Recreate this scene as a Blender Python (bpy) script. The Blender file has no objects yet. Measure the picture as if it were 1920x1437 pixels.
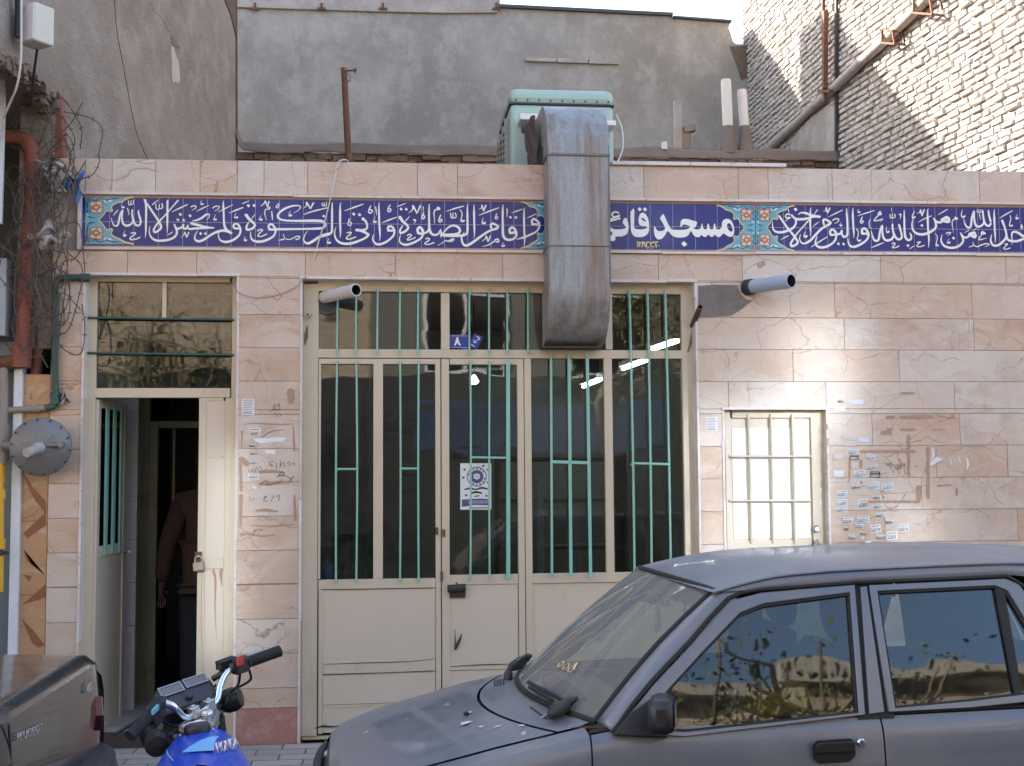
import bpy, bmesh, math, random
from mathutils import Vector, Matrix, noise
random.seed(7)
R = math.radians
scene = bpy.context.scene
COL = scene.collection
# ------------------------------------------------------------------ camera
F, YAW, PITCH, ROLL, CH, CD = 2350.0, 0.105606, 0.0753437, 0.0071007, 1.76185, 8.16604
W, H = 1920.0, 1437.0
CPOS = Vector((0, -CD, CH))
FWD = Vector((math.sin(YAW)*math.cos(PITCH), math.cos(YAW)*math.cos(PITCH), math.sin(PITCH)))
_rt = Vector((math.cos(YAW), -math.sin(YAW), 0)); _up = _rt.cross(FWD)
RT = _rt*math.cos(ROLL) - _up*math.sin(ROLL); UP = _up*math.cos(ROLL) + _rt*math.sin(ROLL)
def ray(px, py): return FWD + RT*((px-W/2)/F) - UP*((py-H/2)/F)
def at(px, py, Y=0.0):
    r = ray(px, py); return CPOS + r*((Y-CPOS.y)/r.y)
def atz(px, py, Z):
    r = ray(px, py); return CPOS + r*((Z-CPOS.z)/r.z)
def onp(px, py, P, n):
    r = ray(px, py); n = Vector(n); return CPOS + r*((Vector(P)-CPOS).dot(n)/r.dot(n))
def XX(px, py=800, Y=0.0): return at(px, py, Y).x
def ZZ(py, px=900, Y=0.0): return at(px, py, Y).z
cam = bpy.data.cameras.new('camera'); cob = bpy.data.objects.new('camera', cam); COL.objects.link(cob)
cam.sensor_width = 36; cam.lens = 36*F/W; cam.clip_end = 500; cam.clip_start = .05
M = Matrix((RT, UP, -FWD)).transposed().to_4x4(); M.translation = CPOS; cob.matrix_world = M
scene.camera = cob
# ------------------------------------------------------------------ light
SD = Vector((1.22, -1.0, -.95)).normalized()
world = bpy.data.worlds.new('World'); scene.world = world; world.use_nodes = True
nt = world.node_tree; bg = nt.nodes['Background']
sky = nt.nodes.new('ShaderNodeTexSky'); sky.sky_type = 'NISHITA'; sky.sun_disc = False
sky.sun_elevation = math.asin(-SD.z); sky.sun_rotation = math.atan2(-SD.x, -SD.y)
sky.air_density = 1.0; sky.dust_density = 2.4; sky.ozone_density = 1.0
nt.links.new(sky.outputs[0], bg.inputs[0]); bg.inputs[1].default_value = .15
sun = bpy.data.lights.new('sun', 'SUN'); so = bpy.data.objects.new('sun', sun); COL.objects.link(so)
sun.energy = 5.0; sun.angle = R(.55); sun.color = (1, .93, .82)
so.rotation_mode = 'QUATERNION'; so.rotation_quaternion = (-SD).to_track_quat('Z', 'Y'); so.location = (-8, 10, 14)
vs = scene.view_settings; vs.view_transform = 'Standard'; vs.look = 'None'; vs.gamma = 1; vs.exposure = 2.2
scene.cycles.use_guiding = True; scene.cycles.blur_glossy = .12; scene.cycles.max_bounces = 10; scene.cycles.transparent_max_bounces = 12
# ------------------------------------------------------------------ mesh helpers
class MB:
    def __init__(s): s.v = []; s.f = []; s.m = []; s.t = []; s.cm = 0; s.ct = (.5, .5, .5, 1)
    def add(s, vs, fs):
        b = len(s.v); s.v += [tuple(x) for x in vs]
        for f in fs: s.f.append(tuple(b+i for i in f)); s.m.append(s.cm); s.t.append(s.ct)
        return s
    def box(s, x0, x1, y0, y1, z0, z1):
        if x0 > x1: x0, x1 = x1, x0
        if y0 > y1: y0, y1 = y1, y0
        if z0 > z1: z0, z1 = z1, z0
        return s.add([(x0,y0,z0),(x1,y0,z0),(x1,y1,z0),(x0,y1,z0),(x0,y0,z1),(x1,y0,z1),(x1,y1,z1),(x0,y1,z1)],
              [(0,3,2,1),(4,5,6,7),(0,1,5,4),(1,2,6,5),(2,3,7,6),(3,0,4,7)])
    def hexa(s, p):  # 8 corners, bottom 4 ccw then top 4
        return s.add(p, [(0,3,2,1),(4,5,6,7),(0,1,5,4),(1,2,6,5),(2,3,7,6),(3,0,4,7)])
    def obox(s, c, ax, h):
        c = Vector(c); ax = [Vector(a).normalized() for a in ax]; P = []
        for k in (-1, 1):
            for i, j in ((-1,-1),(1,-1),(1,1),(-1,1)): P.append(c+ax[0]*h[0]*i+ax[1]*h[1]*j+ax[2]*h[2]*k)
        return s.hexa(P)
    def bar(s, p, q, w, d, up=(0,0,1)):
        p, q = Vector(p), Vector(q); a = (q-p); L = a.length; a.normalize(); u = Vector(up)
        if abs(u.dot(a)) > .95: u = Vector((0,1,0))
        b = a.cross(u).normalized(); cc = b.cross(a)
        return s.obox((p+q)/2, (b, cc, a), (w/2, d/2, L/2))
    def tube(s, pts, r, n=10, cap=True, closed=False):
        pts = [Vector(p) for p in pts]; N = len(pts)
        rs = r if isinstance(r, (list, tuple)) else [r]*N
        b0 = len(s.v); prev = None; V = []
        for i in range(N):
            if closed: t = pts[(i+1) % N]-pts[i-1]
            else: t = pts[min(i+1, N-1)]-pts[max(i-1, 0)]
            if t.length < 1e-9: t = Vector((0,0,1))
            t.normalize()
            if prev is None:
                u = Vector((0,0,1)) if abs(t.z) < .9 else Vector((0,1,0)); a = t.cross(u).normalized()
            else:
                a = prev - t*prev.dot(t)
                if a.length < 1e-6: a = t.orthogonal()
                a.normalize()
            prev = a; b = t.cross(a)
            for k in range(n):
                th = 2*math.pi*k/n; V.append(pts[i]+(a*math.cos(th)+b*math.sin(th))*rs[i])
        Fs = []
        for i in range(N if closed else N-1):
            for k in range(n):
                i2 = (i+1) % N
                Fs.append((i*n+k, i*n+(k+1) % n, i2*n+(k+1) % n, i2*n+k))
        if cap and not closed: Fs += [tuple(range(n))[::-1], tuple((N-1)*n+k for k in range(n))]
        return s.add(V, Fs)
    def cyl(s, p, q, r, n=16, r2=None, cap=True): return s.tube([p, q], [r, r if r2 is None else r2], n, cap)
    def lathe(s, prof, c=(0,0,0), axis=(0,0,1), n=24, cap=True):
        c = Vector(c); ax = Vector(axis).normalized(); a = ax.orthogonal().normalized(); b = ax.cross(a); V = []; Fs = []
        for r, h in prof:
            for k in range(n):
                th = 2*math.pi*k/n; V.append(c+ax*h+(a*math.cos(th)+b*math.sin(th))*r)
        for i in range(len(prof)-1):
            for k in range(n): Fs.append((i*n+k, i*n+(k+1) % n, (i+1)*n+(k+1) % n, (i+1)*n+k))
        if cap: Fs += [tuple(range(n))[::-1], tuple((len(prof)-1)*n+k for k in range(n))]
        return s.add(V, Fs)
    def grid(s, fn, nu, nv):
        V = [fn(i/nu, j/nv) for i in range(nu+1) for j in range(nv+1)]
        return s.add(V, [(i*(nv+1)+j, (i+1)*(nv+1)+j, (i+1)*(nv+1)+j+1, i*(nv+1)+j+1) for i in range(nu) for j in range(nv)])
    def poly(s, P): return s.add(P, [tuple(range(len(P)))])
    def prism(s, P, d):
        P = [Vector(p) for p in P]; d = Vector(d); n = len(P)
        return s.add(P+[p+d for p in P], [tuple(range(n)), tuple(range(2*n-1, n-1, -1))]+[(i, i+n, (i+1) % n+n, (i+1) % n) for i in range(n)])
    def ring(s, A, B, d):   # band between two equal-length loops, with thickness d
        n = len(A); d = Vector(d); A = [Vector(p) for p in A]; B = [Vector(p) for p in B]
        V = A+B+[p+d for p in A]+[p+d for p in B]; Fs = []
        for i in range(n):
            j = (i+1) % n
            Fs += [(i, j, n+j, n+i), (2*n+j, 2*n+i, 3*n+i, 3*n+j), (j, i, 2*n+i, 2*n+j), (n+i, n+j, 3*n+j, 3*n+i)]
        return s.add(V, Fs)
    def build(s, name, mats, parent=None, smooth=None, bevel=0, fix=True, mod=None):
        me = bpy.data.meshes.new(name); me.from_pydata(s.v, [], s.f)
        for m in (mats if isinstance(mats, (list, tuple)) else [mats]): me.materials.append(m)
        me.polygons.foreach_set('material_index', s.m)
        if any(t != s.t[0] for t in s.t):
            at_ = me.attributes.new('tint', 'FLOAT_COLOR', 'CORNER'); k = 0; buf = []
            for p in me.polygons: buf += list(s.t[p.index])*p.loop_total
            at_.data.foreach_set('color', buf)
        if fix:
            bm = bmesh.new(); bm.from_mesh(me); bmesh.ops.recalc_face_normals(bm, faces=bm.faces); bm.to_mesh(me); bm.free()
        if smooth is not None:
            me.polygons.foreach_set('use_smooth', [True]*len(me.polygons)); me.set_sharp_from_angle(angle=R(smooth))
        me.update(); o = bpy.data.objects.new(name, me); COL.objects.link(o)
        if parent is not None: o.parent = parent
        if bevel:
            b = o.modifiers.new('bevel', 'BEVEL'); b.width = bevel; b.segments = 2; b.limit_method = 'ANGLE'; b.angle_limit = R(40)
        return o
def empty(name, loc=(0,0,0)):
    o = bpy.data.objects.new(name, None); COL.objects.link(o); o.location = loc; o.empty_display_size = .1; return o
def tag(o, label=None, cat=None, group=None, kind=None):
    if label: o['label'] = label
    if cat: o['category'] = cat
    if group: o['group'] = group
    if kind: o['kind'] = kind
    return o
def struct(o): o['kind'] = 'structure'; return o
def spline(P, n=6):
    P = [Vector(p) for p in P]; out = []
    for i in range(len(P)-1):
        a = P[i-1] if i else P[0]*2-P[1]; b, c = P[i], P[i+1]; d = P[i+2] if i+2 < len(P) else P[-1]*2-P[-2]
        for k in range(n):
            t = k/n; out.append(.5*((2*b)+(c-a)*t+(2*a-5*b+4*c-d)*t*t+(3*b-a-3*c+d)*t**3))
    out.append(P[-1]); return out
def lerp(a, b, t): return a+(b-a)*t
def interp(tab, x):
    if x <= tab[0][0]: return tab[0][1]
    for (a, p), (b, q) in zip(tab, tab[1:]):
        if x <= b:
            t = (x-a)/(b-a); t = t*t*(3-2*t) if False else t
            return lerp(p, q, t)
    return tab[-1][1]
# ------------------------------------------------------------------ materials
def _n(nt, t, **k):
    n = nt.nodes.new(t)
    for a, b in k.items(): setattr(n, a, b)
    return n
def newmat(name):
    m = bpy.data.materials.new(name); m.use_nodes = True; nt = m.node_tree; return m, nt, nt.nodes['Principled BSDF']
def mixc(nt, fac, a, b, bt='MIX'):
    n = _n(nt, 'ShaderNodeMix', data_type='RGBA', blend_type=bt)
    for s, v in ((n.inputs[0], fac), (n.inputs[6], a), (n.inputs[7], b)):
        if hasattr(v, 'links'): nt.links.new(v, s)
        elif isinstance(v, (int, float)): s.default_value = v
        else: s.default_value = (*v[:3], 1)
    return n.outputs[2]
def ramp(nt, src, stops):
    n = _n(nt, 'ShaderNodeValToRGB'); e = n.color_ramp.elements
    while len(e) < len(stops): e.new(.5)
    for i, (p, c) in enumerate(stops):
        e[i].position = p; e[i].color = (*([c]*3 if isinstance(c, (int, float)) else c), 1)
    nt.links.new(src, n.inputs[0]); return n.outputs[0]
def nz(nt, vec, scale, detail=5, rough=.55, dist=0, dim='3D'):
    n = _n(nt, 'ShaderNodeTexNoise'); n.inputs['Scale'].default_value = scale; n.inputs['Detail'].default_value = detail
    n.inputs['Roughness'].default_value = rough; n.inputs['Distortion'].default_value = dist
    nt.links.new(vec, n.inputs['Vector']); return n.outputs[0]
def mapv(nt, vec, sc=(1,1,1), rot=(0,0,0), loc=(0,0,0)):
    n = _n(nt, 'ShaderNodeMapping'); n.inputs['Scale'].default_value = sc; n.inputs['Rotation'].default_value = rot; n.inputs['Location'].default_value = loc
    nt.links.new(vec, n.inputs[0]); return n.outputs[0]
def pos(nt): return _n(nt, 'ShaderNodeNewGeometry').outputs['Position']
def objc(nt): return _n(nt, 'ShaderNodeTexCoord').outputs['Object']
def math_(nt, op, a, b=0.0):
    n = _n(nt, 'ShaderNodeMath', operation=op)
    for s, v in zip(n.inputs, (a, b)):
        if hasattr(v, 'links'): nt.links.new(v, s)
        else: s.default_value = v
    return n.outputs[0]
def bump(nt, bsdf, h, strength, dist=.01, prev=None):
    n = _n(nt, 'ShaderNodeBump'); n.inputs['Strength'].default_value = strength; n.inputs['Distance'].default_value = dist
    nt.links.new(h, n.inputs['Height'])
    if prev is not None: nt.links.new(prev, n.inputs['Normal'])
    nt.links.new(n.outputs[0], bsdf.inputs['Normal']); return n.outputs[0]
def pm(name, c, rough=.6, metal=0., var=.18, scale=6., bmp=.15, bscale=80., bdist=.004, dirt=None, dfac=(.55, .7), dscale=2.5, stretch=(1,1,1), coat=0., spec=.5, rvar=.12, tint=False):
    m, nt, b = newmat(name); p = objc(nt)
    pv = mapv(nt, p, stretch)
    n1 = nz(nt, pv, scale, 6, .6)
    col = mixc(nt, n1, [x*(1-var) for x in c], [min(1, x*(1+var)) for x in c])
    if tint:
        a = _n(nt, 'ShaderNodeAttribute', attribute_name='tint'); col = mixc(nt, .55, col, a.outputs['Color'], 'OVERLAY')
    if dirt:
        n2 = nz(nt, mapv(nt, pv, (1,1,1), (0,0,0), (7.3,1.1,4.2)), dscale, 8, .68)
        col = mixc(nt, ramp(nt, n2, [(dfac[0], 0), (dfac[1], 1)]), col, dirt)
    nt.links.new(col, b.inputs['Base Color'])
    n3 = nz(nt, p, bscale, 4, .6)
    rr = _n(nt, 'ShaderNodeMapRange'); rr.inputs[3].default_value = max(.02, rough-rvar); rr.inputs[4].default_value = min(1, rough+rvar)
    nt.links.new(n1, rr.inputs[0]); nt.links.new(rr.outputs[0], b.inputs['Roughness'])
    b.inputs['Metallic'].default_value = metal; b.inputs['Specular IOR Level'].default_value = spec
    if coat: b.inputs['Coat Weight'].default_value = coat; b.inputs['Coat Roughness'].default_value = .06
    if bmp: bump(nt, b, n3, bmp, bdist)
    return m
def glass(name, tint=(.75,.8,.78), refl=1.0, dust=.05, ior=1.5, film=False):
    m, nt, b = newmat(name); nt.nodes.remove(b); out = nt.nodes['Material Output']
    tr = _n(nt, 'ShaderNodeBsdfTransparent'); tr.inputs[0].default_value = (*tint, 1)
    gl = _n(nt, 'ShaderNodeBsdfGlossy'); gl.inputs['Roughness'].default_value = .02
    fr = _n(nt, 'ShaderNodeFresnel'); fr.inputs[0].default_value = ior
    p = pos(nt); w = nz(nt, mapv(nt, p, (.6,.6,1.6)), 2.2, 2, .5); bp = _n(nt, 'ShaderNodeBump'); bp.inputs['Strength'].default_value = .12; bp.inputs['Distance'].default_value = .02
    nt.links.new(w, bp.inputs['Height']); nt.links.new(bp.outputs[0], gl.inputs['Normal'])
    mx = _n(nt, 'ShaderNodeMixShader'); nt.links.new(math_(nt, 'MINIMUM', math_(nt, 'MULTIPLY', fr.outputs[0], 2.0*refl), 1.0), mx.inputs[0])
    nt.links.new(tr.outputs[0], mx.inputs[1]); nt.links.new(gl.outputs[0], mx.inputs[2])
    df = _n(nt, 'ShaderNodeBsdfDiffuse'); df.inputs[0].default_value = (.45,.43,.4,1)
    d = ramp(nt, nz(nt, mapv(nt, p, (4,4,4), (0,R(40),0)) if film else p, 3.0, 8, .7), [(.2, .62), (.8, 1)] if film else [(.35, 0), (.8, 1)])
    m2 = _n(nt, 'ShaderNodeMixShader'); nt.links.new(math_(nt, 'MULTIPLY', d, dust*2), m2.inputs[0]); nt.links.new(mx.outputs[0], m2.inputs[1]); nt.links.new(df.outputs[0], m2.inputs[2])
    nt.links.new(m2.outputs[0], out.inputs[0]); return m
def emit(name, c, s):
    m, nt, b = newmat(name); b.inputs['Emission Color'].default_value = (*c, 1); b.inputs['Emission Strength'].default_value = s; b.inputs['Base Color'].default_value = (.8,.8,.8,1); return m

def marble(name, base=(.565,.402,.288), alt=(.63,.55,.475), vein=(.26,.11,.05), veinw=1.0):
    m, nt, b = newmat(name); P = pos(nt); a = _n(nt, 'ShaderNodeAttribute', attribute_name='tint')
    off = _n(nt, 'ShaderNodeVectorMath', operation='SCALE'); nt.links.new(a.outputs['Vector'], off.inputs[0]); off.inputs[3].default_value = 37.0
    ad = _n(nt, 'ShaderNodeVectorMath', operation='ADD'); nt.links.new(P, ad.inputs[0]); nt.links.new(off.outputs[0], ad.inputs[1]); v = ad.outputs[0]
    # warped coordinates
    wn = _n(nt, 'ShaderNodeTexNoise'); wn.inputs['Scale'].default_value = 2.2; wn.inputs['Detail'].default_value = 5; nt.links.new(v, wn.inputs['Vector'])
    ws = _n(nt, 'ShaderNodeVectorMath', operation='SCALE'); nt.links.new(wn.outputs['Color'], ws.inputs[0]); ws.inputs[3].default_value = .38
    wv = _n(nt, 'ShaderNodeVectorMath', operation='ADD'); nt.links.new(v, wv.inputs[0]); nt.links.new(ws.outputs[0], wv.inputs[1]); wv = wv.outputs[0]
    cl = nz(nt, wv, 2.0, 6, .6)
    sep = _n(nt, 'ShaderNodeSeparateColor'); nt.links.new(a.outputs['Color'], sep.inputs[0])
    f = math_(nt, 'ADD', math_(nt, 'MULTIPLY', ramp(nt, cl, [(.3, 0), (.7, 1)]), .55), math_(nt, 'MULTIPLY', math_(nt, 'SUBTRACT', sep.outputs[0], .38), .85))
    f = math_(nt, 'MINIMUM', math_(nt, 'MAXIMUM', f, 0), 1)
    col = mixc(nt, f, base, alt)
    # rusty clouds
    rc = ramp(nt, nz(nt, mapv(nt, wv, (1,1,1.6), (0,.5,0)), 2.3, 10, .7), [(.45, 0), (.68, 1)])
    col = mixc(nt, math_(nt, 'MULTIPLY', rc, math_(nt, 'ADD', math_(nt, 'MULTIPLY', sep.outputs[1], .75), .3)), col, (.45,.27,.17))
    lv = ramp(nt, nz(nt, mapv(nt, wv, (1,1,4.5), (0,.75,0), (3,5,1)), 2.6, 9, .66), [(.52, 0), (.68, .45)])
    col = mixc(nt, lv, col, (.66,.59,.53))
    def veins(scale, lo, rnd):
        vo = _n(nt, 'ShaderNodeTexVoronoi', feature='DISTANCE_TO_EDGE'); vo.inputs['Scale'].default_value = scale; vo.inputs['Randomness'].default_value = rnd
        nt.links.new(mapv(nt, wv, (1,1,1.9), (0, .6, 0)), vo.inputs['Vector'])
        return ramp(nt, vo.outputs['Distance'], [(0, 1), (lo, 0)])
    msk = ramp(nt, nz(nt, v, 2.6, 3, .5), [(.40, 0), (.62, 1)])
    v1 = math_(nt, 'MULTIPLY', veins(2.3, .012*veinw, 1), msk)
    v2 = math_(nt, 'MULTIPLY', veins(6.5, .018*veinw, 1), ramp(nt, nz(nt, v, 4.1, 3, .5), [(.44, 0), (.62, .8)]))
    col = mixc(nt, math_(nt, 'MULTIPLY', v1, .85), col, vein)
    col = mixc(nt, math_(nt, 'MULTIPLY', v2, .6), col, [x*.9 for x in vein])
    gr = ramp(nt, nz(nt, mapv(nt, P, (2.2,2.2,.5)), 2.2, 8, .7), [(.5, 0), (.85, .4)])
    col = mixc(nt, gr, col, (.27,.22,.18))
    nt.links.new(col, b.inputs['Base Color'])
    rg = _n(nt, 'ShaderNodeMapRange'); rg.inputs[3].default_value = .22; rg.inputs[4].default_value = .5; nt.links.new(cl, rg.inputs[0]); nt.links.new(rg.outputs[0], b.inputs['Roughness'])
    b.inputs['Specular IOR Level'].default_value = .45
    bump(nt, b, nz(nt, P, 45, 4, .6), .06, .004)
    return m
def plaster(name, c1, c2, c3, streak=(1,1,1), bs=40., bst=.5, rot=(0,0,0), bd=.02):
    m, nt, b = newmat(name); P = pos(nt); V = mapv(nt, P, streak, rot)
    n1 = ramp(nt, nz(nt, V, .8, 9, .66, .3), [(.38, 0), (.62, 1)]); n2 = ramp(nt, nz(nt, V, 3.1, 9, .72), [(.46, 0), (.62, 1)])
    col = mixc(nt, n1, c1, c2); col = mixc(nt, math_(nt, 'MULTIPLY', n2, .55), col, c3)
    n3 = nz(nt, V, 16, 6, .75); col = mixc(nt, ramp(nt, n3, [(.55, 0), (.8, .5)]), col, [x*.55 for x in c1])
    nt.links.new(col, b.inputs['Base Color']); b.inputs['Roughness'].default_value = .92; b.inputs['Specular IOR Level'].default_value = .2
    h = math_(nt, 'ADD', math_(nt, 'MULTIPLY', nz(nt, V, 5, 8, .7), .8), math_(nt, 'MULTIPLY', nz(nt, V, bs, 6, .7), .6))
    bump(nt, b, h, bst, bd); return m
def brickm(name, c1, c2, c3, rough=.9, bs=120.):
    m, nt, b = newmat(name); P = pos(nt); a = _n(nt, 'ShaderNodeAttribute', attribute_name='tint'); s = _n(nt, 'ShaderNodeSeparateColor'); nt.links.new(a.outputs['Color'], s.inputs[0])
    col = mixc(nt, s.outputs[0], c1, c2); col = mixc(nt, math_(nt, 'MULTIPLY', s.outputs[1], .5), col, c3)
    n = nz(nt, P, 14, 8, .7); col = mixc(nt, ramp(nt, n, [(.42, 0), (.75, .65)]), col, [x*.5 for x in c1])
    nt.links.new(col, b.inputs['Base Color']); b.inputs['Roughness'].default_value = rough; b.inputs['Specular IOR Level'].default_value = .2
    bump(nt, b, math_(nt, 'ADD', nz(nt, P, bs, 5, .7), math_(nt, 'MULTIPLY', nz(nt, P, 25, 5, .6), 2.)), .7, .006); return m

MAT = {}
MAT['marble'] = marble('marble'); MAT['marble_trim'] = marble('marble_trim', (.64,.54,.48), (.70,.65,.62), veinw=.5)
MAT['marble_pink'] = pm('red_granite', (.38,.17,.135), .45, var=.3, scale=40, dirt=(.48,.30,.25), dscale=9, dfac=(.5,.7))
MAT['mortar'] = pm('mortar', (.33,.26,.21), .95, var=.25, bmp=.4, bscale=50)
MAT['orange_mortar'] = pm('orange_mortar', (.42,.235,.14), .9, var=.35, scale=9, dirt=(.30,.24,.20), stretch=(1,1,4))
MAT['cobalt'] = pm('cobalt_glaze', (.006,.022,.17), .16, var=.28, scale=5, bmp=.05, bscale=9, bdist=.004, tint=True, spec=.3)
MAT['white_glaze'] = pm('white_glaze', (.78,.76,.74), .2, var=.05, scale=12, bmp=0)
MAT['dark_glaze'] = pm('dark_glaze', (.035,.03,.045), .2, bmp=0)
MAT['turq'] = pm('turquoise_glaze', (.075,.36,.44), .15, var=.35, scale=20, bmp=0)
MAT['yellow_glaze'] = pm('yellow_glaze', (.62,.50,.20), .2, var=.2, scale=20, bmp=0)
MAT['pink_glaze'] = pm('pink_glaze', (.72,.50,.42), .2, var=.1, bmp=0)
MAT['brown_glaze'] = pm('brown_glaze', (.30,.10,.06), .2, var=.2, bmp=0)
MAT['navy_glaze'] = pm('navy_glaze', (.02,.06,.16), .2, bmp=0)
MAT['grout'] = pm('white_grout', (.50,.48,.47), .9, var=.15)
MAT['cream'] = pm('cream_gloss_paint', (.575,.48,.345), .38, var=.07, scale=5, bmp=.12, bscale=14, bdist=.006, dirt=(.44,.335,.225), dfac=(.56,.82), dscale=2.2, stretch=(2,2,.6), spec=.5)
MAT['cream2'] = pm('cream_paint_sheet', (.59,.49,.375), .42, var=.06, scale=3, bmp=.18, bscale=7, bdist=.01, dirt=(.43,.31,.21), dfac=(.60,.86), dscale=1.8, stretch=(1.6,1.6,.7), spec=.5)
MAT['white_and_sun_patch'] = pm('pale_coat_and_sun_patch', (.74,.715,.64), .4, var=.06, scale=4, bmp=.06, bscale=12, dirt=(.55,.47,.36), dfac=(.6,.85))  # plain pale coat; on the hatch it paints in reflected sun
MAT['green'] = pm('mint_green_paint', (.245,.49,.39), .38, var=.15, scale=20, bmp=.1, dirt=(.10,.09,.07), dfac=(.68,.74), dscale=14, stretch=(1,1,.3))
MAT['dkgreen'] = pm('dark_green_paint', (.035,.09,.068), .5, var=.3, dirt=(.12,.08,.05))
MAT['black'] = pm('black_plastic', (.016,.016,.018), .45, var=.3, bmp=.1, bscale=150)
MAT['rubber'] = pm('black_rubber', (.012,.012,.012), .75, bmp=.1)
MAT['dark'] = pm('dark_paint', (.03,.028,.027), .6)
MAT['steel'] = pm('grey_steel', (.36,.36,.36), .42, metal=.85, var=.2)
MAT['chrome'] = pm('chrome', (.75,.75,.76), .09, metal=1., var=.05, bmp=0)
MAT['rust'] = pm('rusty_iron', (.14,.058,.032), .85, var=.5, scale=18, dirt=(.30,.12,.05), dscale=12, bmp=.5, bscale=60)
MAT['paper'] = pm('white_paper', (.72,.71,.68), .8, var=.06, bmp=.1, bscale=30)
MAT['ink'] = pm('black_ink', (.03,.03,.035), .8, bmp=0)
MAT['greyink'] = pm('grey_marker', (.12,.10,.09), .8, bmp=0)
MAT['adhesive'] = pm('brown_adhesive', (.40,.25,.165), .7, var=.3, scale=16)
MAT['bluesign'] = pm('blue_enamel', (.015,.04,.26), .3, bmp=0)
MAT['pvc'] = pm('grey_pvc', (.36,.41,.50), .4, var=.1)
MAT['whitepvc'] = pm('old_white_pipe', (.62,.58,.55), .6, var=.12, dirt=(.25,.2,.17), dfac=(.6,.72), dscale=9)
MAT['asbestos'] = pm('fibre_cement', (.66,.60,.53), .85, var=.12, bmp=.3)
MAT['badge'] = pm('bright_badge', (.62,.62,.62), .3, metal=.6, var=.05, bmp=0)
MAT['wood'] = pm('old_wood', (.24,.17,.12), .85, var=.4, stretch=(1,1,.15), scale=14)
MAT['glass'] = glass('window_glass', (.70,.75,.75), 0.75, .010)
MAT['conc'] = plaster('rough_concrete', (.33,.285,.25), (.42,.375,.34), (.25,.21,.185))
MAT['tar'] = pm('brown_tar', (.18,.13,.10), .75, var=.35, scale=5, bmp=.4, bscale=25, bdist=.01)
# ------------------------------------------------------------------ ground
m, nt, b = newmat('pavers'); P = pos(nt)
br = _n(nt, 'ShaderNodeTexBrick'); br.offset = .5; br.inputs['Scale'].default_value = 1; br.inputs['Brick Width'].default_value = .30; br.inputs['Row Height'].default_value = .15
br.inputs['Mortar Size'].default_value = .006; br.inputs['Color1'].default_value = (.46,.395,.33,1); br.inputs['Color2'].default_value = (.38,.325,.275,1); br.inputs['Mortar'].default_value = (.11,.095,.085,1)
nt.links.new(P, br.inputs[0]); d = ramp(nt, nz(nt, P, 3, 8, .7), [(.45, 0), (.75, .6)])
col = mixc(nt, d, br.outputs[0], (.25,.21,.175)); nt.links.new(col, b.inputs['Base Color']); b.inputs['Roughness'].default_value = .9
bump(nt, b, math_(nt, 'ADD', math_(nt, 'MULTIPLY', br.outputs[1], -1.5), nz(nt, P, 40, 5, .7)), .5, .008); MAT['pavers'] = m
MAT['asphalt'] = plaster('asphalt', (.055,.053,.052), (.07,.067,.064), (.035,.034,.034), bs=160, bst=.5, bd=.006)
struct(MB().box(-40, 40, -60, 40, -.3, 0).build('road', MAT['asphalt']))
struct(MB().box(-40, 40, -2.05, .02, -.1, .095).build('pavement', MAT['pavers'], bevel=.008))
mk = MB()
for i in range(-14, 14): mk.box(i*.8+.004, i*.8+.796, -2.2, -2.055, -.1, .105)
struct(mk.build('kerb', MAT['conc'], bevel=.012))
# ------------------------------------------------------------------ mosque
mosque = empty('mosque_building', (1.5, 0, 0))
mosque.matrix_world = Matrix.Identity(4)
tag(mosque, 'single storey prayer hall front clad in pink veined marble with a blue calligraphy band', 'building')
DX0, DX1 = XX(157, 700), XX(444, 700); GX0, GX1 = XX(565, 800), XX(1306, 700); WX0, WX1 = XX(1359, 900), XX(1551, 850)
DZ1 = ZZ(517, 300); GZ1 = ZZ(526, 930); WZ0, WZ1 = 1.10, ZZ(767, 1450)
FX0, FX1 = -2.07, 6.6
BOT = .095
ROWZ = ZZ(595, 1310)
ROWH = (ZZ(595, 1310)-ZZ(957, 1600))/6.0
BZ0, BZ1 = ZZ(461, 160), ZZ(370, 160)
def sh(x, z):
    return z + .0052*(x+1.88)*max(0, min(1, (z-3.08)/.15))
PT = ZZ(297, 160)   # parapet top
rows = [BOT, ZZ(1328, 500)]
z = ROWZ
while z-ROWH > rows[-1]+.08: z -= ROWH
while z < GZ1-.06: rows.append(z); z += ROWH
rows += [DZ1 if abs(DZ1-GZ1) < .03 else GZ1, BZ0-.03]
OPEN = [(DX0, DX1, 0, DZ1), (GX0, GX1, 0, GZ1), (WX0, WX1, WZ0, WZ1)]
cl = MB(); rng = random.Random(5)
def slab(x0, x1, z0, z1, t, y0=0.0):
    g = .0015; cl.ct = t; j = rng.uniform(-.0012, .0012)
    y = y0+j
    cl.hexa([(x0+g, y, sh(x0, z0)+g), (x1-g, y, sh(x1, z0)+g), (x1-g, .018, sh(x1, z0)+g), (x0+g, .018, sh(x0, z0)+g),
             (x0+g, y, sh(x0, z1)-g), (x1-g, y, sh(x1, z1)-g), (x1-g, .018, sh(x1, z1)-g), (x0+g, .018, sh(x0, z1)-g)])
def rt3(): return (rng.random(), rng.random()**1.6, rng.random(), 1)
PXJ = [96, 160, 210, 292, 375, 445, 495, 577, 783, 858, 1022, 1207, 1384, 1440, 1560, 1634, 1836, 1915]
js = [at(p, 335, 0).x for p in PXJ] + [5.0, 5.6, FX1]
for a, b_ in zip(js, js[1:]): slab(a, b_, BZ1+.033, PT, rt3())
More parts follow.
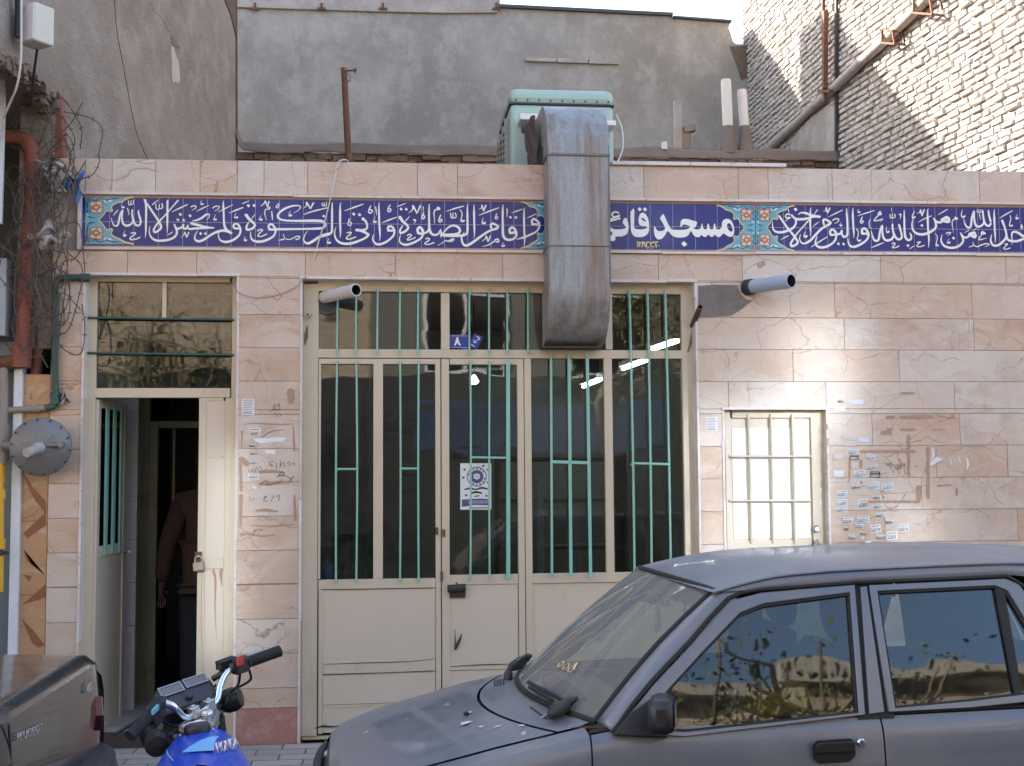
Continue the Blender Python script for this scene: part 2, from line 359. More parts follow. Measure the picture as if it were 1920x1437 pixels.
def cutrow(z0, z1, js, tints):
    cuts = sorted({z0, z1} | {q for o in OPEN for q in o[2:] if z0+.004 < q < z1-.004})
    for c0, c1 in zip(cuts, cuts[1:]):
        mid = (c0+c1)/2; iv = [(FX0, FX1)]
        for o in OPEN:
            if o[2] <= mid <= o[3]:
                iv = [q for a, b_ in iv for q in ((a, min(b_, o[0])), (max(a, o[1]), b_)) if q[1]-q[0] > .01]
        for a, b_ in iv:
            pts = [a]+[j for j in js if a+.05 < j < b_-.05]+[b_]
            for p, q in zip(pts, pts[1:]):
                k = sum(1 for j in js if j <= (p+q)/2); slab(p, q, c0, c1, tints[k])
for i, (z0, z1) in enumerate(zip(rows, rows[1:])):
    js = []
    x = FX0+.04
    while x < FX1:
        x += rng.uniform(.5, 1.15) if x > 1.5 else rng.uniform(.42, .75); js.append(x)
    if z1 < GZ1+.02: js = [j for j in js if not (DX1-.05 < j < GX0+.05)] + [(DX1+GX0)/2+2e-4 if 0 else DX1-.2]
    js.sort(); tints = {k: rt3() for k in range(len(js)+1)}
    if i == 0:
        save = cl; cl = MB(); cutrow(z0, z1, js, tints); cl.build('plinth', MAT['marble_pink'], mosque); cl = save
    else: cutrow(z0, z1, js, tints)
cl.build('marble_cladding', MAT['marble'], mosque, bevel=0)
# wall core behind the slabs
wc = MB()
def core(x0, x1, z0, z1): wc.box(x0, x1, .0185, .30, z0, z1)
core(FX0, DX0, 0, PT-.004); core(DX1, GX0, 0, PT-.004); core(GX1, WX0, 0, PT-.004); core(WX1, FX1, 0, PT+.01)
core(DX0, DX1, DZ1, PT-.004); core(GX0, GX1, GZ1, PT-.004); core(WX0, WX1, WZ1, PT-.004); core(WX0, WX1, 0, WZ0)
wc.build('wall', MAT['mortar'], mosque)
MB().box(FX0, FX1, .30, 6.0, 3.42, 3.5).build('roof', MAT['tar'], mosque)
# coping and marble trim strips
tr = MB()
def strip(x0, x1, z, h, y0, seed):
    r = random.Random(seed); x = x0
    while x < x1:
        x2 = min(x1, x+r.uniform(.5, .95)); dz = r.uniform(-.003, .003); tr.ct = (r.random(), r.random()*.5, r.random(), 1); yy = y0+r.uniform(-.003, .003)
        tr.hexa([(x, yy, sh(x, z)+dz), (x2-.002, yy, sh(x2, z)+dz), (x2-.002, .016, sh(x2, z)+dz), (x, .016, sh(x, z)+dz),
                 (x, yy, sh(x, z+h)+dz), (x2-.002, yy, sh(x2, z+h)+dz), (x2-.002, .016, sh(x2, z+h)+dz), (x, .016, sh(x, z+h)+dz)]); x = x2
BX0 = -1.885
strip(BX0-.035, FX1, BZ1+.014, .018, -.022, 1); strip(BX0-.035, FX1, BZ0-.030, .018, -.022, 2)
tr.hexa([(BX0-.035,-.02,BZ0-.012),(BX0-.012,-.02,BZ0-.012),(BX0-.012,.016,BZ0-.012),(BX0-.035,.016,BZ0-.012),(BX0-.035,-.02,BZ1+.014),(BX0-.012,-.02,BZ1+.014),(BX0-.012,.016,BZ1+.014),(BX0-.035,.016,BZ1+.014)])
def lining(x0, x1, z0, z1, dep, seed, w=.016):   # light marble edging of an opening, standing 6 mm proud
    r = random.Random(seed)
    for xa, xb in ((x0-w+.004, x0+.004), (x1-.004, x1+w-.004)):
        zz = z0
        while zz < z1:
            z2 = min(z1, zz+r.uniform(.55, 1.0)); tr.ct = (r.random(), r.random()*.4, r.random(), 1); j = r.uniform(-.002, .002)
            tr.box(xa+j, xb+j, -.008, dep, zz+.001, z2-.001); zz = z2
    x = x0-w
    while x < x1+w:
        x2 = min(x1+w, x+r.uniform(.6, 1.0)); tr.ct = (r.random(), r.random()*.4, r.random(), 1); j = r.uniform(-.003, .003)
        tr.box(x+.001, x2-.001, -.014, dep, z1-.004+j, z1+w-.002+j); x = x2
lining(DX0, DX1, BOT, DZ1, .12, 4); lining(GX0, GX1, BOT, GZ1, .13, 9); lining(WX0, WX1, WZ0, WZ1, .09, 6)
x = XX(1145, 317); tr.ct = (.9, 0, .2, 1)
for a, b_ in ((XX(1146, 317), XX(1292, 317)), (XX(1293, 317), XX(1472, 317))):
    tr.hexa([(a,-.03,sh(a,PT)+.002),(b_,-.03,sh(b_,PT)+.002),(b_,.28,sh(b_,PT)+.002),(a,.28,sh(a,PT)+.002),(a,-.03,sh(a,PT)+.026),(b_,-.03,sh(b_,PT)+.026),(b_,.28,sh(b_,PT)+.026),(a,.28,sh(a,PT)+.026)])
tr.build('marble_trim', MAT['marble_trim'], mosque, bevel=.002)
mo = MB()
for zz, h in ((BZ1+.001, .014), (BZ0-.013, .013)):
    mo.hexa([(BX0-.012, -.004, sh(BX0, zz)), (FX1, -.004, sh(FX1, zz)), (FX1, .017, sh(FX1, zz)), (BX0-.012, .017, sh(BX0, zz)), (BX0-.012, -.004, sh(BX0, zz+h)), (FX1, -.004, sh(FX1, zz+h)), (FX1, .017, sh(FX1, zz+h)), (BX0-.012, .017, sh(BX0, zz+h))])
mo.build('mortar_bed', MAT['orange_mortar'], mosque)

# ------------------------------------------------------------------ calligraphy tile band
TY = -.002
tb = MB(); rr = random.Random(3)
tx0, tx1 = XX(205.4, 416), XX(1913, 430); tw = (tx1-tx0)/40.0
nx = (1913-1148.5)/ (1913-1148.5)
xs = [tx0+tw*i for i in range(-1, 56)]; xs[0] = BX0-.01
for a, b_ in zip(xs, xs[1:]):
    for k in range(2):
        za, zb = lerp(BZ0, BZ1, k/2), lerp(BZ0, BZ1, (k+1)/2); g = .0013; y = TY+rr.uniform(-.0004, .0004); t = .5+rr.uniform(-.06, .06); tb.ct = (t, t, t+.02, 1)
        tb.hexa([(a+g, y, sh(a, za)+g), (b_-g, y, sh(b_, za)+g), (b_-g, .014, sh(b_, za)+g), (a+g, .014, sh(a, za)+g), (a+g, y, sh(a, zb)-g), (b_-g, y, sh(b_, zb)-g), (b_-g, .014, sh(b_, zb)-g), (a+g, .014, sh(a, zb)-g)])
band = tb.build('tile_panel', MAT['cobalt'], mosque)
gb = MB(); gb.hexa([(BX0-.012, -.0012, BZ0), (FX1, -.0012, sh(FX1, BZ0)), (FX1, .0175, sh(FX1, BZ0)), (BX0-.012, .0175, BZ0), (BX0-.012, -.0012, BZ1), (FX1, -.0012, sh(FX1, BZ1)), (FX1, .0175, sh(FX1, BZ1)), (BX0-.012, .0175, BZ1)])
gb.build('grout', MAT['grout'], band)
SID = [0]
def ribbon(mb, P, ws, y0, extra=0, n=5, mp=None):
    """P: pixel points, ws: widths in pixels spread along the path."""
    C = spline([(p[0], p[1], 0) for p in P], n) if len(P) > 2 else [Vector((*P[0], 0)), Vector((*P[1], 0))]
    L = [0]
    for a, b_ in zip(C, C[1:]): L.append(L[-1]+(b_-a).length)
    tot = L[-1] or 1; N = len(C); SID[0] += 1; yy = y0-(SID[0] % 60)*2.2e-5
    V = []; Fs = []
    def cap(c, d, r, sgn):
        nrm = Vector((-d.y, d.x, 0)); out = []
        for k in range(1, 4):
            th = math.pi*k/4; out.append(c+nrm*r*math.cos(th)+d*sgn*r*math.sin(th))
        return out
    W_ = [interp([(i/(len(ws)-1) if len(ws) > 1 else 0, w) for i, w in enumerate(ws)], l/tot)/2+extra for l in L]
    left = []; right = []
    for i in range(N):
        d = C[min(i+1, N-1)]-C[max(i-1, 0)]; d = d.normalized() if d.length > 1e-9 else Vector((1,0,0)); nr = Vector((-d.y, d.x, 0))
        left.append(C[i]+nr*W_[i]); right.append(C[i]-nr*W_[i])
    d0 = (C[1]-C[0]).normalized(); d1 = (C[-1]-C[-2]).normalized()
    mp = mp or (lambda p, y: at(p.x, p.y, y))
    V = [mp(p, yy-i*1e-6) for i, p in enumerate(left)]+[mp(p, yy-i*1e-6) for i, p in enumerate(right)]
    Fs = [(i, i+1, N+i+1, N+i) for i in range(N-1)]
    b0 = len(V); c0 = [mp(p, yy) for p in cap(C[0], d0, W_[0], -1)]; V += c0; Fs.append((0, N, b0+2, b0+1, b0))
    b1 = len(V); c1 = [mp(p, yy-N*1e-6) for p in cap(C[-1], d1, W_[-1], 1)]; V += c1; Fs.append((N-1, b1, b1+1, b1+2, 2*N-1))
    mb.add(V, Fs)
def diamond(mb, x, y, d, y0, extra=0, sk=.12):
    SID[0] += 1; yy = y0-(SID[0] % 60)*2.2e-5; r = d*.62+extra
    mb.poly([at(x-r, y-r*sk, yy), at(x-r*.2, y-r*.95, yy), at(x+r*.05, y-r*.9, yy), at(x+r, y+r*sk, yy), at(x+r*.1, y+r*.92, yy), at(x-r*.1, y+r*.88, yy)])
CAL = {}
CAL[(155, 362, 12)] = """12,45,40|645,570 668,660 705,730 748,745 790,720 813,640 830,550 855,460 890,405
50,40,50,50,25|895,400 883,480 886,600 910,690 960,730 1020,735 1085,705 1125,655 1150,610
35,40,50,50,45,25|1115,385 1112,470 1130,570 1150,650 1190,715 1240,735 1290,715 1310,660
30,46,42|1255,400 1258,460 1285,550 1305,640 1292,710
12,28,20|690,508 735,455 790,392
8,14,46|885,235 875,290 890,330 925,322
20|1030,175 1042,270 1075,262 1092,180
18,26|1088,262 1130,255 1148,225 1140,170
24,22,10|1010,350 1028,420 1042,500
8,14,50|950,850 925,930 925,965 962,955
26,30|1090,905 1140,900 1190,905 1150,950 1090,995 1065,1035 1090,1055 1160,1045 1230,1030 1285,1000
50,45,45,45,10|1408,165 1428,330 1425,600 1422,850 1410,1010
10,46|1370,135 1425,210
30,45,45,50,50,45,40,28,26,36|1390,170 1480,290 1600,470 1700,620 1760,740 1755,800 1700,850 1640,885 1600,860 1610,800 1660,720 1720,640 1800,560 1920,430 2145,170
26,22,10|1575,262 1640,205 1700,160
20|1645,250 1655,350 1690,375 1720,350 1725,260
20,30|1720,350 1775,350 1800,310 1785,245
12,30,50,55,50,45,40|1515,750 1500,880 1545,1000 1640,1065 1780,1075 1930,1055 2050,1005 2110,930 2118,850 2085,770 2065,715"""
CAL[(305, 362, 12)] = """46,45,45,10|108,190 108,300 105,650 105,800 100,905
8,46|125,145 112,215
12,34,20|212,425 380,345 560,260
D|398,485,62
D|343,608,58
D|473,615,58
D|617,515,62
25,45,48,45,48|265,720 300,790 350,805 400,790 440,770 468,720
45,48,40|460,780 495,808 540,790 570,735
40,50,48,42,30|555,770 600,812 700,805 850,795 1000,790 1150,785
60,56,50,14|645,685 800,725 950,765 1160,785
20,45,50,45,20,10|670,632 760,615 870,570 960,500 1010,480 1050,490 1040,550 990,605
12,30,14|770,410 900,345 1040,280
8,16,42|880,170 860,220 870,260 905,250
26,28,20,8|640,315 700,290 745,300 735,350 655,388
D|855,915,58
D|965,918,58
8,16,32|415,1005 470,950 500,890
30,24|500,890 540,1000
24,30|540,1000 590,890
8,22,14|90,965 160,920 230,880
10,30,55,55,50,50,55|790,850 740,930 720,1020 770,1082 860,1082 960,1030 1080,950 1200,885 1330,850
14,46,40,40,50,58,36|1370,180 1364,260 1372,450 1380,650 1400,770 1450,840 1550,895
50,58,60|1200,890 1330,850 1450,860 1540,905
45|1600,790 1592,740 1620,700 1680,700 1730,760 1755,830
46|1600,790 1660,800 1735,800
45,45,50,55,30,12|1735,780 1752,850 1720,950 1620,1040 1480,1098 1370,1098 1285,1050 1255,960 1265,870
10,28,12|1250,430 1400,355 1580,265
12,36,24|1495,452 1650,390 1805,330
26,26,20,8|1130,340 1190,300 1270,310 1255,360 1165,408
8,16,46|1185,490 1155,580 1160,605 1195,600
8,16,52|1650,450 1620,530 1630,560 1675,552"""
CAL[(455, 364, 12)] = """22,12|0,215 150,155
D|130,265,64
D|258,262,64
70,60,50,50,48,30|78,475 150,570 230,640 275,700 230,770 150,800 92,800 88,730 130,640
12,22,10|200,560 240,510 290,450
8,14,48|55,950 35,1020 45,1045 75,1040
8,14,52|415,475 380,550 385,580 425,575
10,22,30|400,275 470,225 510,160
30,24|510,160 560,290
24,30|560,290 590,170
30,24,20,10|560,290 615,310 590,340 520,350 495,420 510,500 535,590
18,30,10|655,390 662,480 670,590
22|800,215 820,265 790,310 755,305 765,265 800,240
10,20,38,50,46,42,45,50,58,60,60,55,45,42,45,50,55|1150,425 1230,385 1300,310 1275,270 1200,262 1080,280 950,330 850,400 795,470 800,530 860,575 960,595 1160,605 1400,605 1640,605 1780,615 1850,660 1850,720 1800,765 1740,775 1500,785 1150,790 740,795
50|600,800 583,730 612,685 660,685 710,740 740,800
52|595,790 650,800 740,800
42,45,55,55,42,12|740,790 735,870 690,950 580,1020 450,1065 320,1072 220,1035 182,960 178,850
8,14,52|1075,380 1045,450 1050,490 1090,480
8,20,36|1355,330 1430,270 1440,190
36,26|1440,190 1525,330
26,38|1525,330 1590,205
16,34,20|1375,462 1600,385 1920,310
26|335,830 390,800 450,810 400,860 350,920 350,950 420,955 540,905
8,26,30|800,1045 870,1030 925,1020
14,28|915,905 945,990 1000,1020 1080,1020 1180,970 1250,950 1280,970 1260,1010 1200,1025
10,26,55,60,55,50|1460,835 1400,920 1370,1020 1400,1088 1480,1112 1600,1050 1750,950 1850,915 1960,890
20|1785,205 1800,265 1830,265 1835,200
20|1830,265 1880,260 1885,195
D|1825,500,56"""
CAL[(605, 366, 12)] = """22,16|0,310 110,280
22,46,45,45,50,50,45|222,175 212,240 212,500 210,700 205,820 150,880 60,910 -40,940
12,46,46,44,10|415,170 395,230 392,600 400,850 388,965
10,32,50,55,55,45,50|300,720 268,850 290,970 370,1060 500,1097 650,1085 820,1030 970,960 1035,890
50,60,56|1035,890 950,840 850,800 758,788
56,55,45,40,45,70|765,785 860,795 960,775 1000,720 985,620 945,570 905,535
D|700,430,64
D|832,445,64
10,36,20|490,358 700,280 910,205
26|600,535 580,610 572,665 602,688 638,670 642,620 612,610
28|1080,250 1040,340 1038,390 1070,408 1108,385 1105,340 1072,335
26|1515,225 1475,300 1467,355 1500,378 1532,350 1530,315 1500,305
26,28|555,850 600,840 645,850 600,900 545,950 540,985 620,990 740,945
8,16,52|150,970 110,1040 110,1078 160,1072
24,22,8|1190,270 1205,350 1210,450
8,16,52|1180,490 1150,570 1150,608 1193,602
14,46,44,44,10|1273,175 1265,240 1272,600 1290,900 1280,1030
50|1480,790 1467,740 1500,705 1560,715 1600,770 1615,830
48|1470,800 1530,800 1600,800
42,45,50,55,38,10|1610,800 1603,890 1540,970 1420,1060 1290,1108 1195,1095 1135,1020 1130,940 1160,870
10,34,20|1340,625 1500,560 1665,500
16,22,12|1675,260 1770,225 1870,185
D|1765,318,60
D|1882,320,60
70,60,52,50,50,42,25|1737,500 1810,600 1900,680 1922,740 1870,808 1792,848 1745,848 1745,780 1800,690"""
CAL[(755, 368, 12)] = """12,24,10|40,585 100,520 155,455
8,24,42|135,380 220,310 235,220
42,28|235,220 322,385
28,40|322,385 400,215
22,8|460,245 465,345
28|470,375 440,450 432,500 455,513 488,490 488,445 460,435
42,20,8|255,535 290,550 260,615
26|105,890 150,860 200,880 150,930 107,970 120,990 200,970 285,930
26|525,965 570,945 605,975 560,1020 502,1055 520,1085 600,1085 705,1045
16,42,42,50,55,46,22|608,180 595,240 595,600 605,750 650,848 730,875 800,848 855,750
46,42|590,740 555,805 470,840
58|350,830 335,760 370,705 420,725 455,790 455,850
54|350,830 400,848 470,840
42,45,50,55,36,12|455,840 440,910 370,980 240,1050 90,1095 0,1080 -60,1035 -70,960 -50,870
46,30,20,10|800,262 830,290 740,310 705,370 715,500 718,635
50|790,262 820,288
28|855,430 818,520 818,568 845,583 878,555 878,528 848,525
14,40,14|855,745 870,850 855,930
25,40,50,55,52,46|900,850 980,750 1080,675 1170,665 1260,710 1288,780 1250,840 1150,862 1000,870 880,860
50,60,56,50,45,42,16|860,870 950,888 1200,892 1330,890 1430,855 1458,780 1458,500 1456,250 1468,190
10,34,20|985,345 1170,280 1375,225
22|1075,385 1090,478 1120,488 1135,380
22|1130,488 1180,488 1203,450 1185,380
22,20,24,46|1295,310 1335,380 1330,470 1312,530 1330,568 1378,555
8,26,28|790,1110 900,1050 960,1005 1060,1020 1130,1000 1148,970 1120,965 1050,1000
14,46,42,40,10|1610,195 1605,260 1610,600 1615,850 1603,940
10,42,55,58,55,50,48,46|1385,810 1330,920 1342,1040 1400,1108 1480,1098 1600,1025 1770,900 1930,795 2060,745 2145,712"""
CAL[(880, 370, 12)] = """48|492,690 485,620 520,595 600,625 648,672 600,715 540,725
8,20,34|215,275 275,240 285,185
34,26|285,185 320,310
26,36|320,310 372,188
12,34,20|218,405 440,320 660,240
8,20,56|320,460 290,540 300,588 346,580
24|615,375 590,440 587,480 610,493 638,465 628,440 600,435
16,44,42,44,55,58,52,46,42|763,180 752,240 752,600 760,850 810,935 890,962 980,945 1048,890 1055,820 1022,760
52|920,810 902,750 930,695 980,685 1030,730 1058,800 1060,850
52|920,810 980,800 1040,800
D|925,455,58
D|1047,458,58
24,20,8|848,265 850,350 845,450
12,26,14|955,355 1080,310 1190,270
14,44,42,40,10|1243,245 1232,300 1232,650 1245,950 1232,1110
50|1420,610 1407,540 1440,495 1490,505 1560,570 1580,640
50|1415,615 1480,610 1550,620
42,40,45,46,12|1575,620 1563,700 1500,780 1380,840 1240,900 1070,950
10,22,14|1300,470 1400,425 1510,375
8,20,32|285,995 350,945 385,880
30,26|385,880 420,1000
26,30|420,1000 472,878
8,26,30|290,1115 440,1070 570,985
32|575,965 630,942 662,970 650,1008 600,1000
8,16,48|775,1015 735,1075 745,1105 782,1095"""
CAL[(1430, 378, 12)] = """46,46,46,50,50,44,30,28,30|370,330 470,470 560,600 700,770 785,900 765,960 700,997 645,1005 635,940 690,850 760,740 900,580 1060,400
12,32,50,55,52,46,42,36|220,460 225,580 260,658 340,692 450,690 580,650 690,590 748,490 738,400 690,350 655,305
45,55,46,30|660,320 740,390 860,402 1000,385 1130,350 1275,345
20,50,50,60|805,290 860,255 960,260 1060,300 1180,330 1280,345
12,24|1160,290 1230,190
D|740,180,72
22,8|575,180 590,260
30|615,300 560,282 518,320 532,368 610,360
28,10|620,370 560,400 505,445
14,44,40,38,10|1090,145 1075,200 1070,500 1080,700 1075,790
8,26,14|410,860 490,815 580,770
8,22,12|1130,565 1200,510 1265,460
8,20,54|965,670 930,760 948,800 988,782
10,32,50,55,50,46,50|850,740 830,840 872,928 960,943 1080,870 1200,740 1320,620 1430,550 1530,490
46|1380,520 1362,440 1390,405 1470,435 1528,480 1480,540
8,20,34|1370,230 1420,200 1430,150
34,24|1430,150 1460,260
24,32|1460,260 1512,152
10,26,18|1490,345 1640,270 1795,195
28,28,10|1580,425 1640,390 1708,402 1690,460 1615,500
8,14,46|1760,480 1735,530 1750,548 1773,540
52|1530,750 1517,680 1550,635 1600,645 1650,710 1660,770
48|1530,755 1600,750 1680,740 1750,720 1780,660
42,45,52,55,42,12|1655,750 1638,860 1560,950 1430,1018 1310,1037 1222,1000 1187,920 1225,775
14,28,20|1095,1025 1270,910 1450,800
D|1705,955,58
D|1820,960,58"""
CAL[(1570, 378, 12)] = """14,42,42,45,50,48,30|213,155 210,250 225,450 230,700 213,768 160,798 112,760 95,660
14,46,44,42,10|355,150 346,220 355,500 370,700 368,825
8,14,46|475,175 460,220 473,245 498,240
10,26,18|460,325 640,265 830,205
26|560,355 525,430 522,475 550,488 578,465 573,438 540,432
22,18,22,38|435,620 475,700 460,790 450,850 478,890 518,875
52|560,720 552,650 590,610 640,625 690,700 705,760
50|560,725 620,725 690,730
42,45,52,55,42,12|700,740 683,830 610,910 480,988 370,1022 290,997 247,920 235,820
20,20,12|740,400 715,480 720,560 750,608 775,598
38,30|960,230 922,288 985,290 962,232
26,26,24,8|930,310 850,390 832,435 930,425 1020,390 970,460
10,40,50,46,46|760,650 790,780 830,868 880,888 930,850 950,730 975,620 1010,550
46,42,45,50,52,42|1010,550 1012,680 1032,800 1080,867 1150,877 1220,848 1260,790 1275,740
40,42,50,52,46|1240,520 1245,620 1275,740 1320,818 1380,857 1440,828 1450,780
46,44|1390,530 1420,640 1450,760
8,20,42|1105,570 1105,660 1120,698 1158,680
20|1185,290 1195,368 1230,368 1240,280
20|1235,368 1280,368 1303,340 1290,285
32,20,8|1400,290 1430,300 1410,395
16,8|1215,165 1228,225
16,38,42,45,52,46,30|1505,200 1505,300 1510,600 1525,780 1570,858 1620,868 1663,830 1660,760 1635,720
12,30,18|760,1040 900,985 1040,930
24|1230,950 1290,935 1290,980 1240,1020 1250,1040 1320,1035 1385,1000
D|1590,995,58
12,20|1625,1075 1715,1005"""
CAL[(1700, 378, 12)] = """14,30,38|175,220 130,330 148,370 185,350
14,40,55,58,52,42|140,390 120,520 142,640 220,718 340,742 460,718 580,658 650,590 660,520 640,440 615,385
36,50,46|612,395 680,460 760,470 820,440
60|790,412 870,382 945,402 945,455 860,448
52|850,372 900,352 950,382
8,20,36|235,270 300,240 310,195
36,24|310,195 345,320
24,34|345,320 392,192
10,24,14|265,465 400,390 560,325
D|342,540,58
14,50,42,40,10|488,170 470,230 480,600 500,850 490,1040
10,24,16|705,300 810,240 920,180
38,24,16,8|1090,362 1143,390 1050,410 1022,480 1030,560 1050,700
10,24,38|1255,190 1230,290 1258,358 1308,330
10,40,48,45,44|1285,390 1310,500 1360,578 1420,588 1450,520 1465,380 1510,230
44,40,45,52,46,40|1515,230 1520,400 1547,520 1600,567 1680,548 1730,490 1745,430
36,40,45,50,46|1710,210 1725,350 1750,470 1800,538 1860,547 1890,500
36,44,42|1840,210 1855,320 1890,450
18|1580,195 1595,248 1620,248 1625,185
18|1620,248 1665,245 1670,185
22,8|1640,290 1662,410
22|240,920 310,910 250,970 232,1010 300,1020 395,990
20,18,20,38|645,730 690,800 670,920 662,990 708,988
12,40,50,53,50,42,38|795,745 775,880 832,988 940,1037 1060,1042 1180,998 1258,920 1270,850 1240,770 1215,715
36,45,46|1217,725 1280,800 1350,810 1410,775
60|1410,742 1480,712 1540,742 1535,805 1460,768
46|1470,702 1530,702
28,20,8|890,720 950,700 993,710 920,770
8,16,42|950,840 915,920 938,940 968,920
D|1055,825,60
8,20|1295,705 1400,650
8,20|1490,665 1565,610
32|1700,680 1682,728 1768,720 1702,682
20,26,10|1680,760 1627,838 1650,862 1800,825
10,24,26|1395,1030 1490,1000
12,28,26,8|1490,915 1510,980 1590,1018 1680,980 1800,950 1858,975 1760,1025"""
CAL[(1800, 378, 13.683)] = """14,55,48,46,10|883,205 875,280 890,700 905,950 900,1065
16,50,58,60,56,46,60|815,850 787,980 822,1097 900,1137 1010,1107 1120,1010 1188,910 1178,780 1130,620 1082,495
50,60,60,56,50|1195,900 1240,990 1340,1017 1460,1020 1642,960 1760,930
20,45,60,60,50|1335,1000 1327,850 1362,785 1460,792 1560,850 1642,900 1760,925
12,32,18|1010,435 1170,335 1345,240
22,20,24,42|1285,365 1305,450 1275,560 1280,628 1343,618
8,18,48|1475,325 1440,400 1440,448 1483,430
26|1580,600 1562,660 1580,698 1603,670 1582,602
24|1150,1100 1220,1090 1160,1160 1117,1208 1180,1228 1285,1195
20,8|1335,1000 1330,1120"""
lt, ol = MB(), MB()
def strokes(data, lt, ol, y, oe):
    for (x0, y0, sc), txt in data.items():
        for ln in txt.strip().split('\n'):
            w, p = ln.split('|')
            if w == 'D':
                a, b_, d = map(float, p.split(','))
                diamond(lt, x0+a/sc, y0+b_/sc, d/sc, y)
                diamond(ol, x0+a/sc, y0+b_/sc, d/sc, y+.0016, oe)
            else:
                ws = [float(q)/sc for q in w.split(',')]; P = [tuple(map(float, q.split(','))) for q in p.split()]
                P = [(x0+a/sc, y0+b_/sc) for a, b_ in P]
                ribbon(lt, P, ws, y); ribbon(ol, P, ws, y+.0016, oe)
strokes(CAL, lt, ol, TY-.0024, .75)
lt.build('lettering', MAT['white_glaze'], band); ol.build('letter_outline', MAT['dark_glaze'], band)
# bold mosque name: outlines with counters
def outline(mb, out, holes, x0, y0, sc, y, grow=0):
    bm = bmesh.new()
    loops = [out]+holes; eds = []
    for li, lp in enumerate(loops):
        C = spline([(a, b_, 0) for a, b_ in lp]+[(*lp[0], 0)], 4)[:-1]
        vs_ = [bm.verts.new(at(x0+p.x/sc, y0+p.y/sc, y)) for p in C]
        eds += [bm.edges.new((vs_[i], vs_[(i+1) % len(vs_)])) for i in range(len(vs_))]
    r = bmesh.ops.triangle_fill(bm, use_beauty=True, use_dissolve=False, edges=eds)
    bm.verts.index_update(); mb.add([v.co.copy() for v in bm.verts], [tuple(v.index for v in f.verts) for f in bm.faces]); bm.free()
bn, bo = MB(), MB()
NAME = [([(392,405),(430,440),(458,560),(458,680),(420,770),(320,820),(175,828),(165,890),(130,925),(50,922),(-40,900),(-40,600),(40,600),(80,640),(150,662),(300,660),(395,635),(400,610),(340,530),(335,490),(360,430)], [[(45,690),(95,740),(90,790),(45,800)]]),
 ([(505,270),(585,205),(590,420),(590,620),(650,662),(770,665),(870,635),(865,602),(740,585),(695,530),(690,440),(715,330),(780,290),(850,330),(910,450),(925,600),(915,720),(850,800),(740,840),(610,830),(540,760),(515,660),(508,450)], [[(740,412),(800,415),(860,490),(785,465)]]),
 ([(1235,315),(1270,360),(1340,520),(1420,650),(1500,675),(1700,675),(1800,650),(1845,602),(1750,560),(1690,560),(1650,610),(1625,595),(1640,480),(1690,435),(1790,435),(1920,472),(2000,500),(1975,605),(1930,625),(1950,660),(1995,668),(2070,650),(2097,600),(2105,545),(2125,545),(2145,640),(2190,668),(2222,645),(2240,545),(2270,545),(2290,640),(2340,668),(2370,640),(2385,545),(2410,545),(2430,640),(2480,670),(2540,640),(2560,580),(2570,500),(2620,440),(2700,430),(2770,470),(2820,560),(2840,680),(2820,790),(2770,830),(2710,825),(2640,780),(2595,757),(2550,800),(2510,838),(2460,830),(2395,782),(2370,822),(2320,835),(2250,782),(2220,825),(2160,835),(2100,792),(2060,835),(2000,840),(1930,800),(1865,702),(1830,760),(1780,815),(1680,848),(1540,845),(1440,800),(1370,720),(1330,712),(1280,800),(1200,880),(1110,880),(1050,800),(1035,680),(1038,602),(1060,600),(1100,680),(1160,705),(1240,690),(1285,640),(1230,520),(1180,440),(1180,395)], [[(2710,520),(2760,550),(2800,640),(2800,700),(2750,715),(2690,640),(2680,560)]])]
for o_, h_ in NAME:
    outline(bn, o_, h_, 1140, 375, 12, TY-.004)
    for lp in [o_]+h_:
        ribbon(bo, [(1140+a/12, 375+b_/12) for a, b_ in lp]+[(1140+lp[0][0]/12, 375+lp[0][1]/12)], [1.7], TY-.0024, n=3)
hz = {(1140, 375, 12): """34,36|235,295 180,272 112,292 92,340 132,383 200,375 255,355
30,40|50,445 150,400 250,365
36|45,485 150,450 265,418
D|712,212,78
D|832,215,78
D|1715,995,108"""}
strokes(hz, bn, bo, TY-.0044, .8)
bn.build('name_lettering', MAT['white_glaze'], band); bo.build('name_outline', MAT['dark_glaze'], band)
dt, do_ = MB(), MB()
strokes({(1140, 375, 12): """26|662,945 677,1055
24|700,950 717,1055
30|705,960 735,975 775,945
26|765,1060 800,950
26|805,950 845,1055
24|860,950 872,1060
22|860,965 910,960 905,940
12|885,1100 935,1040
24|945,960 987,1060
30|950,960 990,972 1035,945
12|990,1100 1045,1030
26|1070,950 1087,1065
26|1065,955 1120,945
D|1140,1035,26"""}, dt, do_, TY-.0024, .5)
dt.build('date', MAT['yellow_glaze'], band); do_.build('date_outline', MAT['dark_glaze'], band)
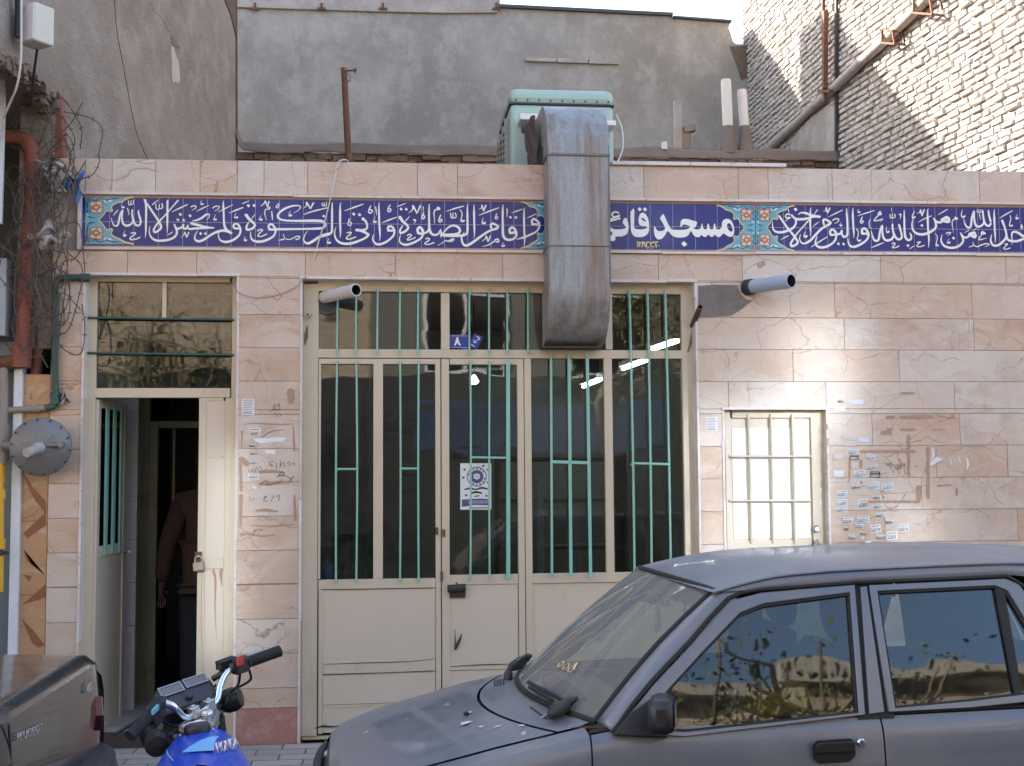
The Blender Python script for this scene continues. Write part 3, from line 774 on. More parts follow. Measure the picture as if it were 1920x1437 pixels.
# floral cartouche ends
om = {k: MB() for k in ('turq', 'yellow_glaze', 'pink_glaze', 'brown_glaze', 'navy_glaze', 'white_glaze')}
BRD = [(1130,98),(1040,112),(985,135),(930,165),(890,200),(830,210),(760,228),(695,262),(655,310),(655,360),(672,400),(640,425),(600,402),(540,410),(492,460),(455,515),(400,568),(368,605),(400,650),(450,700),(490,762),(530,812),(590,832),(630,808),(668,822),(660,870),(640,905),(675,960),(760,1010),(850,1048),(930,1098),(1040,1130),(1130,1152)]
def ornament(fx, fy, s, y0, edge=None):
    """fx: maps the traced x (crop units) to photo px; both ends of the band and the middle medallion share the drawing."""
    T = lambda x, y: (fx(x), fy(y))
    ring = [T(*p) for p in BRD]; ex = fx(60)
    C = spline([(a, b_, 0) for a, b_ in ring], 3)
    cx = [p.x for p in C]; bot = BRD[-1]; V = []
    n = len(C)
    V = [at(p.x, p.y, y0) for p in C]+[at(fx(60), p.y, y0) for p in C]
    om['turq'].add(V, [(i, i+1, n+i+1, n+i) for i in range(n-1)])
    ribbon(om['yellow_glaze'], ring, [3.2*s, 2.2*s, 1.9*s, 2.2*s, 3.2*s], y0-.001, n=3)
    w = 12.0/s
    def rb(k, P, ws, dy): ribbon(om[k], [T(*p) for p in P], [q/w for q in ws], y0-dy, n=4)
    for fy_, up in ((325, 1), (900, -1)):
        c = (300, fy_)
        q = lambda x, y: (c[0]+x, c[1]+y*up)
        om['pink_glaze'].poly([at(*T(*q(a, b_)), y0-.001-1e-5*(up+2)) for a, b_ in ((-130,-95),(-95,-125),(130,-130),(138,100),(110,128),(-100,118),(-135,60))])
        for P in ([(-130,-120),(140,-128),(132,120)], [(-140,-90),(-120,20),(-95,115),(130,125)], [(-60,-30),(-20,-60),(40,-55),(70,-20),(120,-80)], [(60,30),(20,65),(-40,55),(-70,20),(-120,60)], [(0,-60),(0,-125)], [(60,0),(130,10)], [(-60,10),(-130,-40)], [(10,60),(40,120)]):
            rb('brown_glaze', [q(*p) for p in P], [22], .002)
        rb('brown_glaze', [q(-45,0), q(45,0)], [95], .0026); rb('yellow_glaze', [q(-18,0), q(22,0)], [56], .004)
        rb('brown_glaze', [q(-165,-195), q(-175,-150)], [70], .002)
        for P, ws in (([(-110,-200),(-10,-150),(90,-205),(230,-165),(380,-195),(520,-205)], [10,30,20,26,36,20]), ([(170,-175),(225,-90),(235,-45)], [20,30,10]), ([(-215,-90),(-185,-40),(-215,30)], [40,30,12]), ([(-200,60),(-190,180),(-130,225),(-20,235)], [30,14,34,14])):
            rb('navy_glaze', [q(*p) for p in P], ws, .002)
        for P, ws in (([(175,-165),(225,-110),(240,-85)], [14,34,8]), ([(280,-130),(330,-150),(380,-170)], [30,36,8]), ([(-190,150),(-175,195)], [34,12])):
            rb('white_glaze', [q(*p) for p in P], ws, .0032)
ornament(lambda x: 155+x/12, lambda y: 362+y/12, 1.0, TY-.0012)
k = .8
tipH = 1280+1385/12; ornament(lambda x: tipH-(x-368)/12*k, lambda y: 377.5+y/12*.97, .85, TY-.0012)
tipI = 1430+95/12; ornament(lambda x: tipI+(x-368)/12*k, lambda y: 378.5+y/12*.96-.3, .85, TY-.0013)
tipF = 880+1780/12; ornament(lambda x: tipF-(x-368)/12*k, lambda y: 371+y/12*.985, .85, TY-.0012)
tipG = tipF+42; ornament(lambda x: tipG+(x-368)/12*k, lambda y: 373+y/12*.98, .85, TY-.0013)
MB_medal = None
for kk, mb in om.items(): mb.build({'turq':'medallion_field','yellow_glaze':'medallion_border','pink_glaze':'flower','brown_glaze':'flower_outline','navy_glaze':'leaf_scroll','white_glaze':'leaf_highlight'}[kk], MAT[kk], band)
# ------------------------------------------------------------------ glazed street front
def rx(px0, py0, px1, py1, Y): # photo rectangle standing on plane Y -> x0, x1, z0, z1
    ym, xm = (py0+py1)/2, (px0+px1)/2
    return at(px0, ym, Y).x, at(px1, ym, Y).x, at(xm, py1, Y).z, at(xm, py0, Y).z
def pb(mb, px0, py0, px1, py1, y0, y1, z0=None):
    a, b_, c, d = rx(px0, py0, px1, py1, y0); mb.box(a, b_, y0, y1, c if z0 is None else z0, d)
FY = .09
fm = MB()
zb = .12
pb(fm, 567, 532, 596, 1300, FY, FY+.06, zb); pb(fm, 1283, 532, 1307, 1300, FY, FY+.06, zb)
pb(fm, 596.4, 531, 1282.6, 549, FY+.001, FY+.06); pb(fm, 596.4, 656, 1282.6, 672, FY+.001, FY+.06)
for a, b_ in ((827, 843), (1135, 1148)): pb(fm, a, 549.4, b_, 655.6, FY+.002, FY+.06)
pb(fm, 985, 672.4, 998, 1300, FY+.002, FY+.06, zb); pb(fm, 1135, 672.4, 1150, 1092, FY+.003, FY+.058)
pb(fm, 998.4, 1074, 1282.6, 1092, FY+.004, FY+.058)
fm.box(GX0+.01, GX1-.01, FY+.01, FY+.05, .096, .118)
front = fm.build('glazed_front', MAT['cream'], mosque, bevel=.003)
def pane(px0, py0, px1, py1, par, Y=FY+.035, name='pane'):
    mb = MB(); a, b_, c, d = rx(px0, py0, px1, py1, Y); mb.box(a, b_, Y, Y+.004, c, d); return mb.build(name, MAT['glass'], par)
for q in ((594, 547, 829, 657), (841, 548, 1137, 657), (1146, 550, 1285, 657), (996, 671, 1137, 1076), (1148, 671, 1285, 1076)): pane(*q, front)
sheet = MB(); pb(sheet, 998.4, 1092.4, 1282.6, 1300, FY+.018, FY+.03, zb); sheet.build('panel', MAT['cream2'], front)
# left leaf
lf = MB(); Y = FY-.006
pb(lf, 597.5, 673, 606, 1300, Y, Y+.045, .13) if 0 else None
pb(lf, 596.8, 673, 601, 1086, Y, Y+.05); pb(lf, 700, 681, 718, 1086, Y+.001, Y+.048); pb(lf, 817, 673, 826.5, 1360, Y, Y+.05, .135)
pb(lf, 601.2, 673, 816.8, 683, Y+.002, Y+.05); pb(lf, 596.8, 1086.4, 816.6, 1104, Y+.001, Y+.05)
pb(lf, 596.8, 1104.4, 605, 1360, Y, Y+.05, .135); pb(lf, 605.4, 1240, 816.6, 1262, Y+.004, Y+.048); pb(lf, 605.4, 1318, 816.6, 1326, Y+.006, Y+.048)
leaf = lf.build('door_leaf', MAT['cream'], front, bevel=.003)
sp = MB(); pb(sp, 605.4, 1104.4, 816.6, 1239.6, Y+.009, Y+.03); pb(sp, 605.4, 1262.4, 816.6, 1360, Y+.009, Y+.03, .14); sp.build('panel', MAT['cream2'], front)
pane(599, 681, 702, 1088, front); pane(716, 681, 819, 1088, front)
# right leaf with the lock
rl = MB(); Y = FY-.004
pb(rl, 828.5, 673, 843, 1360, Y, Y+.05, .135); pb(rl, 972, 673, 984, 1360, Y, Y+.05, .135); pb(rl, 843.4, 673, 971.6, 684, Y+.002, Y+.05)
pb(rl, 843.4, 1078, 971.6, 1096, Y+.001, Y+.05); pb(rl, 843.4, 1246, 971.6, 1256, Y+.003, Y+.05)
rl.build('door_leaf', MAT['cream'], front, bevel=.003)
sp = MB(); pb(sp, 843.4, 1096.4, 971.6, 1245.6, Y+.009, Y+.03); pb(sp, 843.4, 1256.4, 971.6, 1360, Y+.012, Y+.03, .14); sp.build('panel', MAT['cream2'], front)
pane(841, 682, 974, 1080, front)
# mint bars
def gbar(px0, py0, px1, py1, r=.0068, flat=0, bow=0):
    mb = MB(); p, q = at(px0, py0, FY-.02), at(px1, py1, FY-.02)
    if flat: mb.bar(p, q, flat, .008, (0, 1, 0))
    else:
        P = [p.lerp(q, t/8)+Vector((bow*math.sin(math.pi*t/8), 0, 0)) for t in range(9)]; mb.tube(P, r, 8)
    mb.cyl(p+Vector((0, -.0, -.012)), p+Vector((0, .022, -.012)), .005, 6); mb.cyl(q+Vector((0, 0, .012)), q+Vector((0, .022, .012)), .005, 6)
    return mb.build('bar', MAT['green'], front, smooth=50)
for x in (633, 668, 708, 750, 784): gbar(x, 537+(x-633)*.01, x-1, 666)
for x in (880, 917, 951, 990): gbar(x, 540, x, 667 if x < 940 else 665)
for x, b_ in ((632, -.004), (668, .006), (750, .004), (785, -.003)): gbar(x, 676, x-(2 if x in (632,) else 0), 1093, bow=b_)
for a, b_, y in ((632, 668, 880), (750, 785, 879)): gbar(a, y, b_, y, r=.0075)
gbar(882, 676, 882, 1090, bow=.003); gbar(918, 676, 918, 1089, bow=-.003); gbar(952.5, 675, 953, 1086, flat=.026); gbar(882, 858, 950, 859, r=.008)
gbar(1033, 665, 1035, 1084, r=.0085); gbar(1067, 664, 1070.5, 1083, flat=.021); gbar(1101, 663, 1107.5, 1085, flat=.021); gbar(1035, 866, 1104, 868, flat=.02)
for x0, x1 in ((1180, 1190), (1214, 1222), (1247, 1258)): gbar(x0, 544, x1, 1088, r=.0082, bow=.004)
gbar(1184, 869, 1255, 871, r=.009)
# lock plate, hinge pins, bolts
lk = MB(); pb(lk, 843, 1108, 873, 1121, FY-.012, FY); a, b_, c, d = rx(839, 1096, 873, 1110, FY-.03); lk.tube([(a, FY-.03, (c+d)/2-.004), (b_, FY-.03, (c+d)/2+.004)], (d-c)/2, 14); lk.cyl(((a+b_)/2, FY-.03, d), ((a+b_)/2, FY-.03, d+.012), .006, 8)
lk.build('door_lock', MAT['dark'], front, smooth=40)
lb = MB()
for x, y in ((819, 996), (832, 1000)): pb(lb, x-2.5, y-7, x+2.5, y+7, FY-.016, FY-.004)
pb(lb, 826, 1072, 831, 1090, FY-.014, FY-.004); lb.build('bolt', MAT['rust'], front)
# scorch marks and chipped paint on the sheet
st = MB()
for P, w in (([(853, 1180), (854, 1214)], [1, 2.5]), ([(854, 1216), (862, 1200), (866, 1188)], [6, 5, 1]), ([(592, 1366), (606, 1362), (622, 1363), (636, 1361)], [2, 4, 2.5, 1.5])): ribbon(st, P, w, FY-.0066)
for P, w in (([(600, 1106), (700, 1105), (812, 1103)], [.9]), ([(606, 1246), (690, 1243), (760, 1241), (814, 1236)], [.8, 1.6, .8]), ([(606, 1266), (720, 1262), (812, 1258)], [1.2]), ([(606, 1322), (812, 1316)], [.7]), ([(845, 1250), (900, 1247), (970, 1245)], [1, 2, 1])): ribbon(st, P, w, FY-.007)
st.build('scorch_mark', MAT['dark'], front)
# ------------------------------------------------------------------ narrow entrance
DY = .08
em = MB()
pb(em, 158, 520, 176, 1300, DY, DY+.06, .1); pb(em, 432, 520, 446, 1300, DY, DY+.06, .1)
pb(em, 176.4, 519, 431.6, 529, DY+.001, DY+.06); pb(em, 176.4, 728, 431.6, 746, DY+.001, DY+.06); pb(em, 304, 529.4, 312, 597, DY+.004, DY+.05)
ent = em.build('entrance_frame', MAT['cream'], mosque, bevel=.003)
pane(174, 527, 434, 730, ent, DY+.03)
for y in (598, 664):
    mb = MB(); mb.tube([at(164, y-2, DY-.008), at(300, y, DY-.012), at(438, y+2, DY-.008)], .008, 8); mb.build('bar', MAT['dkgreen'], ent, smooth=50)
fl = MB(); pb(fl, 370, 746.4, 384, 1360, DY, DY+.05, .12); pb(fl, 420, 746.4, 431.6, 1360, DY+.003, DY+.05, .12)
for y0, y1 in ((746.4, 752), (855, 859), (1047, 1067)): pb(fl, 384.4, y0, 419.6, y1, DY+.002, DY+.05)
fl.build('fixed_leaf', MAT['cream'], ent, bevel=.002)
sp = MB(); pb(sp, 384.2, 752, 419.8, 1360, DY+.006, DY+.03, .12); sp.build('panel', MAT['cream2'], ent)
hx, th = at(176.5, 900, DY+.01).x, R(85)
wl, ztop, zbt = at(370, 900, DY).x-hx-.006, ZZ(749, 270, DY), .13
def LP(u, d, z):  # open leaf: u along its width, d out of its street face
    return Vector((hx+u*math.cos(th)+d*math.sin(th), DY+.02+u*math.sin(th)-d*math.cos(th), z))
def lbox(mb, u0, u1, z0, z1, d0, d1): mb.hexa([LP(u0,d1,z0),LP(u1,d1,z0),LP(u1,d0,z0),LP(u0,d0,z0),LP(u0,d1,z1),LP(u1,d1,z1),LP(u1,d0,z1),LP(u0,d0,z1)])
zg0 = 1.34
ol_ = MB(); lbox(ol_, 0, .055, zbt, ztop, -.02, .02); lbox(ol_, wl-.06, wl, zbt, ztop, -.02, .02); lbox(ol_, .056, wl-.061, ztop-.05, ztop, -.019, .019); lbox(ol_, .056, wl-.061, zg0-.07, zg0, -.019, .019); lbox(ol_, .056, wl-.061, zbt, zg0-.071, -.012, .012)
ol_.build('open_leaf', MAT['cream2'], ent, bevel=.003)
g2 = MB(); lbox(g2, .05, wl-.055, zg0-.003, ztop-.045, -.003, .003); g2.build('pane', MAT['glass'], ent)
for u in (.17, .34, .51):
    mb = MB(); lbox(mb, u*wl/.68-.025, u*wl/.68+.025, zg0-.06, ztop-.03, .022, .034); mb.build('bar', MAT['green'], ent)
hd = MB(); p = LP(wl-.03, .05, 1.28); hd.cyl(LP(wl-.03, .018, 1.28), p, .012, 10); hd.cyl(p, p+Vector((.02, -.09, 0)), .011, 10); hd.build('handle', MAT['steel'], ent, smooth=40)
# ------------------------------------------------------------------ hatch window with metal shutter
HY = .055
hm = MB(); pb(hm, 1361, 770, 1372, 1060, HY, HY+.04, 1.11); pb(hm, 1523, 770, 1548, 1060, HY, HY+.04, 1.11); pb(hm, 1372.3, 770, 1522.7, 784, HY+.001, HY+.04); pb(hm, 1372.3, 1013, 1522.7, 1060, HY+.001, HY+.04, 1.11)
hat = hm.build('hatch_frame', MAT['cream'], mosque, bevel=.003)
hs = MB(); pb(hs, 1370, 783, 1525, 1015, HY+.02, HY+.03); hs.build('shutter', MAT['cream2'], hat)
hs = MB(); pb(hs, 1374, 803, 1518, 1010, HY+.015, HY+.0195); hs.build('painted_sun_patch', MAT['white_and_sun_patch'], hat)  # patch of reflected sun on the shutter, painted in as a paler panel
for a, b_ in ((1403, 1409), (1445, 1450), (1485, 1491)):
    mb = MB(); mb.tube([at(a, 777, HY-.004), at((a+b_)/2+1, 900, HY-.014), at(b_, 1019, HY-.004)], .0095, 8); mb.build('bar', MAT['cream'], hat, smooth=50)
for y in (856, 939):
    mb = MB(); mb.tube([at(1368, y, HY-.012), at(1445, y, HY-.026), at(1521, y, HY-.012)], .0085, 8); mb.build('bar', MAT['cream'], hat, smooth=50)
mb = MB(); mb.lathe([(.022, 0), (.026, .012), (.018, .024)], at(1530, 992, HY-.002), (0, -1, 0), 12); mb.tube([at(1524, 1022, HY-.02), at(1532, 1012, HY-.03), at(1538, 1024, HY-.02), at(1530, 1034, HY-.01)], .006, 8); mb.build('hasp', MAT['steel'], hat, smooth=40)
# ------------------------------------------------------------------ rooms behind the glass
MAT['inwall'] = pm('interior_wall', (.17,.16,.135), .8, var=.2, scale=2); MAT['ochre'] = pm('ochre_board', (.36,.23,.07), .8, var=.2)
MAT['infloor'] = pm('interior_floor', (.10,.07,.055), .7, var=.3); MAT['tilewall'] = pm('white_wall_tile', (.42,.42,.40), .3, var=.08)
rm = MB()
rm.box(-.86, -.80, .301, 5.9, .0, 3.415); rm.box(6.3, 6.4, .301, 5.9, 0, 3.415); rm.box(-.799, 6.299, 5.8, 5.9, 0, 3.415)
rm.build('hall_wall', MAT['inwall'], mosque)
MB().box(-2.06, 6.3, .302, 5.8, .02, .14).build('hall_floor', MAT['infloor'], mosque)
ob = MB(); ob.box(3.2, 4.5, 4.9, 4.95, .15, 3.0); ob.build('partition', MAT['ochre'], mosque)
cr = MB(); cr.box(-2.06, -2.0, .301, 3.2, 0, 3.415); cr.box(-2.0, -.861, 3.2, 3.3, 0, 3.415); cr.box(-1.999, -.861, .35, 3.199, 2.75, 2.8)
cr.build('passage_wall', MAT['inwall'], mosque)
tw_ = MB(); YI = 1.35
xw = at(257, 1000, .95).x
tl = MB()
for i in range(9):
    tl.box(-1.998, xw, .93, 1.0, .15+i*.30, .15+i*.30+.297)
tl.build('tiled_wall', MAT['tilewall'], mosque)
pi = MB(); xj = at(278, 1000, YI).x
pi.box(xj, xj+.06, YI, YI+.07, .14, ZZ(790, 330, YI)); pi.box(xj+.061, -.861, YI, YI+.07, ZZ(803, 330, YI), ZZ(790, 330, YI)); pi.box(-1.999, xj-.001, YI+.01, YI+.06, .14, 2.75)
pi.box(at(322, 900, YI).x, at(327, 900, YI).x, YI+.02, YI+.05, 1.2, ZZ(804, 330, YI))
pi.build('inner_door_frame', pm('olive_paint', (.20,.19,.115), .5, var=.15, dirt=(.16,.09,.04)), mosque, bevel=.003)
MB().box(-2.0, -.861, .302, 1.3, .141, .17).build('threshold', MAT['conc'], mosque)
# lit tubes of the hall
ET = emit('lit_tube', (.95, 1, .98), 9.0)
def lamp(p, q, name, label):
    t = MB(); a, b_ = Vector(p), Vector(q); d = (b_-a).normalized(); t.bar(a+Vector((0,0,.045)), b_+Vector((0,0,.045)), .09, .05)
    o = t.build(name, MAT['paper']); tag(o, label, 'lamp', 'fluorescent lamps inside the hall')
    g = MB(); g.tube([a, b_], .018, 10); g.build('lit_tube', ET, o, smooth=60)
    h = MB(); h.bar(a+Vector((0,0,.07)), Vector((a.x, a.y, 3.41)), .012, .012); h.bar(b_+Vector((0,0,.07)), Vector((b_.x, b_.y, 3.41)), .012, .012); h.build('hanger', MAT['dark'], o)
lamp(at(1270, 640, 2.6), at(1224, 655, 3.6), 'tube_lamp', 'lit fluorescent tube seen through the upper right pane of the front')
lamp(at(1212, 676, 3.7), at(1168, 692, 4.8), 'tube_lamp', 'lit fluorescent tube seen at the top of the rightmost tall pane')
lamp(at(1126, 712, 4.4), at(1094, 725, 5.4), 'tube_lamp', 'lit fluorescent tube seen behind three mint bars, lowest of the lamps')
bl = MB(); p = at(889, 716, 3.5); bl.lathe([(.012, .06), (.02, .04), (.04, .015), (.043, 0), (.03, -.018), (.006, -.025)], p, (0,0,1), 16); o = bl.build('ceiling_bulb', emit('lit_bulb', (1,1,.95), 14), smooth=60); tag(o, 'small round lit bulb inside the hall above the poster', 'lamp')
bb = MB(); bb.cyl(p+Vector((0,0,.06)), (p.x, p.y, 3.41), .006, 6); bb.build('flex', MAT['dark'], o)
# things seen dimly inside
def simple(mb, name, mat, label, cat, **k): o = mb.build(name, mat, **k); tag(o, label, cat); return o
lad = MB(); a = at(1008, 1080, 1.2); lad.box(a.x, a.x+.05, 1.2, 1.25, .14, at(1008, 900, 1.2).z)
for i in range(40): lad.box(a.x+.018, a.x+.032, 1.19, 1.1995, .2+i*.033, .215+i*.033)
simple(lad, 'shelf_upright', MAT['steel'], 'grey slotted steel upright standing inside behind the second pane from right', 'upright')
sb = MB()
for z in (.75, 1.15, 1.55, 1.9): sb.box(1.0, 2.1, 2.4, 2.8, z, z+.03)
for x in (1.0, 2.07): sb.box(x, x+.03, 2.4, 2.8, .14, 1.95)
simple(sb, 'book_shelf', MAT['wood'], 'dim open shelf inside the hall behind mint barred panes', 'shelf')
cu = MB(); cu.grid(lambda u, v: (lerp(-.35, .02, u), 1.3+.035*math.sin(u*40), lerp(.3, 1.35, v)), 40, 4)
simple(cu, 'green_curtain', pm('green_cloth', (.03,.11,.045), .9, var=.2), 'dark green cloth hanging inside behind the left glazed leaf', 'curtain')
rl_ = MB(); p, q = at(720, 892, .6), at(816, 893, .6); rl_.bar(p, q, .02, .015); simple(rl_, 'wooden_rail', MAT['wood'], 'thin brown rail inside behind the second glazed pane', 'rail')
# number plates
def plate(pts, label, dig):
    mb = MB(); P = [at(x, y, FY+.029) for x, y in pts]; mb.prism(P, (0, .003, 0)); mb.cm = 1
    for P_, w in dig: ribbon(mb, P_, w, FY+.0275)
    o = mb.build('number_plate', [MAT['bluesign'], MAT['white_glaze']]); tag(o, label, 'number plate')
plate([(843.5, 627.5), (883, 628), (882, 654), (843.5, 653)], 'blue enamel house number plate reading ۸ in the upper centre pane', [([(857.5, 634), (855.5, 642), (853, 647)], [3.2, 4, 3]), ([(857.5, 634), (859, 642), (862.5, 647)], [3.2, 4, 3]), ([(845, 630), (881, 630.4)], [.6]), ([(845, 651.5), (881, 652)], [.6])])
plate([(889, 625.5), (906, 632), (894, 656), (879, 650)], 'small tilted blue number plate leaning beside the ۸ plate', [([(884, 646), (889, 650)], [1.5]), ([(888, 640), (890, 643), (893, 642), (891, 639), (888, 640)], [1.3]), ([(894, 631), (899, 634), (897, 638), (895, 636)], [1.6])])
# poster on the glass
po = MB(); PY = FY+.0335
def rect_(mb, x0, y0, x1, y1, Y): mb.poly([at(x0, y0, Y), at(x1, y0, Y), at(x1, y1, Y), at(x0, y1, Y)])
po.prism([at(863, 869, PY), at(921, 869, PY), at(921, 956, PY), at(863, 956, PY)], (0, .0008, 0))
po.cm = 1; SID[0] = 0
cir = [(894+18*math.cos(t*math.pi/12), 894+18*math.sin(t*math.pi/12)) for t in range(25)]; ribbon(po, cir, [1.6], PY-.0005, n=1)
po.poly([at(894+12.5*math.cos(t*math.pi/12), 894+12.5*math.sin(t*math.pi/12), PY-.0006) for t in range(24)])
for x, y in ((871, 881), (906, 874), (869, 896), (915, 905), (874, 929), (912, 930), (915, 881)): po.poly([at(x+2.4*math.cos(t), y+2.4*math.sin(t), PY-.0005) for t in [k*math.pi/4 for k in range(8)]])
po.poly([at(866, 937, PY-.0005), at(900, 935, PY-.0005), at(918, 936, PY-.0005), at(918, 948, PY-.0005), at(890, 947, PY-.0005), at(866, 951, PY-.0005)])
po.cm = 2
for k in range(14):
    if k in (6, 13): continue
    t = -math.pi*.92+k*math.pi*2/14; c0 = (894+15.2*math.cos(t), 894+15.2*math.sin(t)); ribbon(po, [(c0[0]-1*math.sin(t), c0[1]+1*math.cos(t)), (c0[0]+1*math.sin(t), c0[1]-1*math.cos(t))], [2.2], PY-.0006)
ribbon(po, [(872, 918), (882, 916), (892, 918), (903, 915), (914, 917)], [2.6, 3.6, 2.4, 3.8, 2.6], PY-.0006); ribbon(po, [(883, 925), (893, 923), (903, 925)], [3, 4, 3], PY-.0006)
for y in (952.5, 954): ribbon(po, [(880, y), (916, y-1)], [.8], PY-.0006)
ribbon(po, [(889, 931), (898, 930)], [1.6, 2.2], PY-.0006)
po.cm = 0
po.poly([at(x, y, PY-.0012) for x, y in ((888, 890), (894, 888), (900, 890), (900, 897), (894, 900), (888, 897))])
for y in (939.5, 943): ribbon(po, [(878, y+.5), (916, y)], [.8], PY-.0011)
po.cm = 1
for y in (892.5, 895): ribbon(po, [(890, y), (898, y)], [.6], PY-.0016)
o = po.build('mask_notice', [MAT['paper'], pm('purple_ink', (.11,.085,.20), .8, bmp=0), MAT['ink']]); tag(o, 'white health notice with purple face mask circle taped inside the centre pane', 'poster')
# ------------------------------------------------------------------ neighbouring walls
YB = 9.5
MAT['plaster_back'] = plaster('grey_plaster', (.25,.222,.195), (.325,.295,.262), (.42,.39,.355), (1,1,.8), bs=36, bst=.85)
MAT['plaster_left'] = plaster('raked_plaster', (.275,.212,.166), (.35,.282,.23), (.45,.385,.33), (1,.55,1), rot=(R(28),0,0), bs=38, bst=1.0, bd=.03)
MAT['mudbrick'] = brickm('mud_brick', (.17,.115,.082), (.27,.195,.145), (.13,.08,.055))
MAT['buff'] = brickm('buff_brick', (.485,.43,.37), (.62,.565,.50), (.43,.37,.31), bs=70)
MAT['dark_mortar'] = pm('dark_mortar', (.25,.215,.185), .95, var=.3, bmp=.5, bscale=60)
back = empty('plastered_building'); tag(back, 'grey plastered rear building with stepped roof edge above the roof cooler', 'building')
def pz(px, py): return at(px, py, YB).z
xc = at(1437, 85, YB).x; xl = -14.0; xs_ = at(935, 8, YB).x
P = [(xl, 2.5), (5.75, 2.5), (xc+.06, pz(1437, 80))]
for px, py in ((1422, 82), (1400, 83), (1380, 83), (1374, 78), (1370, 64), (1366, 52), (1370, 40)): P.append((at(px, py, YB).x, pz(px, py)))
P += [(xs_+.02, pz(937, 8)), (xs_, 10.45), (xl, 10.45)]
w = MB(); w.prism([(x, YB, z) for x, z in P], (0, .9, 0)); w.build('wall', MAT['plaster_back'], back)
# ledge: upper part overhangs slightly, with iron stubs
lg = MB(); zl = pz(600, 18)
C = [(xl, zl-.03), (at(700, 15, YB).x, pz(700, 24)), (at(850, 22, YB).x, pz(850, 27)), (xs_-.02, pz(925, 26)), (xs_-.02, 10.4), (xl, 10.4)]
lg.prism([(x, YB-.05, z) for x, z in C], (0, .049, 0)); lg.build('ledge', MAT['conc'], back, bevel=.01)
ir = MB()
for px in (478, 603, 718, 931):
    a = at(px, 6, YB-.06); b_ = at(px, 17, YB-.06); ir.bar(a, b_, .03, .03); ir.bar(b_+Vector((-.06,0,0)), b_+Vector((.06,0,0)), .03, .03)
ir.build('iron_stub', MAT['rust'], back)
cp = MB()
def edge(px0, py0, px1, py1, h):
    a, b_ = at(px0, py0, YB-.06), at(px1, py1, YB-.06); cp.hexa([a, b_, b_+Vector((0,.6,0)), a+Vector((0,.6,0)), a+Vector((0,0,h)), b_+Vector((0,0,h)), b_+Vector((0,.6,h)), a+Vector((0,.6,h))])
edge(936, 13, 1262, 29, .045); edge(1262.5, 33, 1372, 41, .03)
cp.build('roof_edge', pm('bitumen_sheet', (.05,.045,.045), .6, var=.3), back)
sl = MB(); a, b_ = at(985, 112, YB-.03), at(1162, 117, YB-.03)
for i in range(3): sl.bar(a.lerp(b_, i/3+.004), a.lerp(b_, (i+1)/3-.01), .04, .05+.01*i)
sl.build('drip_strip', MAT['conc'], back)
pt = MB(); pt.prism([(x, YB-.012, z) for x, z in [(at(px, py, YB).x, pz(px, py)) for px, py in ((1368, 88), (1400, 86), (1437, 86), (1420, 110), (1408, 140), (1390, 150), (1380, 120))]], (0, .0118, 0)); pt.build('bare_patch', MAT['mudbrick'], back)
# ---- left building: raked plaster side wall + overhanging front
left = empty('corner_building'); tag(left, 'tall brown plastered house at left with overhanging upper storey and raked side wall', 'building')
YL = 6.0
xa, xb_ = -2.075, at(443, 150, YL).x
za = at(105, 190, -.05).z
lw = MB(); kx = (xb_-xa)/YL
YO = -1.05      # front face of the overhang
x_o = xa+kx*YO
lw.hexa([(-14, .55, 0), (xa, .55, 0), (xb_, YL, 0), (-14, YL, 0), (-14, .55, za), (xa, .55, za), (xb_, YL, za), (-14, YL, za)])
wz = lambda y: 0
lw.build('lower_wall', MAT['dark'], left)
l2 = MB(); l2.hexa([(xa-.22, .02, 2.6), (xa, .02, 2.6), (xb_, YL-.01, 2.6), (xb_-.22, YL-.01, 2.6), (xa-.22, .02, za-.015), (xa, .02, za-.015), (xb_, YL-.01, za-.015), (xb_-.22, YL-.01, za-.015)]); l2.build('party_wall', MAT['plaster_left'], left)
lo = MB()
# underside rises in a ragged line from the party corner towards the street
pts = [(.45, za-.02), (.0, za), (-.12, at(95, 165, -.12).z), (-.35, at(70, 140, -.35).z), (-.7, at(30, 118, -.7).z), (YO, at(0, 98, YO).z+.02), (YO, 9.0), (YL, 9.0), (YL, za-.02)]
lo.prism([(xa+kx*y, y, z) for y, z in pts], (-11.9, 0, 0)); lo.build('upper_storey', MAT['plaster_left'], left)
sunblk = MB(); sunblk.box(-14, -3.6, -2.6, YO-.002, 3.2, 9.2); sunblk.build('added_sun_block', MAT['plaster_left'], left)  # unseen block added to keep direct sun off the parked car
ck = MB()
def on_side(px, py, d=.004): p = onp(px, py, (xa, 0, 0), (1, -kx, 0)); return p+Vector((d, 0, 0))
def sidetube(P, r, mb, d=.004): mb.tube(spline([on_side(*p, d) for p in P], 4), r, 6)
sidetube([(214, 0), (219, 60), (232, 130), (243, 190), (256, 250), (276, 298)], .003, ck, .001)
sidetube([(282, 4), (290, 22), (305, 36), (311, 52), (318, 60)], .003, ck, -.001); ck.build('crack', MAT['dark'], left)
pa = MB(); pa.prism([on_side(*p, .006) for p in ((321, 86), (325, 90), (330, 108), (334, 118), (336, 140), (337, 150), (333, 158), (328, 154), (323, 156), (321, 140), (322, 118), (320, 104))], (-.02, 0, 0)); pa.build('pale_patch', pm('pale_plaster', (.50,.42,.345), .95, var=.2, bmp=.5, bscale=30), left)
ho = MB(); ho.prism([on_side(*p, .005) for p in ((320, 66), (324, 68), (330, 80), (338, 90), (330, 89), (322, 82))], (-.02, 0, 0)); ho.build('chipped_hole', MAT['tar'], left)
rb_ = MB(); rb_.prism([on_side(*p, .012) for p in ((420, 0), (442, 0), (442, 70), (432, 30))], (-.03, 0, 0)); rb_.build('bare_brick_corner', MAT['mudbrick'], left)
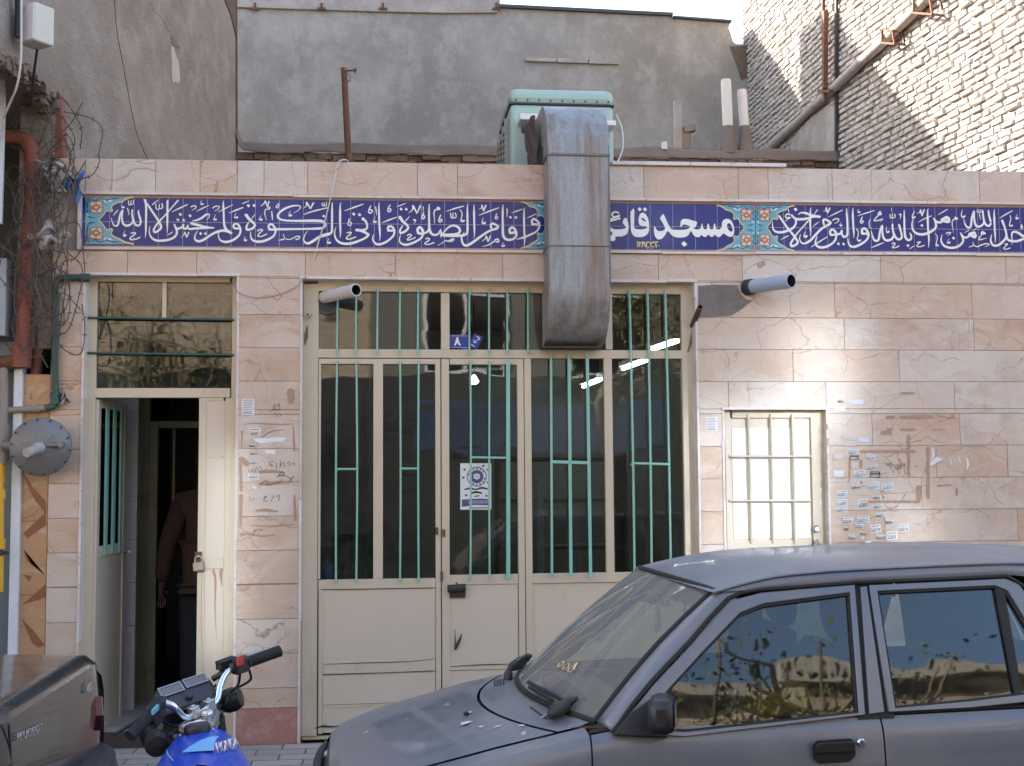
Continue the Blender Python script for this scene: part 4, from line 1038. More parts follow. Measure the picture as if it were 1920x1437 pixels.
rp = MB(); rp.bar(on_side(441.5, 0, .01), on_side(442.5, 300, .01), .02, .02); rp.build('rusty_corner_bead', MAT['rust'], left)
# ragged broken corner + recess under the overhang
rg = MB(); r = random.Random(4)
for i in range(120):
    t = r.random(); y = lerp(.05, -1.0, t); z = interp([(-1.05, at(0, 98, YO).z), (-.7, at(30, 118, -.7).z), (-.35, at(70, 140, -.35).z), (0, za)], y)
    c = Vector((xa+kx*y-r.uniform(0, .12), y, z-r.uniform(-.02, .05))); rg.obox(c, (Vector((1, r.uniform(-.5,.5), r.uniform(-.5,.5))), Vector((r.uniform(-.4,.4), 1, .2)).cross(Vector((1,0,0))) , Vector((0,1,.1))), (r.uniform(.015,.04), r.uniform(.012,.03), r.uniform(.015,.05)))
rg.build('broken_edge', MAT['tar'], left)
# ---- right building: buff brick side wall, every brick laid
right = empty('brick_building'); tag(right, 'tall pale brick side wall at right, half of it in hard sunlight', 'building')
Pc = at(1405, 200, YB); k1, k2 = .02, .10
Pseam = onp(1572, 250, Pc, (1, k1, 0))
def bwall(x0, y0, y1, k, z0, z1, seed, name):
    """bricks on the plane x = x0 + k*(y0-y), from y0 (far) to y1 (near)"""
    rg_ = random.Random(seed); mb = MB(); z = z0; row = 0; BL, BH = .215, .072
    nv = Vector((-1, -k, 0)).normalized(); du = Vector((k, -1, 0)).normalized()
    Lw = (y0-y1)*math.sqrt(1+k*k)
    while z < z1:
        u = -rg_.random()*BL; wob = rg_.uniform(-.006, .006)
        while u < Lw:
            l = BL*rg_.uniform(.55, 1.0) if rg_.random() < .28 else BL*rg_.uniform(.9, 1.06); h = BH-rg_.uniform(.012, .020); out = rg_.uniform(.010, .024)+(.014 if rg_.random() < .08 else 0)
            g = rg_.uniform(.006, .014); a, b_ = max(u+g, 0), min(u+l-g, Lw)
            if b_-a > .03:
                t = rg_.random(); mb.ct = (t, rg_.random(), rg_.random(), 1); sag = rg_.uniform(-.006, .006); tl = rg_.uniform(-.008, .008)
                J = lambda s=.006: Vector((rg_.uniform(-s, s), rg_.uniform(-s, s), rg_.uniform(-s, s)))
                O = Vector((x0, y0, z+wob)); A = O+du*a; B = O+du*b_; up = Vector((0, 0, h)); o1 = nv*out
                i_ = .10
                ca, cb = A+o1+du*.012+Vector((0,0,.008)), B+o1-du*.012+Vector((0,0,.008+sag)); uph = Vector((0,0,h-.016))
                mb.hexa([A+J(), B+Vector((0,0,sag))+J(), cb+J(), ca+J(), A+up+J(), B+up+Vector((0,0,tl))+J(), cb+uph+Vector((0,0,tl))+J(), ca+uph+J()])
            u += l
        z += BH; row += 1
    o = mb.build(name, MAT['buff'], right)
    return o
Ys = Pseam.y; xs0 = Pseam.x
x_far = xs0-k1*(YB-Ys)+0
bwall(xs0-k1*(YB+.2-Ys), YB+.2, Ys, k1, 4.6, 10.6, 1, 'far_brickwork'); bwall(xs0+.004, Ys, -1.0, k2, 4.2, 9.4, 2, 'near_brickwork')
bk = MB()
def slabv(x0, y0, y1, k, z0, z1, th=.5):
    a, b_ = Vector((x0, y0, z0)), Vector((x0+k*(y0-y1), y1, z0)); d = Vector((th, 0, 0)); u = Vector((0,0,z1-z0)); bk.hexa([a, b_, b_+d, a+d, a+u, b_+u, b_+d+u, a+d+u])
slabv(xs0-k1*(YB+.2-Ys)+.004, YB+.2, Ys+.002, k1, 0, 10.6); slabv(xs0+.008, Ys-.002, -1.0, k2, 0, 9.4)
bk.build('wall', MAT['dark_mortar'], right)
nS = lambda px, py, d: onp(px, py, Pseam, (1, k2, 0))+Vector((-d, -d*k2, 0)); nF = lambda px, py, d: onp(px, py, Pseam, (1, k1, 0))+Vector((-d, -d*k1, 0))
sm = MB(); sm.bar(nF(1573, -20, .03), nF(1572.5, 330, .03), .03, .05); sm.build('seam', MAT['dark'], right)
# grey render triangle and the sloping flashing pipe
tg = MB(); tg.prism([nF(*p, .045) for p in ((1571, 195), (1571, 284), (1487, 284), (1490, 262), (1525, 222))], (.03, 0, 0)); tg.build('render_patch', MAT['plaster_back'], right)
dp = MB(); dp.tube(spline([nF(1446, 284, .06), nF(1480, 252, .06), nF(1520, 215, .06), nF(1562, 176, .06)], 4)+spline([nS(1580, 160, .07), nS(1620, 122, .07), nS(1668, 78, .07), nS(1718, 30, .07), nS(1750, -2, .07)], 4), .058, 12)
o = dp.build('drain_pipe', MAT['conc'], smooth=40); tag(o, 'thick concrete coloured pipe running up the brick wall at a slope', 'pipe')
for (px, py, s, lab) in ((1690, 70, 1.0, 'rusty iron bracket box clamped below the sloping pipe'), (1757, 8, 1.5, 'rusty iron bracket at the top edge of the photo holding the sloping pipe')):
    mb = MB(); a = [nS(px+s*x, py+s*y, .14) for x, y in ((-14, -14), (6, -10), (10, 14), (-14, 12))]; b_ = [p+Vector((.12, .02, 0)) for p in a]
    for i in range(4): mb.bar(a[i], a[(i+1) % 4], .022, .022); mb.bar(a[i], b_[i], .02, .02); mb.bar(b_[i], b_[(i+1) % 4], .018, .018)
    o = mb.build('pipe_bracket', MAT['rust']); tag(o, lab, 'bracket')
mb = MB(); mb.bar(nS(1561, -10, .12), nS(1562, 172, .12), .035, .035); mb.bar(nS(1568, 22, .14), nS(1567, 168, .14), .055, .055); mb.bar(nS(1553, 172, .12), nS(1576, 172, .12), .05, .04); mb.bar(nS(1564, 172, .12), nS(1564, 192, .12), .03, .03)
o = mb.build('rusty_post', MAT['rust']); tag(o, 'pair of rusty iron posts clamped upright to the brick wall seam', 'post')
# ---- low mud brick wall with tarred top, behind the roof
low = empty('parapet_wall'); tag(low, 'low crumbling mud brick wall with brown tar capping behind the parapet', 'wall')
YW = 6.0
lb_ = MB(); r = random.Random(8); x0, x1 = xb_, at(1571, 290, YW).x
zt = lambda x: lerp(at(443, 283, YW).z, at(1571, 300, YW).z, (x-x0)/(x1-x0))
for row in range(6):
    x = x0-r.random()*.2
    while x < x1:
        l = r.uniform(.12, .26); h = .075; lb_.ct = (r.random(), r.random(), r.random(), 1); z = zt(x)-(row+1)*.085+r.uniform(-.012, .012); o_ = r.uniform(-.03, .03); J = lambda: r.uniform(-.012, .012)
        if x+l < x1 and r.random() > .05:
            lb_.hexa([(x+J(), YW+o_+J(), z+J()), (x+l-.015+J(), YW+o_+J(), z+J()), (x+l-.015, YW+.2, z), (x, YW+.2, z), (x+J(), YW+o_+J(), z+h+J()), (x+l-.015+J(), YW+o_+J(), z+h+J()), (x+l-.015, YW+.2, z+h), (x, YW+.2, z+h)])
        x += l
lb_.build('mud_bricks', MAT['mudbrick'], low)
co = MB(); co.hexa([(x0, YW+.05, 2.5), (x1, YW+.05, 2.5), (x1, YW+.4, 2.5), (x0, YW+.4, 2.5), (x0, YW+.05, zt(x0)-.002), (x1, YW+.05, zt(x1)-.002), (x1, YW+.4, zt(x1)-.002), (x0, YW+.4, zt(x0)-.002)]); co.build('wall_core', MAT['tar'], low)
def capf(u, v):
    x = lerp(x0, x1, u); nzv = noise.noise(Vector((x*2.2, 3, 0)))*.022+noise.noise(Vector((x*7, 9, 0)))*.01
    yy = YW-.035+v*.05; zz = zt(x)-.015+nzv*(1-v)*1.4+(.125+.03*noise.noise(Vector((x*1.4, 5, 1))))*min(1, v*1.05)
    if u < .014: zz += (1-u/.014)**2*.20
    return (x, yy+noise.noise(Vector((x*3, 1, v)))*.015, zz)
cpm = MB(); cpm.grid(capf, 160, 6); c = cpm.build('tar_capping', MAT['tar'], low, smooth=60); c.modifiers.new('t', 'SOLIDIFY').thickness = -.008
# chimneys standing on the low wall
def chimney(px, py0, py1, rpx, label, tilt):
    a = at(px+tilt, py1, YW+.1); b_ = at(px, py0, YW+.1); r_ = rpx/F*(YW+.1+CD); root = MB()
    root.lathe([(r_, 0), (r_*1.01, (b_-a).length-.03), (r_*.93, (b_-a).length), (r_*.78, (b_-a).length+.001), (r_*.78, (b_-a).length-.15)], a, b_-a, 24, cap=False)
    o = root.build('flue_pipe', MAT['asbestos'], smooth=45); tag(o, label, 'chimney pipe', 'chimney pipes on the low wall')
    base = MB(); base.lathe([(r_*1.9, -.30), (r_*1.5, -.16), (r_*1.12, -.04), (r_*1.06, .03), (r_*.99, .05)], a, (b_-a), 16); base.build('tarred_base', MAT['tar'], o, smooth=60)
chimney(1361, 150, 244, 10, 'taller white fibre cement flue pipe rising from the tarred low wall', 4)
chimney(1391, 169, 244, 9.5, 'shorter white fibre cement flue pipe nearest the brick wall', 5)
mb = MB(); a, b_ = at(1271, 285, YW+.2), at(1270, 189, YW+.2); mb.bar(a, b_, .085, .085); o = mb.build('concrete_post', MAT['conc'], bevel=.006); tag(o, 'short square concrete post on the low wall', 'post')
mb = MB(); a, b_ = at(1287, 285, YW+.25), at(1287, 240, YW+.25); mb.bar(a, b_, .08, .08); mb.obox(at(1292, 243, YW+.2), ((1,0,.2), (0,1,0), (-.2,0,1)), (.07, .06, .035)); mb.obox(at(1283, 262, YW+.22), ((1,.1,0), (0,1,0), (0,0,1)), (.05, .05, .12)); o = mb.build('broken_post', MAT['wood']); tag(o, 'stub of a broken post with a loose block beside the square post', 'post')
mb = MB(); mb.lathe([(.035, 0), (.035, .06), (.03, .09), (.0, .09)], at(1246, 281, YW), (0,0,1), 14); o = mb.build('vent_stub', MAT['whitepvc'], smooth=40); tag(o, 'tiny pale vent stub on the low wall', 'pipe')
# ------------------------------------------------------------------ across the street (seen in the panes and paint, and lights the front)
MAT['street_brick'] = None
m, nt, b = newmat('street_brick'); P = pos(nt)
br = _n(nt, 'ShaderNodeTexBrick'); br.inputs['Scale'].default_value = 1; br.inputs['Brick Width'].default_value = .22; br.inputs['Row Height'].default_value = .075; br.inputs['Mortar Size'].default_value = .009
br.inputs['Color1'].default_value = (.56,.43,.31,1); br.inputs['Color2'].default_value = (.46,.34,.24,1); br.inputs['Mortar'].default_value = (.27,.22,.18,1)
nt.links.new(mapv(nt, P, (1,1,1), (R(90),0,0)), br.inputs[0]); col = mixc(nt, ramp(nt, nz(nt, P, .9, 8, .7), [(.5, 0), (.8, .6)]), br.outputs[0], (.30,.235,.18)); nt.links.new(col, b.inputs['Base Color']); b.inputs['Roughness'].default_value = .9
MAT['street_brick'] = m
MAT['shopdark'] = pm('shop_shutter', (.035,.035,.036), .5, metal=.3, stretch=(.2,1,8), var=.4)
YS = -12.6
def facing_house(x0, x1, h, wins, label, mat):
    o = empty('facing_house'); tag(o, label, 'building')
    mb = MB(); mb.box(x0, x1, YS-6, YS, 0, h); mb.build('wall', mat, o)
    c = MB(); c.box(x0-.1, x1+.1, YS-6, YS+.14, h, h+.16); c.build('cornice', MAT['conc'], o)
    for wx, wz, ww, wh in wins:
        f = MB(); X, Z = x0+wx, wz
        for a, b_, c_, d in ((X-.06, X, Z-.06, Z+wh+.06), (X+ww, X+ww+.06, Z-.06, Z+wh+.06), (X, X+ww, Z-.06, Z), (X, X+ww, Z+wh, Z+wh+.06), (X+ww/2-.03, X+ww/2+.03, Z, Z+wh)): f.box(a, b_, YS+.001, YS+.07, c_, d)
        fr = f.build('window', MAT['paper'], o); g = MB(); g.box(X, X+ww, YS+.004, YS+.03, Z, Z+wh); g.build('pane', MAT['shopdark'], fr)
facing_house(-9, -.2, 6.8, [(1.2, 3.9, 1.5, 1.3)], 'two storey sunlit brick house across the street with a flat cornice', MAT['street_brick'])
facing_house(-.19, 5.4, 7.0, [(1.0, 3.6, 1.3, 1.2), (3.4, 3.6, 1.3, 1.2)], 'lower grey rendered house across the street between two taller ones', MAT['street_brick'])
mb = MB(); mb.box(-.18, 5.39, YS+.0015, YS+.03, 3.1, 5.2); o = mb.build('fascia_panel', pm('grey_render', (.15,.145,.125), .9, var=.2, scale=1.2)); tag(o, 'wide grey rendered fascia above the dark shutters across the street', 'fascia')
facing_house(5.41, 15, 7.3, [(1.2, 4.2, 1.6, 1.3), (5.0, 4.2, 1.6, 1.3)], 'pale plastered house across the street, tallest of the row', pm('ochre_render', (.40,.30,.21), .9, var=.3, scale=1.5, dirt=(.25,.19,.14), dfac=(.45,.6)))
facing_house(-22, -9.01, 6.0, [(9, 3.9, 1.5, 1.3)], 'brick house across the street farthest to the west', MAT['street_brick'])
for x0, x1, lb_ in ((-6.6, -.22, 'dark shop shutters under the brick house across the street'), (-.16, 5.36, 'dark shop shutters under the grey house across the street'), (5.8, 11, 'dark shop shutters under the pale house across the street')):
    mb = MB(); mb.box(x0, x1, YS+.002, YS+.06, .1, 3.5 if x0 < 5 else 2.9)
    for k in range(30): mb.box(x0+.05, x1-.05, YS+.06, YS+.075, .15+k*.09, .15+k*.09+.06)
    o = mb.build('shop_shutter', MAT['shopdark']); tag(o, lb_, 'shutter')
sg_ = MB(); sg_.box(-6.5, -1.2, YS+.01, YS+.12, 2.25, 2.35); sg_.box(.6, 4.9, YS+.01, YS+.14, 2.2, 3.0); o = sg_.build('shop_awning', pm('blue_canvas', (.015,.03,.09), .7), bevel=.01); tag(o, 'long blue canopy board over the shops across the street', 'awning')
struct(MB().box(-40, 40, -12.6, -9.4, -.1, .1).build('far_pavement', MAT['pavers']))
def tree(name, base, h, seed, label):
    r = random.Random(seed); o = empty(name, base); tag(o, label, 'tree', None)
    tk = MB(); tips = []
    def br_(p, d, L, rad, lev):
        pts = [p]; dd = d.copy(); n = 5
        for i in range(n):
            dd = (dd+Vector((r.uniform(-.2,.2), r.uniform(-.2,.2), r.uniform(-.05,.18)))).normalized(); pts.append(pts[-1]+dd*L/n)
        tk.tube(pts, [lerp(rad, rad*.55, i/n) for i in range(n+1)], 8 if lev < 2 else 5)
        if lev >= 3: tips.extend(pts[1:]); return
        for k in range(4 if lev else 5):
            q = pts[r.choice((2, 3, 4, 5)) if lev else r.choice((4, 5))]; a = r.uniform(0, 6.28); e = r.uniform(.25, .95)
            br_(q, Vector((math.cos(a)*math.cos(e), math.sin(a)*math.cos(e), math.sin(e))), L*r.uniform(.5, .72), rad*.5, lev+1)
    br_(Vector((0,0,0)), Vector((.04,.05,1)), h*.42, .14, 0); tk.build('trunk', MAT['wood'], o, smooth=60)
    lf_ = MB()
    for p in tips:
        for k in range(7):
            c = p+Vector((r.gauss(0,.16), r.gauss(0,.16), r.gauss(0,.14))); a = Vector((r.gauss(0,1), r.gauss(0,1), r.gauss(0,1))).normalized(); b_ = a.orthogonal().normalized(); s = r.uniform(.018, .042); t = r.random(); lf_.ct = (t, t, t, 1)
            lf_.add([c-a*s, c+b_*s*.5, c+a*s, c-b_*s*.5], [(0,1,2,3)])
    lf_.build('crown', MAT['leaf'], o, fix=False)
m, nt, b = newmat('leaf'); a = _n(nt, 'ShaderNodeAttribute', attribute_name='tint'); nt.links.new(mixc(nt, a.outputs['Fac'], (.05,.10,.02), (.16,.15,.03)), b.inputs['Base Color']); b.inputs['Roughness'].default_value = .6; MAT['leaf'] = m
tree('plane_tree', (3.6, -10.2, .05), 7.0, 3, 'leafy street tree across the road, reflected in the parked car'); tree('plane_tree', (-3.4, -10.4, .05), 6.2, 11, 'thin street tree across the road in front of the two storey house')

# casement panes standing open across the street: they throw soft patches of sun on the shaded front
m, nt, b = newmat('mirror_pane'); b.inputs['Base Color'].default_value = (.19,.235,.30,1); b.inputs['Metallic'].default_value = 1; b.inputs['Roughness'].default_value = .09; MAT['mirrorpane'] = m
def casement(Q, T, w, h, label):
    Q, T = Vector(Q), Vector(T); n = ((T-Q).normalized()-SD).normalized(); ux = n.cross(Vector((0,0,1))).normalized(); uz = ux.cross(n)
    if uz.z < 0: ux, uz = -ux, -uz
    mb = MB(); mb.obox(Q, (ux, n, uz), (w/2, .004, h/2)); o = mb.build('open_casement', MAT['mirrorpane']); tag(o, label, 'window')
    f = MB(); c = [Q+ux*w/2*a+uz*h/2*b_ for a, b_ in ((-1,-1),(1,-1),(1,1),(-1,1))]
    for i in range(4): f.bar(c[i], c[(i+1) % 4], .04, .03)
    f.bar(Q-n*.005, Vector((Q.x, YS, Q.z)), .03, .03); f.build('sash', MAT['paper'], o)
casement((6.7, -12.1, 4.7), (2.5, 0, 1.72), 1.0, 1.15, 'tilted open window sash across the street, upper right one')
casement((4.6, -12.1, 5.9), (2.95, 0, 2.45), .55, .8, 'small tilted open window sash across the street')
casement((8.2, -12.1, 5.2), (3.55, 0, 1.35), .4, .5, 'tilted open window sash on the pale house, farthest right one')
casement((-1.6, -12.1, 5.7), (-1.0, 0, 1.3), .34, 1.4, 'narrow tilted open window sash on the brick house across the street')
# ------------------------------------------------------------------ evaporative cooler and its duct
MAT['cooler'] = pm('pale_green_enamel', (.36,.475,.405), .5, var=.1, scale=4, dirt=(.20,.21,.17), dfac=(.6,.8), stretch=(1,1,.4), bmp=.08)
m, nt, b = newmat('galvanised'); P = pos(nt)
vo = _n(nt, 'ShaderNodeTexVoronoi'); vo.inputs['Scale'].default_value = 75; nt.links.new(P, vo.inputs['Vector']); sp = _n(nt, 'ShaderNodeSeparateColor'); nt.links.new(vo.outputs['Color'], sp.inputs[0])
col = mixc(nt, sp.outputs[0], (.285,.285,.278), (.335,.333,.325)); sv = mapv(nt, P, (5,5,.45))
col = mixc(nt, ramp(nt, nz(nt, sv, 1.7, 7, .7), [(.46, 0), (.66, .85)]), col, (.20,.12,.07)); col = mixc(nt, ramp(nt, nz(nt, mapv(nt, P, (7,7,.5), (0,0,0), (3,1,2)), 2.5, 6, .65), [(.5, 0), (.75, .7)]), col, (.13,.125,.12))
nt.links.new(col, b.inputs['Base Color']); b.inputs['Metallic'].default_value = .3; b.inputs['Roughness'].default_value = .5
bump(nt, b, math_(nt, 'ADD', nz(nt, P, 3.5, 3, .5), math_(nt, 'MULTIPLY', nz(nt, P, 60, 3, .5), .05)), .25, .03); MAT['galv'] = m
cool = empty('air_cooler'); tag(cool, 'pale green box shaped evaporative cooler on the roof behind the duct', 'air cooler')
YC = .62
cx0, cx1 = at(957, 250, YC).x, at(1151, 250, YC).x; cz1 = at(1050, 196, YC).z; cz2 = at(1050, 169, YC+.03).z
bd = MB(); bd.box(cx0, cx1, YC, YC+.80, 3.55, cz1-.002); bd.build('body', MAT['cooler'], cool, bevel=.03)
ld = MB(); ld.box(cx0-.003, cx1+.003, YC-.003, YC+.803, cz1, cz2); ld.build('lid', MAT['cooler'], cool, bevel=.045)
sm = MB(); sm.box(cx0-.004, cx1+.004, YC-.004, YC+.804, cz1-.006, cz1+.004); sm.build('seam', MAT['dark'], cool)
bo_ = MB()
for i in range(9): bo_.cyl((lerp(cx0+.04, cx1-.04, i/8), YC-.018, cz1+.022), (lerp(cx0+.04, cx1-.04, i/8), YC-.005, cz1+.022), .006, 8)
bo_.build('rivet_row', MAT['dark'], cool)
lv = MB(); lv.box(cx0-.006, cx0-.001, YC+.07, YC+.73, 3.62, cz1-.09)
for i in range(15): z = 3.64+i*(cz1-.15-3.64)/14; lv.hexa([(cx0-.03,YC+.08,z-.012),(cx0-.006,YC+.08,z+.006),(cx0-.006,YC+.72,z+.006),(cx0-.03,YC+.72,z-.012),(cx0-.03,YC+.08,z-.006),(cx0-.006,YC+.08,z+.012),(cx0-.006,YC+.72,z+.012),(cx0-.03,YC+.72,z-.006)])
for y in (.08, .28, .5, .7): lv.box(cx0-.034, cx0-.003, YC+y, YC+y+.025, 3.62, cz1-.09)
lv.build('louvre_panel', pm('louvre', (.30,.29,.25), .6, var=.2, dirt=(.2,.14,.1)), cool)
wb_ = MB()
for x0, x1, y0, y1 in ((975, 1012, 213, 227), (1138, 1155, 226, 238)): a, b_, c, d = rx(x0, y0, x1, y1, YC-.2); wb_.box(a, b_, YC-.2, YC-.02, c+.01, d)
wb_.build('bracket', MAT['white_and_sun_patch'], cool, bevel=.004)
fg = MB(); a, b_, c, d = rx(980, 229, 985, 234, YC-.12); fg.box(cx0+.08, cx0+.2, YC-.004, YC-.001, c-.03, d); fg.build('blue_patch', MAT['bluesign'], cool)
duct = empty('air_duct'); tag(duct, 'bent galvanised sheet metal duct with rust streaks hanging down the front of the building', 'air duct')
dx0, dx1 = at(1028, 400, -.27).x, at(1143, 400, -.27).x
zt, zb_ = at(1085, 203, .02).z, at(1075, 652, .05).z
def arc(cy, cz, r, a0, a1, n=10): return [(cy+r*math.cos(R(lerp(a0, a1, i/n))), cz+r*math.sin(R(lerp(a0, a1, i/n)))) for i in range(n+1)]
ro = .33
zs1 = at(1085, 290, -.27).z; zs2 = at(1085, 461, -.27).z
def dprism(name, P, mat, x0=dx0, x1=dx1, sm=35):
    mb = MB(); mb.prism([(x0, y, z) for y, z in P], (x1-x0, 0, 0)); return mb.build(name, mat, duct, smooth=sm)
up = [(.66, zt)]+arc(-.27+ro, zt-ro, ro, 90, 180)+[(-.27, zs1), (-.04, zs1), (-.04, zt-.30), (-.01, zt-.27), (.66, zt-.27)]
dprism('upper_elbow', up, MAT['galv'])
dprism('shaft', [(-.265, zs1-.001), (-.265, zs2), (-.045, zs2), (-.045, zs1-.001)], MAT['galv'], dx0+.003, dx1-.003)
rl2 = .36
lo_ = [(-.268, zs2-.001)]+arc(-.268+rl2, zb_+rl2, rl2, 180, 262)+[(.088, zb_+.002), (.088, zb_+.34), (-.045, zb_+.42), (-.045, zs2-.001)]
dprism('lower_elbow', lo_, MAT['galv'])
sb_ = MB()
for z, h in ((zs1, .014), (zs2, .006)): sb_.box(dx0-.006, dx1+.006, -.277, -.03, z-h/2, z+h/2)
for x in (dx0, dx1-.004): sb_.box(x, x+.004, -.274, -.268, zs1, zt-ro)
sb_.box(dx0-.004, dx0+.004, -.274, -.267, zb_+rl2, zs1-.01); sb_.box(dx1-.004, dx1+.004, -.274, -.267, zb_+rl2, zs1-.01)
sb_.build('seam', pm('dull_steel', (.16,.16,.165), .5, metal=.6, var=.3), duct)
dm = MB(); dm.box(dx0-.02, dx1-.03, -.06, .09, zb_-.014, zb_-.001); dm.build('mouth_rim', MAT['dark'], duct)
# brown canvas sleeve hanging at the cooler outlet
fl_ = MB()
def slv(u, v):
    y = lerp(.02, .5, u); z = zt-.06-v*.34*(1-.35*u)+.012*math.sin(u*22+v*3); x = dx0-.012-.07*(1-v*.7)*(.4+.6*math.sin(u*3.1))-.01*math.sin(v*9+u*14); return (x, y, z)
fl_.grid(slv, 24, 14); o = fl_.build('canvas_sleeve', pm('brown_canvas', (.085,.06,.055), .9, var=.4), duct, smooth=70); o.modifiers.new('t', 'SOLIDIFY').thickness = .006
# rusty pole on the roof, cords
def pole(): 
    mb = MB(); mb.tube([at(655, 330, 1.5), at(645, 128, 1.5)], [.026, .024], 12); mb.cyl(at(644, 133, 1.48), at(669, 132, 1.48), .008, 8); mb.cyl(at(666, 128, 1.48), at(666, 137, 1.48), .007, 6); mb.tube(spline([at(650, 136, 1.46), at(657, 145, 1.46), at(652, 155, 1.46), at(658, 150, 1.46)], 4), .003, 5)
    return mb.build('iron_pole', MAT['rust'], smooth=50)
tag(pole(), 'thin rusty iron pole leaning up from the roof with a short crossbolt', 'pole')
mb = MB(); mb.tube(spline([at(655, 306, .1), at(648, 300, -.02), at(636, 303, -.05), at(631, 315, -.05)], 5)+spline([at(630.5, 320, -.035), at(622, 362, -.04), at(611, 408, -.02), at(597, 455, -.015), at(588, 486, -.015)], 5), .0045, 6); o = mb.build('white_string', MAT['whitepvc']); tag(o, 'thin white cord hanging from the parapet across the calligraphy tiles', 'string')
mb = MB(); mb.tube(spline([at(1155, 215, YC+.1), at(1166, 240, YC), at(1168, 275, YC-.1), at(1160, 300, YC-.2), at(1153, 307, YC-.3)], 5), .005, 6); o = mb.build('white_hose', MAT['whitepvc']); tag(o, 'thin white hose looping down beside the cooler', 'hose')
mb = MB(); mb.tube(spline([at(438, 530, .03), at(447, 548, -.012), at(480, 558, -.014), at(520, 553, -.014), at(552, 540, -.016), at(566, 526, -.02), at(574, 519, -.03)], 5), .003, 6); o = mb.build('grey_wire', MAT['steel']); tag(o, 'thin wire sagging across the marble pier between the two doors', 'wire')
# pipes through the front
mb = MB(); mb.prism([at(x, y, -.0035) for x, y in ((1309, 536), (1345, 534), (1382, 535), (1389, 552), (1400, 562), (1412, 563), (1388, 582), (1372, 592), (1340, 594), (1310, 595))], (0, .0025, 0)); mb.build('cement_patch', plaster('broken_cement', (.17,.14,.115), (.25,.21,.18), (.33,.29,.255), bs=30, bst=1.0), mosque)
def openpipe(p, q, r, mat, name, wall=.006, n=22):
    d = (q-p).normalized(); L = (q-p).length; mb = MB(); mb.lathe([(r, 0), (r, L), (r-wall, L+.0005), (r-wall, L-.35)], p, d, n, cap=False); mb.cm = 1; mb.lathe([(r-wall-.001, L-.004), (r-wall-.001, L-.09), (0, L-.09)], p, d, n, cap=False); return mb.build(name, [mat, MAT['dark']], smooth=40)
o = openpipe(at(1378, 543, .10), at(1484, 527, -.34), .047, MAT['pvc'], 'drain_spout'); tag(o, 'grey plastic drain spout sticking out of a broken patch in the marble', 'pipe')
c_ = MB(); p, q = at(1378, 543, .10), at(1484, 527, -.34); c_.lathe([(.0485, .10), (.055, .11), (.055, .16), (.0485, .17)], p, (q-p), 22); c_.build('collar', MAT['dark'], o, smooth=30)
o = openpipe(at(608, 558, .10), at(668, 544, -.24), .040, MAT['whitepvc'], 'white_pipe_stub'); tag(o, 'short chipped white pipe poking out above the left leaf of the glazed front', 'pipe')
mb = MB(); p, q = at(614, 572, .13), at(611, 571, .03); mb.lathe([(.070, 0), (.070, .035)], p, (-.1,-1,.12), 24); mb.cm = 1; mb.lathe([(.064, .036), (0, .036)], p, (-.1,-1,.12), 24, cap=False); o = mb.build('flue_collar', [pm('sooty_tin', (.14,.12,.105), .7, var=.5), MAT['dark']], smooth=40); tag(o, 'sooty round flue hole in the pane under the white pipe stub', 'pipe')
o = openpipe(at(585, 588, .14), at(577, 590, .035), .0135, MAT['cream'], 'small_tube'); tag(o, 'tiny open tube end in the cream jamb left of the sooty flue', 'pipe')
o = openpipe(at(1298, 612, .10), at(1313, 576, -.17), .019, MAT['rust'], 'rusty_tube'); tag(o, 'short rusty tube sticking out of the right jamb below the grey spout', 'pipe')
sj = MB(); ribbon(sj, [(576, 612), (574, 630), (572, 646)], [2, 8, 3], FY-.001); ribbon(sj, [(1300, 615), (1296, 640), (1290, 660)], [4, 7, 3], FY-.001); sj.build('soot_stain', MAT['tar'], front)
# ------------------------------------------------------------------ gas fittings, recess and debris at the left
MAT['redpipe'] = pm('red_oxide_paint', (.215,.062,.035), .6, var=.25, dirt=(.12,.05,.035), dfac=(.58,.75), dscale=6)
MAT['greypipe'] = pm('weathered_pipe', (.27,.235,.20), .65, var=.25, dirt=(.14,.09,.06))
MAT['regul'] = pm('grey_cast_metal', (.19,.19,.188), .5, metal=.25, var=.15, dirt=(.2,.16,.12))
MAT['yellow'] = pm('yellow_pipe_paint', (.62,.36,.015), .45, var=.15, dirt=(.2,.13,.05))
MAT['brownmarble'] = marble('brown_marble', (.43,.235,.11), (.52,.31,.165), (.16,.06,.03))
MAT['whitejamb'] = pm('white_jamb_paint', (.66,.68,.70), .4, var=.08, dirt=(.4,.36,.33))
pier = empty('side_pier'); tag(pier, 'narrow brown marble pier with darker triangles left of the pink marble', 'pillar')
pr = MB(); zz = .0; r = random.Random(2)
px0, px1 = at(38, 1000, .0).x, FX0-.003
zt_ = ZZ(702, 60)
while zz < zt_:
    z2 = min(zt_, zz+r.uniform(.32, .55)); pr.ct = (r.random(), r.random()*.4, r.random(), 1); pr.box(px0, px1, .004, .3, zz+.0015, z2-.0015); zz = z2
pr.build('cladding', MAT['brownmarble'], pier)
tri = MB(); md = pm('dark_inlay', (.25,.10,.045), .4, var=.25)
for P_ in ([(40, 880), (62, 915), (86, 940), (86, 965), (60, 930)], [(86, 960), (44, 1000), (52, 1010), (86, 985)], [(44, 1030), (60, 1060), (86, 1080), (50, 1050)], [(41, 1135), (86, 1095), (86, 1120)], [(40, 1160), (60, 1205), (72, 1215), (84, 1210), (60, 1180)], [(44, 1078), (60, 1080), (55, 1092)]): tri.prism([at(x, y, .002) for x, y in P_], (0, .0015, 0))
tri.build('triangle_inlay', md, pier)
